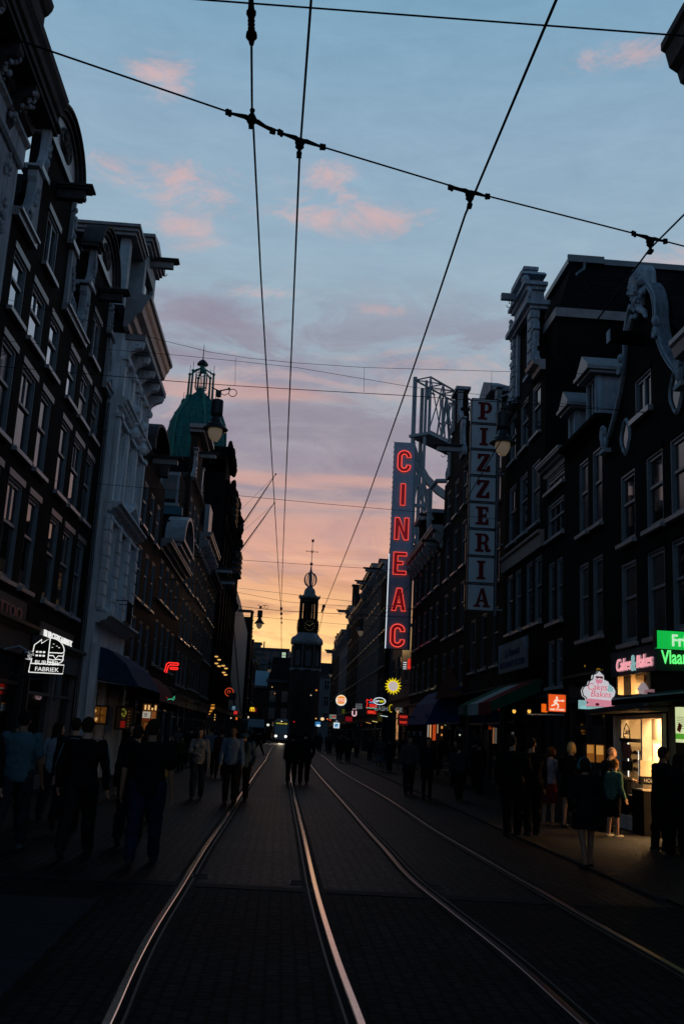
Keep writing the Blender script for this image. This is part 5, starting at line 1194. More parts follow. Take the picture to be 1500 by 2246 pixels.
sl('lines', [[(-.36,.0),(.33,.0),(.34,.18),(-.35,.18),(-.36,0)], [(-.34,.18),(-.31,.56),(-.17,.68),(-.17,.60),(0,.72),(.0,.18)], Ar(.0,.45,.31,.27,90,0), [(.31,.45),(.27,.42),(.0,.42)], [(.0,.36),(.1,.36),(.15,.30),(.2,.36),(.29,.36)], [(.31,.42),(.30,.33),(.31,.28)], [(.0,.29),(.1,.27),(.2,.29),(.31,.28)], Ar(.02,.28,.28,.1,0,-75,6), [(.0,.22),(.12,.22),(.18,.18),(.24,.22)]])
b = MB()
for r in range(2):
    for k in range(3): b.box(-.26+k*.07,-.215+k*.07,-.02,-.005,.33+r*.075,.365+r*.075)
for x, z in ((.08,.60),(.15,.56),(.06,.53),(.2,.53)): b.box(x-.014,x+.014,-.02,-.005,z-.006,z+.006)
b.build('windows_and_seeds', M_wl, t)
text('lettering', 'BURGER', .125, M_wl, t, (-.02,-.022,.165), extrude=.006, width=.48); text('lettering', 'FABRIEK', .12, M_wl, t, (.0,-.022,.035), extrude=.006, width=.48)
def awning(name, X, y0, y1, ztop, zlow, out, m, label, side, ribs=True, val=.28, cat='awning', barrel=False):
    s_ = 1 if side == 'L' else -1; t = empty(name, (X, y0, 0), 0, label, cat); L_ = y1-y0; b = MB()
    pr = [(0,ztop),(out*.35,ztop-(ztop-zlow)*.12),(out*.7,ztop-(ztop-zlow)*.45),(out,zlow)] if barrel else [(0,ztop),(out,zlow)]
    pr += [(out,zlow-val)]
    for i in range(len(pr)-1):
        (a, za), (c_, zc) = pr[i], pr[i+1]; q = [(s_*a,0,za),(s_*c_,0,zc),(s_*c_,L_,zc),(s_*a,L_,za)]; b.add(q+[(x,y,z-.012) for x,y,z in q], [(0,1,2,3),(7,6,5,4),(0,4,5,1),(2,6,7,3)])
    c_ = b.build('canopy', m, t)
    b = MB()
    for y in (0, L_):
        b = MB(); P = [(s_*a, z) for a, z in pr[:-1]]+[(s_*out, zlow-.05),(0, zlow+.2)]
        b.prism(P, y-.006, y+.006, axis='y'); b.build('side_cloth', m, c_)
    b = MB()
    for y in (.05, L_-.05, L_/2): b.tube([(0,y,zlow+.1),(s_*out*.95,y,zlow-.02)], .018, 5)
    b.tube([(s_*out*.98,0,zlow),(s_*out*.98,L_,zlow)], .022, 6); b.build('frame', M_steel, t); return t
awning('awning', XL+.35, 28.95, 34.2, 3.85, 2.75, 1.35, mat('blue_canvas', (.012,.045,.09), .8, var=.2), 'dark blue curved awning below the white house', 'L', barrel=True)
awning('awning', XL+.05, 34.6, 43.2, 3.7, 2.55, 1.35, mat('red_canvas', (.15,.018,.022), .8, var=.2), 'dark red awning next to the blue one, below the F sign', 'L', barrel=True)
t = empty('neon_sign', (-4.22, 38, 3.64), 0, 'red neon letter F above the red awning', 'neon sign'); NR2 = glow('bright_red_neon', (255,46,40), 1.3)
for k, (P) in enumerate(([(-.24,-.0),(-.19,.30),(-.12,.36),(.24,.36)],[(-.17,-.03),(-.12,.22),(-.06,.28),(.24,.28),(.26,.32),(.24,.36)],[(-.02,.12),(.22,.12),(.25,.16),(.22,.19),(-.02,.19),(-.05,.155),(-.02,.12)])): sl('neon_tube', [P], .022, NR2)
b = MB(); b.box(-.2,.2,.02,.05,.03,.33); b.box(-.9,-.2,.02,.05,.17,.2); b.build('bracket', M_iron, t)
# lit displays on the left
def lit_panel(name, pos, w, hgt, rz, label, bits, frame=M_shop, base=(150,95,30), s=.35, cat='shop window', group=None):
    t = empty(name, pos, rz, label, cat, group); b = MB(); b.box(-w/2,w/2,.06,.12,0,hgt); b.build('back_panel', glow('warm_back_%d_%d_%d' % base, base, s), t)
    b = MB(); b.box(-w/2-.05,-w/2,-.02,.14,-.05,hgt+.05); b.box(w/2,w/2+.05,-.02,.14,-.05,hgt+.05); b.box(-w/2,w/2,-.02,.14,-.05,0); b.box(-w/2,w/2,-.02,.14,hgt,hgt+.05); b.build('frame', frame, t)
    for (x, z, ww, hh, col, st_) in bits:
        b = MB(); 
        if hh < 0: b.ell((x, .03, z), (ww/2, .03, -hh/2), 8, 6)
        else: b.box(x-ww/2, x+ww/2, .0, .055, z, z+hh)
        b.build('display_item', glow('item_%d_%d_%d' % col, col, st_), t)
    return t
random.seed(4)
p = at(212,1568,Y=29.4)
bits = [(random.uniform(-.24,.24), random.uniform(.05,.36), .07, -.09, random.choice([(230,170,90),(200,120,40),(120,70,20),(240,200,140)]), .6) for _ in range(12)]+[(-.24,.0,.02,.44,(30,20,10),.1),(.1,.0,.02,.44,(30,20,10),.1),(0,.2,.5,.015,(40,25,10),.1)]
lit_panel('shop_window', (p.x, 29.4, p.z-.22), .55, .45, 0, 'warm lit shop window of small goods under the blue awning', bits, base=(120,72,20))
p = at(274,1572,Y=31.5); bits = [(-.03+random.uniform(-.07,.07), .30+random.uniform(0,.28), .05, -.06, random.choice([(110,120,40),(150,140,50),(60,70,20)]), .4) for _ in range(14)]+[(-.04,.02,.13,.2,(150,22,16),.4)]+[(.12,.05+.09*k,.05,.03,(110,70,30),.35) for k in range(6)]
lit_panel('shop_window', (p.x, 31.5, p.z-.35), .5, .62, 0, 'narrow lit window with a green and a red display under the blue awning', bits, base=(34,22,9), s=.25)
p = at(328,1570,Y=35.2); bits = [(-.13,.46,.10,.12,(90,85,78),.5),(-.1,.42,.26,.22,(190,182,165),.6),(.14,.40,.13,.25,(140,80,40),.6),(.1,.1,.2,.16,(235,190,110),.9),(-.1,.06,.1,.2,(120,70,30),.6),(-.16,.7,.05,.16,(240,190,120),.9),(-.04,.7,.05,.16,(240,190,120),.9),(.08,.7,.05,.16,(240,190,120),.9),(.19,.7,.05,.16,(240,190,120),.9),(0,.34,.46,.03,(140,30,15),.5)]
lit_panel('shop_window', (p.x, 35.2, p.z-.5), .5, .9, 0, 'brightest lit kiosk window under the red awning', bits, base=(90,55,22))
p = at(355,1655,Y=34.8); b = MB(); t = empty('kiosk_counter', (p.x-.1, 34.9, 0), 0, 'yellowish kiosk counter below the red awning', 'counter'); b.box(-.5,.35,0,.6,0,.85); b.build('body', mat('counter_wood', (.07,.05,.025), .6, emit=(.5,.35,.12), es=.02), t); b = MB(); b.box(-.55,.4,-.05,.62,.85,.9); b.build('counter_top', M_trim, t)  # wood body given a faint glow of its own, though no lamp
p = at(372,1533,Y=40); t = empty('neon_sign', p, 0, 'tiny red and green neon squiggle below the red awning', 'neon sign'); sl('red_tube', [[(-.18,-.02),(-.10,.05),(-.12,-.03)]], .016, NR2); sl('green_tube', [Ar(.05,-.1,.14,.1,30,150,6),[(.12,.0),(.2,.12),(.2,.0)]], .012, glow('green_neon', (60,190,140), 1.0))
# hanging round lamps of a facade
t = empty('lamp_cluster', at(485,1458,Y=62), 0, 'cluster of eight small yellow lamps on the dark left facade', 'lamp cluster'); b = MB(); b.tube([(-.6,.3,1.0),(.5,.3,-1.0)], .03, 5); b.build('bracket', M_iron, t)
for (x, y) in ((475,1440),(481,1447),(475,1455),(481,1461),(490,1460),(496,1466),(491,1475),(495,1480)):
    p = at(x, y, Y=62)-t.location; b = MB(); b.ell((p.x, .0, p.z), (.115,.12,.055), 10, 6); b.build('bulb', glow('yellow_bulb', (240,180,96), .95), t)
    b = MB(); b.lathe([(.13,.0),(.1,.06),(.02,.09)], 10, (p.x,0,p.z+.03)); b.build('lamp_shade', M_iron, t)
t = empty('lit_sign', at(463,1558,Y=66), 0, 'slanting stack of orange lit bars in a doorway on the left', 'lit sign')
for (x, y, w_, hh) in ((467,1546,.22,.06),(466,1553,.25,.16),(462,1560,.17,.10),(459,1566,.1,.07)):
    p = at(x, y, Y=66)-t.location; b = MB()
    for k in range(3): b.prism([(p.x-w_/2+k*w_/3,p.z-hh/2),(p.x-w_/2+(k+.7)*w_/3,p.z-hh/2),(p.x-w_/2+(k+.7)*w_/3+.05,p.z+hh/2),(p.x-w_/2+k*w_/3+.05,p.z+hh/2)],0,.03)
    b.build('lit_bar', glow('orange_bar', (250,165,60), .8), t)
p = at(503,1518,Y=95); t = empty('round_sign', p, 0, 'round orange ring sign on the left before the plaster block', 'sign'); b = MB(); b.tube([(.36*cos(2*pi*k/24),0,.36*sin(2*pi*k/24)) for k in range(25)], .05, 6); b.build('ring', glow('orange_ring', (210,72,36), .75), t)
b = MB(); b.lathe([(.34,0),(.34,.05)], 20, T=Matrix.Rotation(pi/2,4,'X')); b.build('disc', mat('ring_disc', (.12,.02,.012), .6), t); b = MB(); b.tube([(-.1,-.08,-.13),(-.13,-.08,.08),(.0,-.08,.16),(.12,-.08,.06),(.06,-.08,-.12)], .035, 5); b.build('emblem', glow('orange_ring', (210,72,36), .75), t)
p = at(510,1527,Y=94); t = empty('projecting_sign', p, 0, 'dark square sign hanging just behind the orange ring sign', 'sign'); b = MB(); b.box(-.35,.35,.0,.08,-.35,.3); b.build('panel', M_trimd, t)
def boxsign(px, py, Y, w, hgt, col, s, label, items=(), name='projecting_sign', dep=.12, rim=M_iron):
    p = at(px, py, Y=Y); t = empty(name, (p.x, Y, p.z), 0, label, 'sign'); b = MB(); b.box(-w/2,w/2,0,dep,-hgt/2,hgt/2); b.build('panel', glow('sg_%d_%d_%d' % col, col, s) if s else rim, t)
    b = MB(); b.box(-w/2-.02,-w/2,-.01,dep+.01,-hgt/2,hgt/2); b.box(w/2,w/2+.02,-.01,dep+.01,-hgt/2,hgt/2); b.box(-w/2-.02,w/2+.02,-.01,dep+.01,hgt/2,hgt/2+.02); sx_ = 1 if p.x > 0 else -1
    b.tube([(sx_*w/2,dep/2,hgt*.3),(sx_*(w/2+.5),dep/2,hgt*.3)], .02, 4); b.build('frame', rim, t); return t
t = boxsign(513,1553,90,.46,.42,(22,48,72),.5,'dark blue square sign with a pale round emblem on the left'); b = MB(); b.lathe([(.11,0),(.13,.01),(.13,.03)], 14, T=Matrix.Translation((0,-.01,.04)) @ Matrix.Rotation(pi/2,4,'X')); b.build('emblem', glow('pale_emblem', (120,150,165), .6), t); b = MB(); b.box(-.15,.15,-.02,-.005,-.17,-.13); b.build('caption', glow('pale_emblem', (120,150,165), .6), t)
boxsign(517,1563,88,.3,.26,(215,42,40),.8,'small red sign below the dark blue square sign'); boxsign(519,1576,92,.16,.24,(230,110,40),.7,'tiny orange sign low on the left'); 
t = boxsign(556,1557,100,.62,.42,(120,24,28),.45,'dark red fast food sign with two yellow arches'); b = MB()
for cx in (-.22,-.02): b.tube([(cx+.10*cos(radians(a)), -.04, -.15+.38*sin(radians(a))) for a in range(0,181,15)], .035, 6)
b.build('arches', glow('yellow_arch', (250,215,40), 1.05), t)
for (x, y, Y_, col, r) in ((507,1575,84,(250,225,180),.05),(545,1573,110,(180,190,190),.08)):
    t = empty('wall_lamp', at(x,y,Y=Y_), 0, 'small white wall lamp %s' % ('near the red sign on the left' if r < .06 else 'by the white van'), 'lamp'); b = MB(); b.ell((0,0,0),(r,r,r*1.3)); b.build('bulb', glow('wl', col, .9), t); b = MB(); b.tube([(0,0,r),(-.2,0,r+.1)], .02, 5); b.build('arm', M_iron, t)
t = empty('wall_light', at(472,1568,Y=52), 0, 'three small yellow spots in a column on the left', 'lamp')
for k in range(3): b = MB(); b.ell((0,0,-.12*k),(.03,.03,.03),6,4); b.build('bulb', glow('yellow_bulb', (240,180,96), .95), t)
b = MB(); b.box(-.01,.01,.03,.05,-.35,.1); b.build('mount', M_iron, t)

# -- right: neon signs and boards, from near to far
t = boxsign(1500,1405,16,.92,.285,(18,190,72),.85,'green lit Frites sign cut by the right edge of the photo', name='lit_sign'); text('lettering', 'Frites', .27, glow('green_white', (205,240,205), .85), t, (.04,-.02,-.10), extrude=.01, bold=.004, sx=.86)
p = at(1450,1455,Y=17.0); t = empty('lit_sign', (p.x, 17.0, p.z), radians(-28), 'bright green lit Vlaams lettering right of the cake shop name', 'sign'); text('lettering', 'Vlaams', .33, glow('bright_green', (105,255,130), 1.0), t, (0,0,0), extrude=.02, bold=.004, sx=.62, align='LEFT'); b = MB(); b.box(-.1,1.3,.06,.1,-.12,.3); b.build('board', M_shop, t)
M_pk = glow('pink_letters', (236,160,168), .95); M_wht = glow('white_box', (205,205,210), .8); M_tq = glow('pale_teal', (135,180,180), .8); M_pkd = glow('pink_line', (208,120,136), .8)
t = empty('shop_sign', (XR-.10, 20.95, 3.40), RR, 'pink script Cakes & Bakes lettering on the grey shop board', 'sign'); b = MB(); b.box(-1.6,1.6,.03,.08,-.12,.42); b.build('board', mat('board_grey', (.055,.055,.065), .7), t)
b = MB(); 
text('backing', 'Cakes   Bakes', .38, glow('white_glow', (190,150,160), .35), t, (0,.015,-.02), extrude=.008, shear=.15, width=2.2, bold=.012)
text('lettering', 'Cakes   Bakes', .38, M_pk, t, (0,-.02,-.02), extrude=.01, shear=.15, width=2.16, bold=.0); text('ampersand', '&', .48, M_tq, t, (.05,-.03,-.06), extrude=.01, bold=.006)
t = empty('projecting_sign', (6.35, 20, 2.45), 0, 'cupcake shaped Cakes & Bakes box sign over the shop awning', 'sign')
P = [(-.24,.13),(-.26,.22),(-.32,.26),(-.34,.36),(-.30,.44),(-.22,.47),(-.20,.55),(-.13,.60),(-.12,.68),(-.05,.72),(0,.77),(.05,.72),(.10,.68),(.10,.60),(.18,.57),(.22,.49),(.29,.46),(.33,.38),(.31,.28),(.25,.22),(.24,.13)]
b = MB(); b.prism([(x*1.0,z) for x,z in P], .0, .12); b.build('panel', M_wht, t)
sl('rim', [[(x*1.03,z*1.01) for x,z in P+[P[0]]]], .012, mat('rim_dark', (.12,.12,.13), .5), y=-.01)
text('lettering', 'Cakes', .19, M_pkd, t, (-.05,-.015,.385), extrude=.008, shear=.2, bold=.001, width=.40); text('ampersand', '&', .19, M_tq, t, (.22,-.015,.37), extrude=.008, bold=.006); text('lettering', 'Bakes', .18, M_pkd, t, (.02,-.015,.25), extrude=.008, shear=.2, bold=.001, width=.42)
b = MB(); b.prism([(-.22,.21),(.22,.19),(.34,.24),(.27,.15),(.30,.06),(-.30,.06),(-.22,.13),(-.30,.18)], -.03, -.005); b.prism([(-.09,.60),(.07,.60),(.05,.52),(-.06,.52)], -.02, -.005); b.build('ribbon', glow('pink_ribbon', (222,140,160), .75), t)
b = MB(); b.prism([(-.08,.66),(.07,.66),(.06,.61),(.0,.63),(-.06,.61)], -.03, -.006); b.ell((-.05,-.02,.10),(.05,.02,.035)); b.build('cherry', glow('dark_red_bit', (110,24,40), .5), t)
b = MB(); b.box(-.38,.36,.0,.11,-.0,.055); b.box(-.40,-.26,-.0,.1,.0,.17); b.build('lower_box', M_tq, t); b = MB(); b.tube([(.3,.06,.3),(1.15,.06,.3)], .02, 5); b.build('bracket', M_iron, t)
# awning cassette and folded awning bars of the cake shop
t = empty('awning_bar', (6.25, 19.2, 2.40), atan2(.35, -.0)*0+radians(0), 'long dark folded awning bar under the cupcake sign', 'awning')
pa, pb = at(1290,1563,Y=19.7), at(1400,1549,Y=17.5); d = pb-pa; t.location = pa
b = MB(); T_ = d.to_track_quat('X','Z').to_matrix().to_4x4(); b.prism([(-.08,-.04),(.08,-.04),(.09,.02),(.06,.07),(-.07,.05)], 0, d.length, axis='x', T=T_); b.build('bar', mat('awning_grey', (.045,.045,.05), .6), t)
b = MB(); b.tube([tuple(d*.2),(tuple(d*.2+Vector((1.2,.6,.1))))], .02, 5); b.tube([tuple(d*.85),(tuple(d*.85+Vector((1.2,.6,.1))))], .02, 5); b.build('arm', M_iron, t)
t = empty('awning_cassette', (XR-.2, 19.3, 2.46), 0, 'grey awning cassette between the lower and upper lit shop windows', 'awning'); b = MB(); b.prism([(-.2,.0),(.18,.0),(.18,.34),(-.05,.34),(-.2,.22)], 0, 3.3, axis='y'); b.build('cassette', mat('cassette_grey', (.10,.10,.105), .6), t)
b = MB(); b.box(-.22,.19,-.03,.0,-.01,.35); b.build('end_cap', M_shop, t)
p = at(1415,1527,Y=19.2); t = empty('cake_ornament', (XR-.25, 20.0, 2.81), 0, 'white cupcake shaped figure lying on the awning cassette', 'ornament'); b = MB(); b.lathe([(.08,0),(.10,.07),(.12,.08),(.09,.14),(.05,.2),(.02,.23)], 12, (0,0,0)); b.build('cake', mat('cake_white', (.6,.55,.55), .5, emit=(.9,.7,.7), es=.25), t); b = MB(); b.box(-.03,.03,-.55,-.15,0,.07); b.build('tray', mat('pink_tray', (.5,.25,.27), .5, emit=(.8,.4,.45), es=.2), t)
# green awning of the chips shop
t = awning('awning', XR-.05, 15.7, 19.25, 2.85, 2.62, 1.1, mat('green_canvas', (.012,.09,.06), .7), 'dark green awning of the chips shop at the right edge', 'R', val=.10)
# --- interiors (real rooms with lamps)
M_cream = mat('cream_wall', (.62,.52,.38), .7, var=.06); M_gl = mat('clear_glass', (.9,.92,.92), .0, trans=1.0, var=0, spec=.5)
def room(name, label, y0, y1, zc, depth, wallm, floor=.05):
    t = empty(name, (XR+.30, (y0+y1)/2, 0), 0, label, 'shop interior'); L_ = (y1-y0)/2; b = MB()
    b.add([(0,L_,floor),(depth,L_,floor),(depth,L_,zc),(0,L_,zc)], [(0,1,2,3)]); b.add([(0,-L_,floor),(depth,-L_,floor),(depth,-L_,zc),(0,-L_,zc)], [(3,2,1,0)])
    b.add([(depth,-L_,floor),(depth,L_,floor),(depth,L_,zc),(depth,-L_,zc)], [(0,1,2,3)]); b.build('wall', wallm, t)
    b = MB(); b.add([(0,-L_,zc),(depth,-L_,zc),(depth,L_,zc),(0,L_,zc)], [(0,1,2,3)]); b.build('ceiling', wallm, t)
    b = MB(); b.add([(0,-L_,floor),(depth,-L_,floor),(depth,L_,floor),(0,L_,floor)], [(0,1,2,3)]); b.build('floor', mat('shop_floor', (.15,.10,.07), .3), t); return t
rc = room('cake_shop_interior', 'warm lit cake shop interior seen through its glass front', 19.25, 22.93, 3.45, 2.6, M_cream)
b = MB(); b.box(.5,.62,.9,1.75,.05,3.4); b.build('partition', mat('dark_partition', (.07,.05,.035), .6), rc)
b = MB(); b.box(1.6,2.55,-.2,-.15,.05,3.4); b.build('column', M_cream, rc)
def lampmesh(name, parent, loc, size, col, s):
    b = MB(); b.box(-size[0]/2,size[0]/2,-size[1]/2,size[1]/2,0,.03); return b.build(name, glow('lit_'+name+str(s), col, s), parent, loc=loc)
lampmesh('ceiling_lamp', rc, (.9,.2,3.38), (.25,1.6), (255,215,150), 9); lampmesh('ceiling_lamp', rc, (.35,-.9,2.33), (.12,1.0), (255,236,200), 9)
def area(name, loc, rot, sx, sy, energy, col, parent=None):
    d = bpy.data.lights.new(name, 'AREA'); d.shape = 'RECTANGLE'; d.size = sx; d.size_y = sy; d.energy = energy; d.color = col
    o = bpy.data.objects.new(name, d); COL.objects.link(o); o.location = loc; o.rotation_euler = rot
    if parent: o.parent = parent
    return o
area('lamp_light', (.95,.1,3.3), (0,0,0), 1.2, 2.6, 950, (1,.62,.28), rc); area('lamp_light', (.3,-.3,2.3), (0, radians(-55), 0), .3, 2.4, 800, (1,.66,.32), rc)
# shop front of the cake shop
t = empty('cake_shopfront', (XR, 22.45, 0), RR, 'glazed cake shop front with bright jambs and a window sticker', 'shop front')
b = MB(); b.box(0,.12,-.06,.25,0,2.42); b.box(2.9,3.0,-.06,.25,0,2.42); b.box(.1,2.9,-.02,.2,2.34,2.42); b.box(.0,1.6,-.06,.25,.05,.32); b.box(1.58,1.66,.0,.2,.3,2.34); b.build('frame', mat('cream_frame', (.62,.58,.52), .5), t)
b = MB(); b.box(.1,1.58,.08,.088,.33,2.34); b.build('shop_window', M_gl, t)
b = MB(); b.box(.16,.26,-.03,.1,2.86,3.3); b.box(.95,1.03,-.0,.1,2.86,3.3); b.box(2.05,2.2,-.03,.1,2.86,3.3); b.build('upper_frame', mat('lit_wood', (.35,.24,.13), .5), t)
st_ = MB(); st_.prism([(.35,1.82),(.75,1.80),(.80,1.70),(.92,1.62),(.78,1.6),(.72,1.5),(.30,1.52),(.3,1.62),(.2,1.68)], .06, .075); st_.build('sticker', mat('sticker_pink', (.35,.12,.10), .6), t)
b = MB(); b.tube([(.36,.07,1.86),(.3,.07,2.0),(.36,.07,2.15),(.5,.07,2.26),(.66,.07,2.15),(.72,.07,2.0),(.68,.07,1.86)], .012, 4); b.build('sticker_line', M_blk, t)
text('lettering', 'Cakes', .19, M_blk, t, (.52,.066,2.02), extrude=.003, shear=.2, width=.42); text('lettering', 'Bakes', .18, M_blk, t, (.54,.066,1.86), extrude=.003, shear=.2, width=.4)
b = MB(); b.box(.2,.85,.064,.074,1.25,1.45); b.build('poster', mat('poster_dark', (.06,.035,.03), .6), t)
pa_, pb_ = at(1426,1622,Y=21.5), at(1454,1690,Y=21.5); t = empty('standing_sign', (pa_.x, 21.5, pb_.z), 0, 'dark framed board on a stand inside the cake shop, above the HOME sign', 'sign'); w_, h_ = pb_.x-pa_.x, pa_.z-pb_.z; b = MB(); b.box(0,w_,0,.03,0,h_); b.build('frame', mat('frame_dark', (.05,.04,.03), .5), t); b = MB(); b.box(.05,w_-.05,-.006,0,.05,h_-.08); b.build('board', mat('board_olive', (.20,.19,.13), .6), t); b = MB(); b.tube([(w_/2,.02,0),(w_/2,.02,-pb_.z+.06)], .02, 6); b.build('stand', M_iron, t)
# round glass cake cabinet
t = empty('cake_cabinet', (7.88, 22.3, 0), 0, 'glass cake cabinet with vertical strips of white light behind the shop window', 'display cabinet')
b = MB(); b.lathe([(.30,.75),(.30,1.05)], 20); b.box(-.33,.33,-.33,.33,0,.75); b.build('base', M_blk, t); b = MB(); b.lathe([(.32,1.86),(.34,1.9),(.34,1.94)], 20); b.build('lid', M_blk, t); b = MB(); b.lathe([(.29,1.06),(.29,1.86)], 20); b.build('glass', M_gl, t)
b = MB()
for z in (1.22,1.40,1.58,1.74): b.lathe([(.25,z),(.25,z+.008)], 18)
b.build('shelf', M_steel, t)
b = MB()
for k in range(30): z = 1.08+k*.026; b.ell((-.22,-.2,z),(.012,.012,.009),6,4); b.ell((-.02,-.28,z),(.009,.009,.007),6,4) if k < 24 else None
b.build('light_strip', glow('led_white', (250,248,240), 3), t)
b = MB(); random.seed(9)
for z in (1.24,1.42,1.60):
    for k in range(5): a = k*1.25; b.lathe([(.05,0),(.055,.04),(.03,.07),(.01,.09)], 8, (.15*cos(a),.15*sin(a),z))
b.build('cake', mat('cakes', (.45,.25,.16), .6, var=.6, scale=9), t)
t = empty('glass_counter', (7.60, 21.1, 0), 0, 'low glass counter with jars and a white box behind the shop window', 'counter')
b = MB(); b.box(0,.5,-.0,1.6,.30,.36); b.box(0,.5,0,1.6,.72,.75); b.build('shelf', M_trim, t); b = MB(); b.box(.01,.5,0,.01,.36,.72); b.build('glass', M_gl, t)
b = MB()
for k in range(6): b.lathe([(.05,0),(.06,.12),(.03,.17),(.02,.24)], 10, (.15+.1*(k%2),.12+k*.22,.37))
b.build('jar', mat('jar_amber', (.30,.20,.10), .2), t)
t = empty('menu_board', (7.44, 20.7, .94), 0, 'cream box sign reading HOME on the shop counter', 'sign'); b = MB(); b.box(-.02,.36,0,.1,.24,.55); b.build('box', M_cream, t); b = MB(); b.box(-.02,.37,-.01,.11,.08,.235); b.build('band', M_blk, t); text('lettering', 'HOME', .11, M_trim, t, (.18,-.016,.12), extrude=.003, width=.26)
t = empty('dark_counter', (7.36, 20.35, 0), 0, 'black counter block under the HOME sign', 'counter'); b = MB(); b.box(0,.5,0,.7,0,.90); b.build('body', M_blk, t); b = MB(); b.box(-.03,.52,-.03,.72,.90,.93); b.build('counter_top', mat('counter_steel', (.35,.3,.24), .3, metal=.6), t)
rf = room('chips_shop_interior', 'yellow green lit chips shop interior at the right edge', 15.8, 19.15, 2.55, 2.4, mat('yellow_wall', (.5,.48,.25), .7))
area('lamp_light', (1.1,.3,2.45), (0,0,0), 1.0, 2.4, 12, (1,.86,.42), rf); lampmesh('ceiling_lamp', rf, (1.0,.6,2.5), (.2,1.2), (255,240,190), 5)
p = at(1490,1590,Y=18.6); t = empty('lit_sign', (p.x+.02, 18.6, p.z), 0, 'lit white and green chips menu panel at the right edge', 'sign'); b = MB(); b.box(-.12,.5,0,.06,-.32,.33); b.build('panel', glow('menu_white', (215,225,170), .85), t)
for q_ in ((-.12,.5,-.26,-.16),(.1,.5,.2,.27)): b = MB(); b.box(q_[0],q_[1],-.006,0,q_[2],q_[3]); b.build('green_band', glow('menu_green', (90,170,50), .7), t)
b = MB()
for k in range(7): b.box(-.08,.28+.03*(k%3),-.006,0,.14-k*.035,.148-k*.035)
b.build('text_line', mat('text_dark', (.05,.05,.05), .7), t); b = MB(); b.prism([(-.08,-.1),(-.02,-.14),(.02,-.0),(-.04,.04)], -.01, 0); b.build('chip', mat('chip_red', (.5,.1,.05), .6), t)
t = empty('post', (7.16, 18.3, 0), 0, 'cream lit post between the cake shop and the chips shop', 'post'); b = MB(); b.box(-.04,.05,-.05,.06,0,2.6); b.build('shaft', mat('post_cream', (.35,.30,.2), .6), t); b = MB(); b.box(-.07,.08,-.08,.09,0,.06); b.build('foot', M_iron, t)

# WOK TO WALK
t = boxsign(1221,1542,24,.42,.40,(232,84,24),.85,'orange WOK TO WALK sign with a white running figure'); b = MB(); WB = glow('wok_white', (240,225,205), .85)
b.ell((-.01,-.02,.125),(.028,.012,.03),8,6)
for a, c_, r in (((-.01,.09),(-.03,.0),.024),((-.03,.0),(.03,-.05),.02),((.03,-.05),(.015,-.125),.016),((-.03,.0),(-.08,-.05),.02),((-.08,-.05),(-.14,-.07),.015),((-.015,.08),(-.07,.05),.014),((-.07,.05),(-.08,.0),.012),((0,.08),(.05,.05),.014),((.05,.05),(.10,.06),.012)): b.tube([(a[0],-.015,a[1]),(c_[0],-.015,c_[1])], r, 6)
b.ell((.135,-.015,.06),(.045,.01,.022),8,5); b.build('running_figure', WB, t); text('lettering', 'WOK TO WALK', .055, WB, t, (0,-.012,-.175), extrude=.004, width=.36, bold=.003)
p = at(1194,1553,Y=24.3); t = empty('lit_sign', p, 0, 'two narrow orange lit strips left of the orange running figure sign', 'sign')
for x in (-.05, .0, .05): b = MB(); b.box(x-.018,x+.018,0,.05,-.1,.1); b.build('lit_bar', glow('orange_strip', (240,110,20), .75), t)
t = empty('wall_bracket_bar', at(1205,1568,Y=24), 0, 'grey metal bar below the orange running figure sign', 'awning'); b = MB(); b.prism([(-.55,-.03),(.35,.0),(.35,.04),(-.55,.0)], 0, .1); b.build('bar', M_steel, t)
t = empty('wall_sign', (XR-.07, 24.0, 3.38), RR, 'dim red CASINO lettering with yellow City beside it', 'sign'); b = MB(); b.box(-1.4,1.3,.02,.06,-.2,.35); b.build('board', M_blk, t)
text('lettering', 'CASINO', .26, glow('dim_red', (70,10,14), .5), t, (-.40,-.01,-.06), extrude=.01, width=1.35); text('lettering', 'City', .24, glow('dim_yellow', (150,110,16), .55), t, (.62,-.02,-.0), extrude=.01, shear=.35, width=.5)
b = MB(); b.box(-.52,-.49,-.02,0,.26,.31); b.build('spark', glow('dim_yellow', (150,110,16), .55), t)
# ristorante banner and tricolour awning
t = empty('banner', (XR-.45, 30.9, 3.9), RR, 'white slanting board reading RISTORANTE PIZZERIA above the striped awning', 'sign'); b = MB(); b.box(-1.95,1.9,0,.05,0,.92); b.build('board', mat('banner_white', (.16,.17,.185), .6, var=.2), t)
M_bl = mat('blue_letter', (.03,.035,.10), .6); text('lettering', 'La Rimonda', .36, M_bl, t, (0,-.008,.48), extrude=.004, shear=.2, width=2.0); text('lettering', 'RISTORANTE PIZZERIA', .27, M_bl, t, (0,-.008,.14), extrude=.004, width=3.4)
b = MB(); b.prism([(-1.95,.35),(-1.3,.92),(-1.95,.92)], -.006, 0); b.prism([(1.2,.92),(1.9,.5),(1.9,.92)], -.006, 0); b.build('corner_patch', mat('pale_blue_patch', (.16,.24,.30), .6), t)
t = empty('striped_awning', (XR-.05, 28.9, 0), 0, 'green white and red striped awning of the restaurant', 'awning')
cols3 = [mat('stripe_green', (.01,.09,.05), .8), mat('stripe_white', (.30,.36,.36), .8), mat('stripe_red', (.16,.015,.02), .8)]
for k, (a, c_) in enumerate(((3.6,5.4),(1.8,3.6),(0,1.8))):
    b = MB(); q = [(0,a,3.6),(-1.45,a,2.85),(-1.45,c_,2.85),(0,c_,3.6)]; b.add(q+[(x,y,z-.012) for x,y,z in q], [(0,1,2,3),(7,6,5,4)]); b.box(-1.46,-1.45,a,c_,2.5,2.85); b.build('canopy', cols3[k], t)
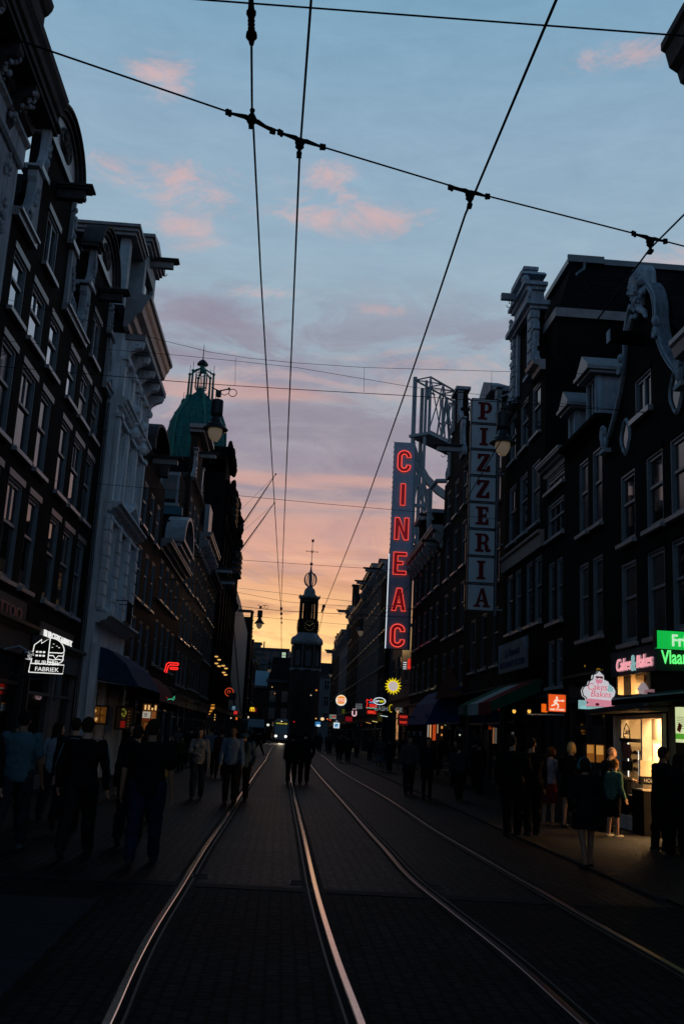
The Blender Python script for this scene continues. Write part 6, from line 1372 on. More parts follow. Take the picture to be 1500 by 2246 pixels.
b = MB(); b.prism([(0,3.6),(-1.45,2.85),(-1.45,2.55),(0,3.2)], -.006, .006, axis='y'); b.build('side_cloth', cols3[0], t); b = MB(); b.box(-1.48,-1.465,4.2,5.2,2.55,2.8); b.build('sign_panel', mat('panel_grey', (.12,.12,.12), .6), t)
# motorcycle-bar pennant with shield emblem
t = empty('pennant_awning', (XR-.1, 40.5, 0), 0, 'dark orange triangular awning with a shield emblem', 'awning'); MO = mat('burnt_orange', (.075,.022,.010), .8)
b = MB(); b.add([(0,4.5,5.1),(-.0,0.5,3.5),(-1.2,.5,3.3),(0,4.5,5.088),(0,.5,3.488),(-1.2,.5,3.288)], [(0,1,2),(5,4,3),(0,2,5,3)]); b.prism([(0,5.1),(0,3.2),(1.0,3.7),(.5,4.2)], .4, .5, axis='y'); b.build('canopy', MO, t)
b = MB(); b.prism([(-.42,-.13),(-.2,-.13),(0,-.38),(.2,-.13),(.42,-.13),(.42,.13),(.22,.13),(.2,.33),(-.2,.33),(-.22,.13),(-.42,.13)], .36, .39, T=Matrix.Translation((.55,0,3.95))); b.build('emblem', mat('emblem_grey', (.05,.07,.08), .5), t)
awning('awning', XR-.1, 41.8, 48.2, 3.95, 2.3, 1.45, mat('deep_blue_canvas', (.006,.045,.13), .7, var=.2), 'big deep blue rounded awning on the right', 'R', barrel=True)
p = at(948,1605,Y=42.5); bits = [(-.28,.0,.05,1.0,(190,185,175),.5),(-.18,.0,.05,1.0,(240,170,110),.7),(-.02,.0,.12,1.0,(210,80,30),.6),(.12,.3,.04,.6,(240,200,150),.4),(.3,.5,.06,.1,(240,160,80),.8),(.3,.2,.05,.08,(240,160,80),.8)]
lit_panel('shop_doorway', (p.x+.1, 42.5, p.z-.35), .7, 1.0, 0, 'warm lit doorway strips under the deep blue awning', bits, base=(30,14,8), s=.25)
for (x, y, lab) in ((1127,1560,'left'), (1160,1560,'right')):
    t = empty('wall_lamp', at(x,y,Y=27.5), 0, 'yellow glowing lamp, %s of the pair under the striped awning' % lab, 'lamp'); b = MB(); b.ell((0,0,0),(.05,.05,.06),10,7); b.build('bulb', glow('amber_bulb', (250,190,80), 1.0), t); b = MB(); b.tube([(0,0,.05),(.3,.1,.15)], .012, 5); b.lathe([(.07,0),(.04,.03),(.02,.06)], 10, (0,0,.04)); b.build('arm', M_iron, t)
p = at(1215,1646,Y=23.3); lit_panel('shop_window', (7.32, 23.35, p.z-.22), .42, .40, 0, 'amber lit window behind the waiting people', [(0,.0,.03,.4,(40,20,8),.2),(.1,.18,.16,.2,(250,180,90),.5),(-.12,.2,.14,.18,(220,150,70),.5)], base=(150,92,34), s=.5)
# tickets sign, red striped sign, sun sign, others
t = boxsign(884,1579,46,.45,.5,(70,12,16),.5,'dark red sign with two red TICKETS lines by the blue awning'); MR = glow('red_text', (250,62,40), .95); text('lettering', 'TICKETS', .13, MR, t, (0,-.012,.09), extrude=.005, width=.36, bold=.003); text('lettering', 'OPEN', .13, MR, t, (0,-.012,-.15), extrude=.005, width=.34, bold=.003) if False else text('lettering', 'TICKETS', .12, MR, t, (0,-.012,-.15), extrude=.005, width=.34, bold=.003)
p = at(898,1457,Y=60.4); t = empty('lit_sign', (p.x+.1, 60.4, p.z), radians(-20), 'red rounded lit sign with white bars below the neon cinema sign', 'sign'); b = MB(); b.prism([(-.22,-.34),(.16,-.24),(.22,-.16),(.22,.36),(.16,.42),(-.16,.32),(-.22,.24)], -.02, .05); b.build('panel', glow('lit_red', (235,50,35), .85), t)
b = MB()
for k in range(4): b.box(-.5,-.28,-.02,.02,-.32+k*.13,-.26+k*.13); b.box(.3,.5,-.02,.02,-.02+k*.13,.04+k*.13) if k < 3 else None
b.build('white_bar', glow('wbars', (210,215,215), .8), t)
text('lettering', 'K', .4, glow('redder', (150,12,16), .5), t, (0,-.03,-.12), extrude=.004)
p = at(862,1505,Y=55); t = empty('sun_sign', p, 0, 'yellow sun shaped sign with a pale disc, jutting from the right facades', 'sign'); b = MB(); pts = []
for k in range(32): r = .48 if k % 2 == 0 else .30; a = 2*pi*k/32+.1; pts.append((r*cos(a), r*sin(a)))
b.prism(pts[::-1], 0, .05); b.build('rays', glow('sun_yellow', (238,212,28), .9), t); b = MB(); b.lathe([(.26,0),(.26,.02)], 28, T=Matrix.Translation((0,-.005,0)) @ Matrix.Rotation(pi/2,4,'X')); b.build('disc', glow('sun_disc', (205,190,184), .8), t); b = MB(); b.tube([(.3,.05,.1),(1.5,.05,.1)], .03, 5); b.tube([(.1,.03,.45),(.1,.03,.9),(1.5,.03,1.0)], .02, 4); b.build('bracket', M_iron, t)
p = at(832,1538,Y=58); t = empty('oval_sign', p, 0, 'black oval SUBWAY sign with a white neon rim', 'sign'); b = MB(); b.lathe([(1,0),(1,.05)], 28, T=Matrix.Rotation(pi/2,4,'X') @ Matrix.Diagonal((.34,.19,1,1))); b.build('panel', M_blk, t); sl('rim', [Ar(0,0,.34,.19,0,360,32)], .022, glow('white_neon', (225,235,245), 1.0), y=-.06)
text('lettering', 'SUB', .17, glow('white_neon', (225,235,245), 1.0), t, (-.14,-.062,-.065), extrude=.005, shear=.15, width=.25, bold=.006); text('lettering', 'WAY', .17, glow('lime_yellow', (225,225,50), .95), t, (.13,-.062,-.065), extrude=.005, shear=.15, width=.29, bold=.006)
p = at(748,1536,Y=80); t = empty('round_sign', p, 0, 'round cream BURGER KING sign with a blue crescent rim', 'sign'); RX = Matrix.Rotation(pi/2,4,'X'); b = MB(); b.lathe([(.42,0),(.42,.08)], 28, T=RX); b.build('panel', glow('bk_cream', (250,225,190), .95), t)
sl('rim', [Ar(0,0,.42,.42,-200,20,20)], .03, glow('bk_blue', (50,140,180), .8), y=-.05)
b = MB(); b.prism([(.30*cos(radians(a)), .16+.16*sin(radians(a))) for a in range(0,181,15)][::-1], -.10, -.085); b.prism([(-.30,-.17)]+[(.30*cos(radians(a)), -.17+.12*sin(radians(a))) for a in range(180,361,15)], -.10, -.085); b.build('bun', glow('bk_orange', (235,140,30), .9), t)
MRr = glow('bk_red', (205,50,24), .85); text('lettering', 'BURGER', .17, MRr, t, (0,-.10,.02), extrude=.005, width=.6, bold=.004); text('lettering', 'KING', .22, MRr, t, (0,-.10,-.16), extrude=.005, width=.5, bold=.008)
p = at(816,1543,Y=63); t = empty('neon_sign', p, 0, 'red blue and green neon grill sign shaped like a bull behind the oval sign', 'neon sign'); sl('red_outline', [[(-.34,-.3),(-.3,.05),(-.36,.1),(-.34,.25),(-.24,.18),(-.12,.2),(-.06,.28),(.0,.16),(-.04,.08)]], .022, NR2); 
for z, n_, m_ in ((.02,'STEAK',glow('blue_neon', (110,180,235), .9)),(-.13,'GRILL',NR2),(-.24,'GRILL',NR2)): text('lettering', n_, .13, m_, t, (.06,-.02,z), extrude=.004, width=.5, bold=.003)
sl('green_line', [[(-.34,-.3),(-.2,-.27),(-.1,-.3),(.05,-.27),(.2,-.31),(.32,-.29)]], .02, glow('mint_neon', (130,220,190), .8)); b = MB(); b.box(-.36,.36,.03,.08,-.33,.28); b.build('panel', M_blk, t)
t = boxsign(815,1562,63,.62,.26,(150,26,16),.5,'red lit sign under the bull shaped neon'); text('lettering', 'GRILL', .2, MR, t, (0,-.012,-.07), extrude=.005, width=.5, bold=.01)
p = at(777,1563,Y=72); t = empty('neon_sign', p, 0, 'pinkish white neon letter U with two dots', 'neon sign'); sl('tube', [[(-.13,.12),(-.14,-.1)]+Ar(0,-.1,.14,.13,180,360,8)+[(.13,.12)]], .05, glow('pink_white', (235,190,200), .85)); b = MB(); b.ell((-.08,0,.25),(.04,.03,.04)); b.ell((.08,0,.25),(.04,.03,.04)); b.build('dot', glow('pink_white', (235,190,200), .85), t)
t = boxsign(787,1549,68,.44,.34,(120,124,126),.5,'pale grey box sign above the neon U'); text('lettering', 'C', .22, M_blk, t, (-.12,-.012,-.0), extrude=.004, bold=.006); b = MB(); b.box(-.05,.18,-.01,0,.04,.1); b.box(-.18,.18,-.01,0,-.12,-.09); b.build('caption', M_trimd, t)
boxsign(765,1577,75,.5,.34,(140,14,26),.55,'plain dark red board left of the neon U'); t = boxsign(730,1572,90,.6,.36,(150,165,155),.5,'pale pharmacy style sign with a red bar'); b = MB(); b.box(-.08,.28,-.02,0,-.05,.07); b.build('red_bar', glow('red_bar', (190,24,22), .7), t); b = MB(); b.box(-.2,-.14,-.02,0,-.12,.12); b.box(-.26,-.08,-.02,0,-.03,.03); b.build('green_cross', glow('green_cross', (30,110,70), .6), t)
t = boxsign(738,1591,85,.5,.46,(215,232,240),.85,'white and blue square sign low on the right'); b = MB(); b.prism([(-.14,-.16),(-.14,.12),(.14,.12),(.14,.0),(.0,-.04),(-.04,-.16)], -.02, -.003); b.prism([(.02,-.16),(.04,-.08),(.14,-.06),(.14,-.16)], -.02, -.003); b.build('emblem', glow('sky_blue', (40,130,185), .8), t); b = MB(); b.ell((0,.05,.32),(.12,.06,.12),10,6); b.build('top_ball', glow('grey_ball', (130,140,150), .5), t)
boxsign(753,1560,82,.22,.36,(70,84,10),.5,'small olive green sign beneath the round cream sign'); boxsign(833,1573,57,.26,.46,(60,56,14),.4,'small dull olive sign right of the red grill sign')
p = at(845,1553,Y=56); t = empty('lit_sign', p, 0, 'row of white and yellow lit letters right of the oval sign', 'sign'); text('lettering', 'CASH', .36, glow('dim_white', (150,155,155), .55), t, (-.25,0,-.16), extrude=.01, width=.75); b = MB(); b.tube([(.32+.1*cos(radians(a)),0,.0+.2*sin(radians(a))) for a in range(60,310,20)], .03, 5); b.build('yellow_ring', glow('dim_yel2', (200,180,30), .6), t); text('lettering', 'CE', .34, glow('dim_white', (150,155,155), .55), t, (.75,0,-.18), extrude=.01, width=.4) 
for (x, y, Y_, w_, col) in ((842,1571,55,.4,(215,235,235)),(822,1583,60,.3,(250,225,120)),(808,1586,64,.3,(220,150,80))):
    p = at(x,y,Y=Y_); t = empty('strip_light', p, 0, {842:'cool white strip light on the right facades',822:'warm yellow strip light at a shop on the right',808:'dim amber strip light at a shop on the right'}[x], 'lamp'); b = MB(); b.prism([(-w_/2,.02),(w_/2,-.03),(w_/2,.0),(-w_/2,.05)], 0, .04); b.build('tube', glow('strip%d'%x, col, .9), t); b = MB(); b.box(-w_/2,w_/2,.05,.08,-.02,.08); b.build('housing', M_iron, t)
for k, (x, y, Y_, col, r) in enumerate(((693,1576,150,(240,170,90),.12),(707,1577,150,(255,215,160),.28),(718,1577,145,(230,120,60),.12),(724,1579,140,(240,60,40),.12),(645,1583,165,(200,30,25),.12),(588,1590,170,(230,230,220),.25),(597,1507,172,(230,180,110),.10),(603,1521,172,(230,140,80),.10),(694,1514,172,(235,140,50),.16),(682,1525,172,(220,190,160),.12),(1008,1612,40,(190,190,180),.04),(1060,1617,38,(200,205,195),.07))):
    t = empty('distant_light', at(x,y,Y=Y_), 0, ['small amber light below the pale palace block','round cream light below the pale palace block','dull orange light near the palace street corner','red signal light near the palace street corner','red light right of the tram roof','white glare left of the tram front','amber light on the guardhouse wall, upper','amber light on the guardhouse wall, lower','orange light right of the tower shaft','pale light on the tower shaft','tiny white light in the dark bar front','small pair of white window lights in the dark bar front'][k], 'lamp', None); b = MB(); b.ell((0,0,0),(r,r,r*.8),8,6); b.build('bulb', glow('dl%d'%k, col, .95), t); b = MB(); b.tube([(0,.0,r),(0,.3,r+.3)], r*.2, 4); b.build('arm', M_iron, t)
t = boxsign(697,1588,140,.7,.6,(50,130,190),.7,'blue lit screen at the foot of the palace block'); b = MB(); b.ell((.1,-.03,-.2),(.3,.03,.16)); b.build('white_glow', glow('blw', (220,240,250), .9), t)

# ================================================================== TRAM, VAN, BICYCLES
t = empty('tram', (0.10, 148, 0), radians(1.0), 'white low floor tram with lit headlights and yellow destination display, coming up the left track', 'tram')
M_tw = mat('tram_white', (.42,.43,.46), .35, var=.05); M_td = mat('tram_dark_glass', (.008,.009,.011), .08, spec=.8)
w = 1.15
b = MB()
secs = [(-.0,.84),(.35,.96),(.9,1.0),(24,1.0)]
b.prism([(-w*.78,.35),(w*.78,.35),(w*.98,.55),(w,1.2),(w,2.9),(w*.9,3.15),(-w*.9,3.15),(-w,2.9),(-w,1.2),(-w*.98,.55)], .5, 24)
b.add([(-w*.7,0,.4),(w*.7,0,.4),(w*.85,0,1.25),(-w*.85,0,1.25),(-w*.98,.5,.5),(w*.98,.5,.5),(w,.5,1.25),(-w,.5,1.25)], [(0,1,2,3),(0,4,5,1),(1,5,6,2),(3,7,4,0),(2,6,7,3)]); body = b.build('body', M_tw, t)
b = MB(); b.add([(-w*.80,.02,1.28),(w*.80,.02,1.28),(w*.82,.32,2.62),(-w*.82,.32,2.62)], [(0,1,2,3)]); b.add([(-w*.82,.02,1.28),(-w*.84,.32,2.62),(-w*.96,.6,2.62),(-w*.96,.5,1.28)], [(3,2,1,0)]); b.add([(w*.82,.02,1.28),(w*.84,.32,2.62),(w*.96,.6,2.62),(w*.96,.5,1.28)], [(0,1,2,3)])
for k in range(8):
    for s_ in (-1,1): x = s_*(w+.006); b.box(min(x,x-s_*.01),max(x,x-s_*.01),1.2+k*2.8,3.5+k*2.8,1.35,2.6)
b.build('windscreen', M_td, body)
b = MB(); b.prism([(-w*.88,2.64),(w*.88,2.64),(w*.84,3.05),(-w*.84,3.05)], .26, .5); db = b.build('display_box', M_blk, t)
text('destination', '24 Station Zuid', .27, glow('display_yellow', (235,215,90), .9), db, (.12,.25,2.73), extrude=.005, width=1.45, bold=.006); b = MB(); b.prism([(-.78,2.7),(-.62,2.82),(-.78,2.94)], .24, .26); b.build('arrow', glow('display_green', (150,200,60), .9), db)
for s_ in (-1,1): b = MB(); b.ell((s_*.72,-.03,1.0),(.17,.06,.15),14,8); b.build('headlight', glow('headlight', (255,250,235), 2.5), t)
b = MB(); b.ell((0,.22,3.12),(.1,.08,.06)); b.build('top_light', glow('top_light', (250,235,200), 1.5), t)
b = MB(); b.box(-.95,.95,-.06,.3,.18,.55); b.build('bumper', M_td, t); b = MB(); b.box(-.6,.9,2.0,5.5,3.16,3.5); b.box(-.7,.7,8,14,3.16,3.45); b.build('roof_unit', M_tw, t)
b = MB(); b.tube([(0,6,3.5),(.0,7.2,4.6),(.0,6,5.7)], .03, 5); b.tube([(-.6,6,5.72),(.6,6,5.72)], .03, 5); b.build('pantograph', M_iron, t)
for s_ in (-1,1): b = MB(); b.tube([(s_*w,.4,2.4),(s_*(w+.25),.2,2.4),(s_*(w+.25),.2,2.0)], .03, 5); b.box(s_*(w+.25)-.05,s_*(w+.25)+.05,.15,.22,1.9,2.3); b.build('mirror', M_blk, t)
sp = bpy.data.lights.new('headlight_beam', 'SPOT'); sp.energy = 700; sp.spot_size = radians(50); sp.color = (1,.85,.6); sp.shadow_soft_size = .2; so = bpy.data.objects.new('headlight_beam', sp); COL.objects.link(so); so.parent = t; so.location = (0,-.2,1.0); so.rotation_euler = (radians(68), 0, pi)
p = at(562,1588,Y=135); t = empty('delivery_van', (p.x, 135, 0), radians(15), 'pale blue white box van parked behind people on the far left', 'van')
b = MB(); b.prism([(-1.1,.5),(1.1,.5),(1.1,2.9),(1.0,3.1),(-1.0,3.1),(-1.1,2.9)], 0, 4.5); b.build('box_body', mat('van_white', (.40,.50,.54), .5, var=.05), t); b = MB(); b.prism([(-1.0,.45),(1.0,.45),(1.0,1.2),(.9,2.1),(-.9,2.1),(-1.0,1.2)], -1.4, 0); b.build('cab', mat('van_cab', (.2,.24,.26), .5), t)
b = MB(); b.box(-.85,.85,-1.42,-1.40,1.25,2.0); b.build('windscreen', M_td, t)
for x in (-.95,.95):
    for y in (-.7,3.4): b = MB(); b.lathe([(.38,-.1),(.38,.1)], 16, T=Matrix.Translation((x,y,.38)) @ Matrix.Rotation(pi/2,4,'Y')); b.build('wheel', M_blk, t)
def bicycle(pos, rz, label):
    t = empty('bicycle', pos, rz, label, 'bicycle', 'bicycles parked on the right pavement'); MI = mat('bike_paint', (.02,.022,.025), .4)
    for x in (-.52,.52):
        b = MB(); b.tube([(x+.33*cos(2*pi*k/24),0,.35+.33*sin(2*pi*k/24)) for k in range(25)], .016, 6, cap=False); wh = b.build('wheel', M_blk, t); b = MB()
        for k in range(12): a = 2*pi*k/12; b.tube([(x,0,.35),(x+.32*cos(a),0,.35+.32*sin(a))], .003, 3)
        b.build('spokes', M_steel, wh)
    b = MB()
    for a, c_ in (((-.52,.35),(-.15,.32)),((-.52,.35),(-.22,.78)),((-.15,.32),(-.25,.9)),((-.15,.32),(.38,.72)),((-.23,.72),(.36,.85)),((.52,.35),(.36,.95))): b.tube([(a[0],0,a[1]),(c_[0],0,c_[1])], .016, 6)
    b.build('frame', MI, t); b = MB(); b.tube([(.36,0,.95),(.34,0,1.05),(.30,.25,1.08),(.15,.3,1.05)], .012, 5); b.tube([(.34,0,1.05),(.30,-.25,1.08),(.15,-.3,1.05)], .012, 5); b.build('handlebar', M_steel, t)
    b = MB(); b.ell((-.27,0,.95),(.14,.09,.04),10,6); b.build('saddle', M_blk, t); b = MB(); b.box(-.72,-.3,-.07,.07,.74,.76); b.build('carrier', MI, t); b = MB(); b.tube([(-.15,-.12,.3),(-.15,.12,.34)], .02, 5); b.ell((-.15,.02,.32),(.09,.02,.09),10,6); b.build('crank', M_steel, t)
    b = MB(); b.tube([(-.52+.37*cos(radians(a)),0,.35+.37*sin(radians(a))) for a in range(20,190,15)], .018, 5); b.build('mudguard', mat('bike_guard', (.12,.13,.14), .3), t); return t
bicycle((6.25,27.6,.03), radians(80), 'bicycle leaning near the feet of the two dark figures at the striped awning')
bicycle((6.3,50.5,.03), radians(70), 'bicycle beside the person in pale shorts'); bicycle((6.6,54,.03), radians(60), 'bicycle behind the one by the pale shorts'); bicycle((6.4,62,.03), radians(75), 'farthest parked bicycle on the right pavement')
# ================================================================== PEOPLE
def capsule(b, p, q, r0, r1, n=10):
    p, q = Vector(p), Vector(q); d = (q-p); L_ = max(d.length, 1e-4); d.normalize(); pts = []; rs = []
    for a in (-.98,-.7,-.35): pts.append(p+d*a*r0); rs.append(r0*sqrt(max(0,1-a*a)))
    pts += [p, q]; rs += [r0, r1]
    for a in (.35,.7,.98): pts.append(q+d*a*r1); rs.append(r1*sqrt(max(0,1-a*a)))
    b.tube([tuple(x) for x in pts], rs, n)
def loft(b, rings, n=16):                      # rings: (cx,cy,cz,rx,ry)
    vs = []; fs = []
    for (x, y, z, rx, ry) in rings:
        for k in range(n):
            a = 2*pi*k/n; c_, s_ = cos(a), sin(a); e = .8
            vs.append((x+rx*math.copysign(abs(c_)**e, c_), y+ry*math.copysign(abs(s_)**e, s_), z))
    for i in range(len(rings)-1):
        for k in range(n): fs.append((i*n+k, i*n+(k+1)%n, (i+1)*n+(k+1)%n, (i+1)*n+k))
    fs.append(tuple(range(n))[::-1]); fs.append(tuple(range((len(rings)-1)*n, len(rings)*n))); b.add(vs, fs)
FOLD = bpy.data.textures.new('cloth_folds', 'CLOUDS'); FOLD.noise_scale = .11; FOLD.noise_depth = 3
def remesh(b, name, vox, smooth=4, fold=0):
    o = bpy.data.objects.new('tmp', b.mesh('tmp')); COL.objects.link(o)
    m = o.modifiers.new('r', 'REMESH'); m.mode = 'VOXEL'; m.voxel_size = vox; m.use_smooth_shade = True
    s_ = o.modifiers.new('s', 'SMOOTH'); s_.iterations = smooth; s_.factor = .5
    if fold:                                   # folds in the cloth
        d_ = o.modifiers.new('d', 'DISPLACE'); d_.texture = FOLD; d_.strength = fold; d_.mid_level = .35; d_.texture_coords = 'LOCAL'
    me = conv(o); bpy.data.objects.remove(o); me.name = name; me.materials.clear(); return me
M_skin = mat('skin', (.38,.22,.15), .5, var=.1); M_skind = mat('skin_tanned', (.20,.11,.07), .5, var=.1)
def cloth(name, c): return mat('cloth_'+name, c, .85, var=.2, scale=12, bump=.2)
def person(px, py, rz, label, height=1.75, top=(.02,.02,.022), bot=(.015,.016,.02), hair=(.02,.014,.01), build=1.0, legs=((12,6),(-14,22)), arms=None, lower='trousers', sleeves='long', hairstyle='short',
           shoe=(.02,.02,.02), skin=None, near=True, lean=4, headturn=0, pos=None, group=None, extra=None, female=False, hunch=0, cat='person'):
    """legs: (thigh forward angle, knee bend) for left, right; arms: (forward, outward, elbow bend, inward turn of forearm)"""
    g = pos or at(px, py, Z=.03); vox = (.010 if g.y < 23 else .014) if near else .026
    k = height/1.75; t = empty('person', (g.x, g.y, 0), rz, label, cat, group); skin = skin or M_skin
    body, shirt, pants = MB(), MB(), MB(); Bw = build
    def rotx(v, a): a = radians(a); return Vector((v[0], v[1]*cos(a)-v[2]*sin(a), v[1]*sin(a)+v[2]*cos(a)))
    J = {}; lows = []
    hipz = .0
    for s_, (th, kn) in zip((1,-1), legs):       # x>0 is the person's left when facing +y ... mirrored is fine
        hip = Vector((s_*.095*Bw, 0, 0)); a = radians(th); knee = hip+Vector((0, sin(a)*.43, -cos(a)*.43)); c_ = radians(th-kn); ank = knee+Vector((0, sin(c_)*.42, -cos(c_)*.42))
        J[s_] = [hip, knee, ank, c_]; lows.append(ank.z)
    base = -min(lows)+.085; up = Vector((0,0,base))
    for s_ in (1,-1):
        hip, knee, ank, c_ = J[s_]; hip, knee, ank = hip+up, knee+up, ank+up
        pitch = 0 if abs(ank.z-.085) < .02 else max(-.9, min(.0, c_*.9)); f = Vector((s_*.02, cos(pitch), sin(pitch)))
        J[s_] = (hip, knee, ank)
        capsule(body, hip, knee, .082*Bw, .052); capsule(body, knee, ank, .053, .036); cm = knee.lerp(ank, .28)+Vector((0,-.012,0)); body.ell(tuple(cm), (.049,.050,.10), 10, 7)
        heel = ank+Vector((0,0,-.045)); capsule(body, heel-f*.05, heel+f*.14, .034, .03)
        sh = MB(); capsule(sh, heel-f*.055+Vector((0,0,-.0)), heel+f*.16+Vector((0,0,-.004)), .044, .040); sh.ell(tuple(heel+f*.02), (.045,.08,.045)); me = remesh(sh, 'shoe', vox); me.transform(Matrix.Diagonal((k,k,k,1))); link('shoe', me, cloth('shoe%.2f'%shoe[0], shoe), t)
        if lower == 'trousers': capsule(pants, hip+Vector((0,0,.0)), knee, .104*Bw, .082); capsule(pants, knee, ank+Vector((0,0,.02)), .082, .066); pants.ell(tuple(cm), (.082,.086,.13), 10, 7)
        elif lower == 'shorts': capsule(pants, hip, knee.lerp(hip,.05), .105*Bw, .088)
        elif lower == 'leggings': capsule(pants, hip, knee, .088*Bw, .058); capsule(pants, knee, ank, .057, .042)
    P = lambda z: base+z
    if lower in ('skirt', 'coat'):
        l = -.42 if lower == 'skirt' else -.30; loft(pants, [(0,0,P(l),.20*Bw,.17),(0,0,P(-.15),.185*Bw,.145),(0,0,P(.0),.17*Bw,.125),(0,0,P(.12),.14*Bw,.10)])
    ln = radians(lean); tors = lambda y, z: (y*cos(ln)+z*sin(ln), z*cos(ln)-y*sin(ln))
    W_ = (.93 if female else 1.0)*Bw
    rings = [(-.08,.135,.10),(.0,.165,.115),(.10,.150,.105),(.20,.138,.10),(.32,.158,.112),(.40,.168,.115),(.45,.155,.105),(.49,.125,.09),(.525,.075,.07)]
    def R_(e): 
        out = []
        for z, rx, ry in rings:
            y2, z2 = tors(0, z); out.append((0, y2, P(z2), rx*W_+e, ry*(.5+.5*Bw)+e))
        return out
    loft(body, R_(-.012)); loft(shirt, R_(.016)); loft(pants, [r for r in R_(.010)[:3]])
    if female: 
        for s_ in (1,-1): y2, z2 = tors(.095, .37); shirt.ell((s_*.075, y2, P(z2)), (.065,.06,.065))
    ny, nz = tors(0, .50); hy, hz = tors(.0+hunch*.05, .60); neck = Vector((0, ny, P(nz))); 
    capsule(body, neck, Vector((0, hy+.005, P(hz))), .062, .054); loft(shirt, [(0, ny, P(nz)-.03, .11, .085), (0, ny+.003, P(nz)+.035, .068, .066)])
    hc = Vector((0, hy+.035, P(hz)+.085)); ht = Matrix.Translation(hc) @ Matrix.Rotation(radians(headturn), 4, 'Z') @ Matrix.Rotation(radians(-hunch*18), 4, 'X')
    hb = MB(); hb.ell((0,-.008,.025), (.076,.095,.100), 16, 12); hb.ell((0,.022,-.04), (.058,.068,.072), 14, 10); hb.ell((0,.062,-.082), (.030,.028,.026), 8, 6); hb.tube([(0,.080,.018),(0,.108,-.018),(0,.106,-.028),(0,.085,-.032)], [.008,.014,.014,.009], 8)
    hb.ell((0,.084,-.055),(.024,.012,.009)); hb.ell((0,.078,.032),(.05,.018,.012)); hb.ell((0,.084,-.066),(.020,.012,.008))
    for s_ in (1,-1): hb.ell((s_*.078,-.004,-.008),(.010,.020,.032)); hb.ell((s_*.036,.066,-.028),(.022,.018,.024))
    for v in hb.v: pass
    body.add([tuple(ht @ Vector(v)) for v in hb.v], hb.f)
    eb = MB()
    for s_ in (1,-1): eb.ell((s_*.031,.083,.006),(.012,.008,.006),8,6)
    em = eb.mesh('eyes'); em.transform(Matrix.Diagonal((k,k,k,1)) @ ht); 
    arms = arms or ((14,8,18,0),(-12,8,14,0))
    for s_, A_ in zip((1,-1), arms):
        if len(A_) == 4:
            fw, ou, el, inn = A_; sy, sz = tors(0, .465); sh_ = Vector((s_*.185*W_, sy, P(sz))); a, o_ = radians(fw), radians(ou); d = Vector((s_*sin(o_), sin(a)*cos(o_), -cos(a)*cos(o_))).normalized(); elb = sh_+d*.29
            a2 = radians(fw+el); i_ = radians(inn); d2 = Vector((-s_*sin(i_), sin(a2)*cos(i_), -cos(a2)*cos(i_))).normalized(); wr = elb+d2*.25
            if ou and inn == 0: wr += Vector((s_*.02,0,0))
        else: sh_, elb, wr = (Vector(v) for v in A_); d2 = (wr-elb).normalized()
        capsule(body, sh_, elb, .050*Bw, .038); capsule(body, elb, wr, .039, .027)
        # hand: palm, four fingers, thumb
        dd = (wr-elb).normalized(); sd = dd.cross(Vector((0,0,1))); sd = sd.normalized() if sd.length > .1 else Vector((0,1,0)); pn = dd.cross(sd).normalized()
        if dd.z < -.7: sd = Vector((0,1,0)); sd = (sd-dd*sd.dot(dd)).normalized(); pn = dd.cross(sd).normalized()*(-s_)
        pal = wr+dd*.055; capsule(body, wr, wr+dd*.03, .026, .028)
        for j in (-1.5,-.5,.5,1.5): capsule(body, wr+dd*.02+sd*j*.012, wr+dd*.085+sd*j*.019, .014, .0125, 7)
        if near:
            cu = -pn*s_ if dd.z < -.7 else Vector((0,0,-1)); point = extra == 'point' and s_ == 1
            for j, Lf in zip((-1.5,-.5,.5,1.5), (.058,.072,.068,.062)):
                st0_ = wr+dd*.088+sd*j*.020; bend = .35 if not point else (.05 if j == 1.5 else 1.3); m1 = st0_+(dd*(1-bend*.4)+cu*bend*.5).normalized()*Lf*.5; m2 = m1+(dd*(1-bend)+cu*bend).normalized()*Lf*.5
                capsule(body, st0_, m1, .0095, .009, 7); capsule(body, m1, m2, .009, .0078, 7)
            th0 = wr+dd*.03+sd*.028; th1 = th0+(dd*.7+sd*.6).normalized()*.035; capsule(body, th0, th1, .012, .011, 7); capsule(body, th1, th1+(dd*.9+cu*.3).normalized()*.03, .0105, .009, 7)
        J['arm%d' % s_] = (sh_, elb, wr)
        if sleeves == 'long': capsule(shirt, sh_, elb, .066*Bw, .054); capsule(shirt, elb, wr-dd*.01, .053, .040)
        elif sleeves == 'short': capsule(shirt, sh_, sh_.lerp(elb,.72), .066*Bw, .060)
        elif sleeves == 'none': shirt.ell(tuple(sh_), (.05,.05,.05))
    bm_ = remesh(body, 'body', vox, 2); pm = remesh(pants, 'p', vox, 3, .035 if near else 0); sm = remesh(shirt, 's', vox, 3, .04 if near else 0)
    S_ = Matrix.Diagonal((k,k,k,1))
    for m_ in (bm_, pm, sm): m_.transform(S_)
    o = link('body', bm_, skin, t); link('eyes', em, mat('eye', (.05,.04,.04), .2), t)
    link({'trousers':'trousers','shorts':'shorts','skirt':'skirt','coat':'coat_skirt','leggings':'trousers'}[lower], pm, cloth('b%.3f_%.3f_%.3f'%bot, bot), t)
    so = link('jacket' if sleeves == 'long' else 'shirt', sm, cloth('t%.3f_%.3f_%.3f'%top, top), t)
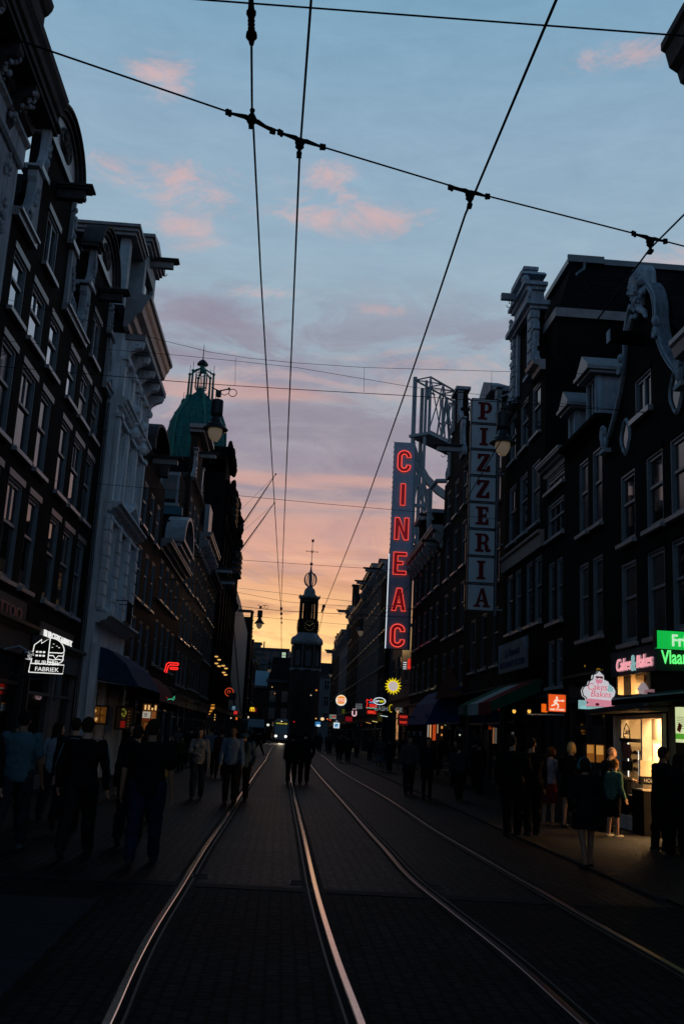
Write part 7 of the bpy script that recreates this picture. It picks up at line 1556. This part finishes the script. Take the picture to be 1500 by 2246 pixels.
    if hairstyle != 'bald':
        hm = MB(); hm.ell((0,-.016,.038),(.086,.102,.098),16,12)
        if hairstyle in ('short','curly'): 
            hm.ell((0,-.05,-.01),(.074,.06,.07),12,9)
            if hairstyle == 'curly':
                random.seed(3)
                for _ in range(70): a = random.uniform(0,2*pi); e_ = random.uniform(.0,1.4); hm.ell((.082*cos(a)*cos(e_), -.018+.096*sin(a)*cos(e_), .04+.094*sin(e_)), (.020,.020,.020), 6, 4)
        if hairstyle == 'bob': hm.ell((0,-.045,-.02),(.09,.075,.10),14,10); [hm.ell((s_*.078,-.01,-.03),(.022,.05,.09)) for s_ in (1,-1)]
        if hairstyle == 'long': hm.ell((0,-.06,-.05),(.085,.06,.13),14,10); hm.ell((0,-.085,-.2),(.085,.045,.16),14,10); [hm.ell((s_*.080,-.01,-.06),(.022,.05,.13)) for s_ in (1,-1)]
        if hairstyle == 'bun': hm.ell((0,-.105,.06),(.045,.045,.045),10,8); hm.ell((0,-.05,-.01),(.074,.06,.07),12,9)
        # keep the face clear
        hm2 = remesh(hm, 'hair', max(vox, .012), 2)
        for v in hm2.vertices:
            f_ = v.co
            if f_.y > .045 and f_.z < .062: f_.y = .045-(f_.y-.045)*.3
            if f_.y > .0 and f_.z < -.03 and abs(f_.x) < .06: f_.y = -.0
        hm2.transform(S_ @ ht); link('hair', hm2, cloth('h%.3f_%.3f'%hair[:2], hair), t)
    if extra == 'stripes':
        for s_ in (1,-1):
            sh_, elb, wr = J['arm%d' % s_]; sb = MB()
            for j in range(3):
                y = (j-1)*.024; o1 = Vector((s_*.055*Bw, y, 0))
                pts = [neck+Vector((s_*.085, y, .03)), sh_+Vector((-s_*.03, y, .069*Bw)), sh_+Vector((s_*.045*Bw, y, .045)), sh_+Vector((s_*.066*Bw, y, 0)), sh_.lerp(elb,.5)+Vector((s_*.062*Bw, y, 0)), elb+Vector((s_*.056, y, 0)), elb.lerp(wr,.5)+Vector((s_*.048, y, 0)), wr+Vector((s_*.038, y, 0))]
                sb.tube(pts, .005, 4)
            me = sb.mesh('stripe'); me.transform(S_); link('stripe', me, mat('stripe_pale', (.12,.22,.26), .7), t)
    return t, S_ @ ht, so
AW, TOW = 0.0, pi          # facing away from the camera / towards it
stand = ((3,2),(-3,3)); walk = ((20,5),(-18,18)); walk2 = ((14,8),(-22,26)); hang = ((6,7,10,0),(-4,7,12,0)); cross = ((28,12,78,62),(26,12,80,60)); pock = ((-14,14,44,10),(-14,14,44,10))
P_ = person
P_(0,0,AW, 'man in a pale blue tee shirt walking away at the left edge', 1.82, (.05,.105,.13), (.02,.022,.028), (.012,.01,.01), 1.08, walk2, ((10,10,14,0),(-14,10,16,0)), sleeves='short', shoe=(.06,.07,.09), skin=M_skind, pos=Vector((-3.45,13.9,0)))
P_(0,0,AW, 'dark figure cut by the left edge, in front of the pale blue tee shirt', 1.80, (.010,.010,.012), (.009,.009,.010), build=1.12, legs=walk, arms=hang, pos=Vector((-3.75,13.1,0)))
P_(0,0,AW, 'man in a black track jacket with pale stripes on sleeves and shoulders', 1.80, (.010,.008,.009), (.010,.010,.011), build=1.1, legs=walk, arms=((-8,16,30,0),(-10,16,34,0)), pos=Vector((-2.52,13.5,0)), extra='stripes')
P_(0,0,AW, 'dark haired woman in a white top turning her head, behind the pale blue tee shirt', 1.70, (.20,.23,.27), (.012,.012,.016), hairstyle='long', female=True, headturn=-60, legs=walk, arms=hang, sleeves='short', pos=Vector((-3.9,18.2,0)))
P_(0,0,AW, 'man in a pale blue shirt beyond the white top on the left', 1.78, (.035,.07,.085), (.012,.012,.016), hair=(.05,.05,.055), legs=walk, arms=hang, pos=Vector((-4.0,15.9,0)))
P_(0,0,AW, 'dark figure walking just right of the striped track jacket', 1.72, (.011,.009,.010), (.008,.008,.010), legs=walk, arms=hang, build=1.05, pos=Vector((-2.1,15.2,0)))
P_(0,0,AW, 'broad man in a black tee shirt and blue jeans with one arm hanging free', 1.80, (.007,.007,.008), (.008,.014,.030), build=1.2, legs=((16,4),(-10,12)), arms=((4,8,8,0),(-2,16,14,0)), sleeves='short', skin=M_skind, pos=Vector((-1.62,13.1,0)))
P_(0,0,AW, 'reddish dressed figure between the track jacket and the black tee shirt', 1.66, (.035,.010,.010), (.008,.008,.010), legs=walk, arms=hang, female=True, hairstyle='bob', hair=(.05,.02,.012), pos=Vector((-2.35,18.5,0)))
P_(430,1750,TOW, 'woman in an open white cardigan walking towards the camera', 1.70, (.16,.16,.15), (.014,.020,.026), female=True, hairstyle='long', hair=(.03,.02,.014), legs=((8,4),(-8,10)), arms=((20,10,60,50),(0,10,8,0)))
P_(502,1760,TOW, 'man in a pale long sleeved shirt looking at the camera', 1.78, (.09,.13,.18), (.008,.008,.010), legs=((4,4),(-6,8)), arms=((2,9,22,0),(8,9,14,0)), skin=M_skind)
P_(527,1755,AW, 'person in a grey blue hoodie with a printed back', 1.74, (.045,.075,.085), (.008,.008,.010), legs=walk, arms=pock, build=1.12)
pr_ = [o for o in bpy.data.objects if o.get('label','').startswith('person in a grey blue hoodie')][0]
b = MB(); b.box(-.11,.11,-.175,-.15,1.15,1.42); b.build('print', mat('hoodie_print', (.015,.02,.025), .8), pr_); b = MB(); b.ell((0,-.05,1.55),(.12,.09,.06)); b.build('hood', mat('hood', (.04,.068,.078), .85), pr_)
P_(457,1700,AW, 'man in a pale shirt with a dark print behind the white cardigan', 1.78, (.10,.13,.17), (.010,.011,.014), legs=walk, arms=hang, near=False)
P_(480,1705,AW, 'figure in a dark red coat left of the pale long sleeved shirt', 1.72, (.055,.014,.012), (.012,.008,.008), legs=walk, arms=hang, near=False)
P_(637,1718,AW, 'left one of the dark couple walking between the rails', 1.68, (.010,.010,.012), (.008,.008,.009), female=True, legs=((8,4),(-10,14)), arms=hang, build=1.15, hairstyle='bob')
P_(665,1718,AW, 'right and taller one of the dark couple walking between the rails', 1.82, (.010,.012,.018), (.008,.008,.010), legs=((20,3),(-14,8)), arms=pock, build=1.18)
P_(375,1688,radians(150), 'child in a dark red top by the kiosk counter', 1.35, (.05,.012,.012), (.02,.01,.01), near=False, legs=stand)
P_(384,1680,radians(200), 'woman in a pale blouse by the kiosk counter', 1.68, (.12,.11,.11), (.02,.02,.02), near=False, female=True, legs=stand, hairstyle='bob', hair=(.10,.05,.02))
P_(395,1690,radians(190), 'child in a green top right of the kiosk counter', 1.30, (.012,.06,.016), (.012,.012,.012), near=False, legs=stand)
P_(413,1680,AW, 'dark figure walking behind the child in green', 1.75, (.02,.008,.008), (.008,.008,.008), near=False, legs=walk)
P_(566,1655,radians(-60), 'dark figure striding across with legs wide apart near the tram', 1.78, (.009,.009,.010), (.007,.007,.008), near=False, legs=((28,4),(-28,10)), arms=((20,8,20,0),(-20,8,10,0)))
P_(548,1650,radians(-50), 'dark figure with a pale backpack near the tram', 1.74, (.03,.033,.036), (.007,.007,.008), near=False, legs=walk, hair=(.2,.18,.15))
P_(0,0,AW, 'dark figure deep between the pale blue tee shirt and the striped track jacket', 1.76, (.012,.011,.012), (.008,.008,.010), legs=walk2, arms=hang, build=1.08, pos=Vector((-3.25,16.4,0)))
P_(0,0,AW, 'dark figure behind the broad man in jeans, nearer the kiosk windows', 1.72, (.013,.011,.011), (.008,.008,.010), legs=walk2, arms=pock, build=1.05, pos=Vector((-2.75,21.5,0)))
P_(0,0,TOW, 'dim figure coming past the kiosk under the blue awning', 1.74, (.018,.012,.011), (.010,.008,.010), legs=walk, arms=hang, pos=Vector((-3.5,24.5,0)), near=False)
# right side
P_(743,1670,AW, 'left one of a dark pair on the right pavement edge', 1.76, near=False, legs=walk, build=1.15); P_(762,1671,AW, 'right one of a dark pair on the right pavement edge', 1.74, near=False, legs=walk, build=1.15)
P_(833,1692,radians(170), 'person in pale shorts and grey jacket holding something at the chest', 1.74, (.05,.055,.055), (.09,.12,.14), near=False, legs=stand, lower='shorts', arms=cross)
P_(853,1693,AW, 'dark figure right of the pale shorts', 1.72, near=False, legs=walk)
P_(895,1740,TOW, 'person in a grey waistcoat with a dark strap', 1.78, (.05,.052,.056), (.012,.013,.018), legs=((10,4),(-8,6)), arms=((0,10,20,0),(6,10,30,0)), hairstyle='short')
P_(935,1752,TOW, 'dark dressed figure with a pale collar right of the grey waistcoat', 1.76, (.010,.012,.018), (.010,.008,.008), legs=stand, female=True, hairstyle='long', lower='leggings')
P_(1005,1755,AW, 'figure with a dim blue grey backpack in the deep shade', 1.66, (.02,.03,.035), (.007,.007,.008), legs=walk, build=1.15, near=False)
P_(1122,1832,AW, 'broad dark figure, left one of the two tall dark figures on the right', 1.86, (.007,.007,.008), (.006,.006,.007), legs=((6,2),(-6,8)), arms=pock, build=1.2, headturn=-40)
P_(1165,1832,AW, 'dark figure with lit neck, right one of the two tall dark figures on the right', 1.84, (.007,.007,.008), (.006,.006,.007), legs=((6,3),(-6,8)), arms=hang, build=1.12, headturn=-30)
P_(1203,1808,radians(-65), 'woman with crossed arms, pale cardigan over a dark red dress, bare legs', 1.68, (.22,.18,.20), (.09,.012,.016), female=True, lower='skirt', hairstyle='bob', hair=(.09,.035,.015), arms=cross, legs=stand, shoe=(.16,.10,.07))
P_(1250,1815,radians(-35), 'blond haired person in a long black coat', 1.80, (.008,.008,.009), (.008,.008,.009), lower='coat', hairstyle='bob', hair=(.50,.34,.14), arms=cross, legs=stand, build=1.1)
P_(1360,1832,radians(-80), 'bald man in black pointing at the cake cabinet', 1.74, (.010,.010,.011), (.010,.010,.012), hairstyle='bald', arms=((30,6,50,-6),(5,8,10,0)), extra='point', legs=stand, headturn=0, hunch=.6, pos=Vector((6.78,20.85,0)))
P_(1350,1832,radians(-60), 'boy in a teal hooded shirt and dark shorts before the shop window', 1.50, (.055,.13,.105), (.010,.010,.012), lower='shorts', hairstyle='curly', hair=(.20,.09,.03), arms=((-6,8,34,0),(-6,8,24,0)), legs=stand, build=.92, shoe=(.22,.19,.15), pos=Vector((6.60,19.95,0)), headturn=10)
t_, H_, s0_ = P_(1285,1902,radians(10), 'dark figure with a blue rimmed hood, bare legs and boots, nearest on the right', 1.56, (.008,.009,.011), (.007,.007,.008), lower='coat', hairstyle='bob', legs=((8,3),(-8,10)), arms=pock, build=1.15, skin=M_skind, shoe=(.012,.012,.014))
b = MB(); b.tube([(.105*cos(radians(a)), -.02, .115*sin(radians(a))+.01) for a in range(10,171,10)], .016, 6); b.ell((-.10,-.01,-.02),(.025,.04,.05)); b.ell((.10,-.01,-.02),(.025,.04,.05)); me = b.mesh('headphones'); me.transform(H_); link('headphones', me, mat('headphone_blue', (.03,.14,.18), .3), t_)
P_(1448,1850,radians(-75), 'dark man in profile in front of the black counter', 1.78, (.007,.007,.008), (.007,.007,.008), arms=((10,8,30,0),(4,8,24,0)), legs=stand, sleeves='short', skin=M_skind, pos=Vector((6.72,17.75,0)))
P_(1490,1860,radians(-60), 'dark figure cut by the right edge of the photo', 1.68, (.008,.008,.009), (.007,.007,.008), arms=((40,10,50,30),(10,8,20,0)), legs=stand, female=True, hairstyle='long', pos=Vector((6.55,16.6,0)))
P_(0,0,radians(-40), 'person in a yellow green shirt inside the chips shop', 1.74, (.30,.34,.03), (.02,.02,.02), hairstyle='short', sleeves='short', legs=stand, pos=Vector((7.62,18.9,0)), skin=M_skind)
# far crowd: four small figures built once, copied
vars_ = []
for i, (tp, fem, lg) in enumerate((((.014,.014,.016), False, walk), ((.03,.03,.034), True, stand), ((.02,.012,.012), False, walk2), ((.05,.052,.056), False, stand))):
    vars_.append(P_(0,0, AW if i % 2 else TOW, ['dark figure just right of the tram front','pale topped woman left of the clock tower foot','reddish dark figure by the far right shops','grey jacketed figure by the far right shops'][i], 1.74, tp, (.010,.010,.012), female=fem, near=False, legs=lg, pos=Vector([(2.2,112,0),(3.6,92,0),(5.2,86,0),(5.9,78,0)][i]), group='far crowd in the street', hairstyle='bob' if fem else 'short')[0])
random.seed(12)
spots = [(3.3,120),(3.9,108),(4.7,101),(5.4,96),(2.6,131),(4.4,124),(5.6,112),(4.1,84),(5.0,74),(6.2,70),(5.7,90),(6.0,102),(-3.3,70),(-4.1,64),(-3.6,86),(-4.4,94),(-2.6,104),(-3.2,118),(-4.5,57),(-4.3,50),(-1.9,122),(6.3,44),(6.6,38),(5.9,60),(6.6,33.5),(6.9,35.5),(-4.6,46)]
def where(x, y):
    side_ = 'left' if x < 0 else ('right' if x > 4.6 else 'middle'); far_ = 'near' if y < 62 else ('mid' if y < 95 else 'far')
    return side_, far_
words = ['dark overcoat','slim dark jacket','dull red top','grey jacket']; marks_ = ['before the pink neon letter','under the round cream sign','near the white blue sign','under the red board','by the tram','near the palace block foot','below the grey box sign','by the pharmacy style sign','left of the parked bicycles','beside the farthest bicycle','under the olive sign','under the last hoist beams','below the yellow lamp cluster','beside the lit orange bars','under the dark blue square sign','by the orange ring sign','before the pale van','beside the pale van','in front of the plain left house','below the brown neck gable','just left of the tram','near the warm doorway strips','by the shield emblem awning','by the strip lights','under the striped awning','behind the backpack in deep shade','right of the child in green']
for i, (x, y) in enumerate(spots):
    v = i % 4; c_ = copy_tree(vars_[v], None, 'small figure in a %s %s' % (words[v], marks_[i]), (x, y, 0), random.choice([AW, TOW, .4, -.5, 2.8])); s_ = random.uniform(.94,1.06); c_.scale = (s_,)*3
    c_['group'] = 'far crowd in the street'

# ------------------------------------------------------------------ render settings
S.render.engine = 'CYCLES'
S.cycles.max_bounces = 6; S.cycles.diffuse_bounces = 3; S.cycles.glossy_bounces = 3; S.cycles.transmission_bounces = 4
S.cycles.sample_clamp_indirect = 3.0; S.cycles.caustics_reflective = False; S.cycles.caustics_refractive = False
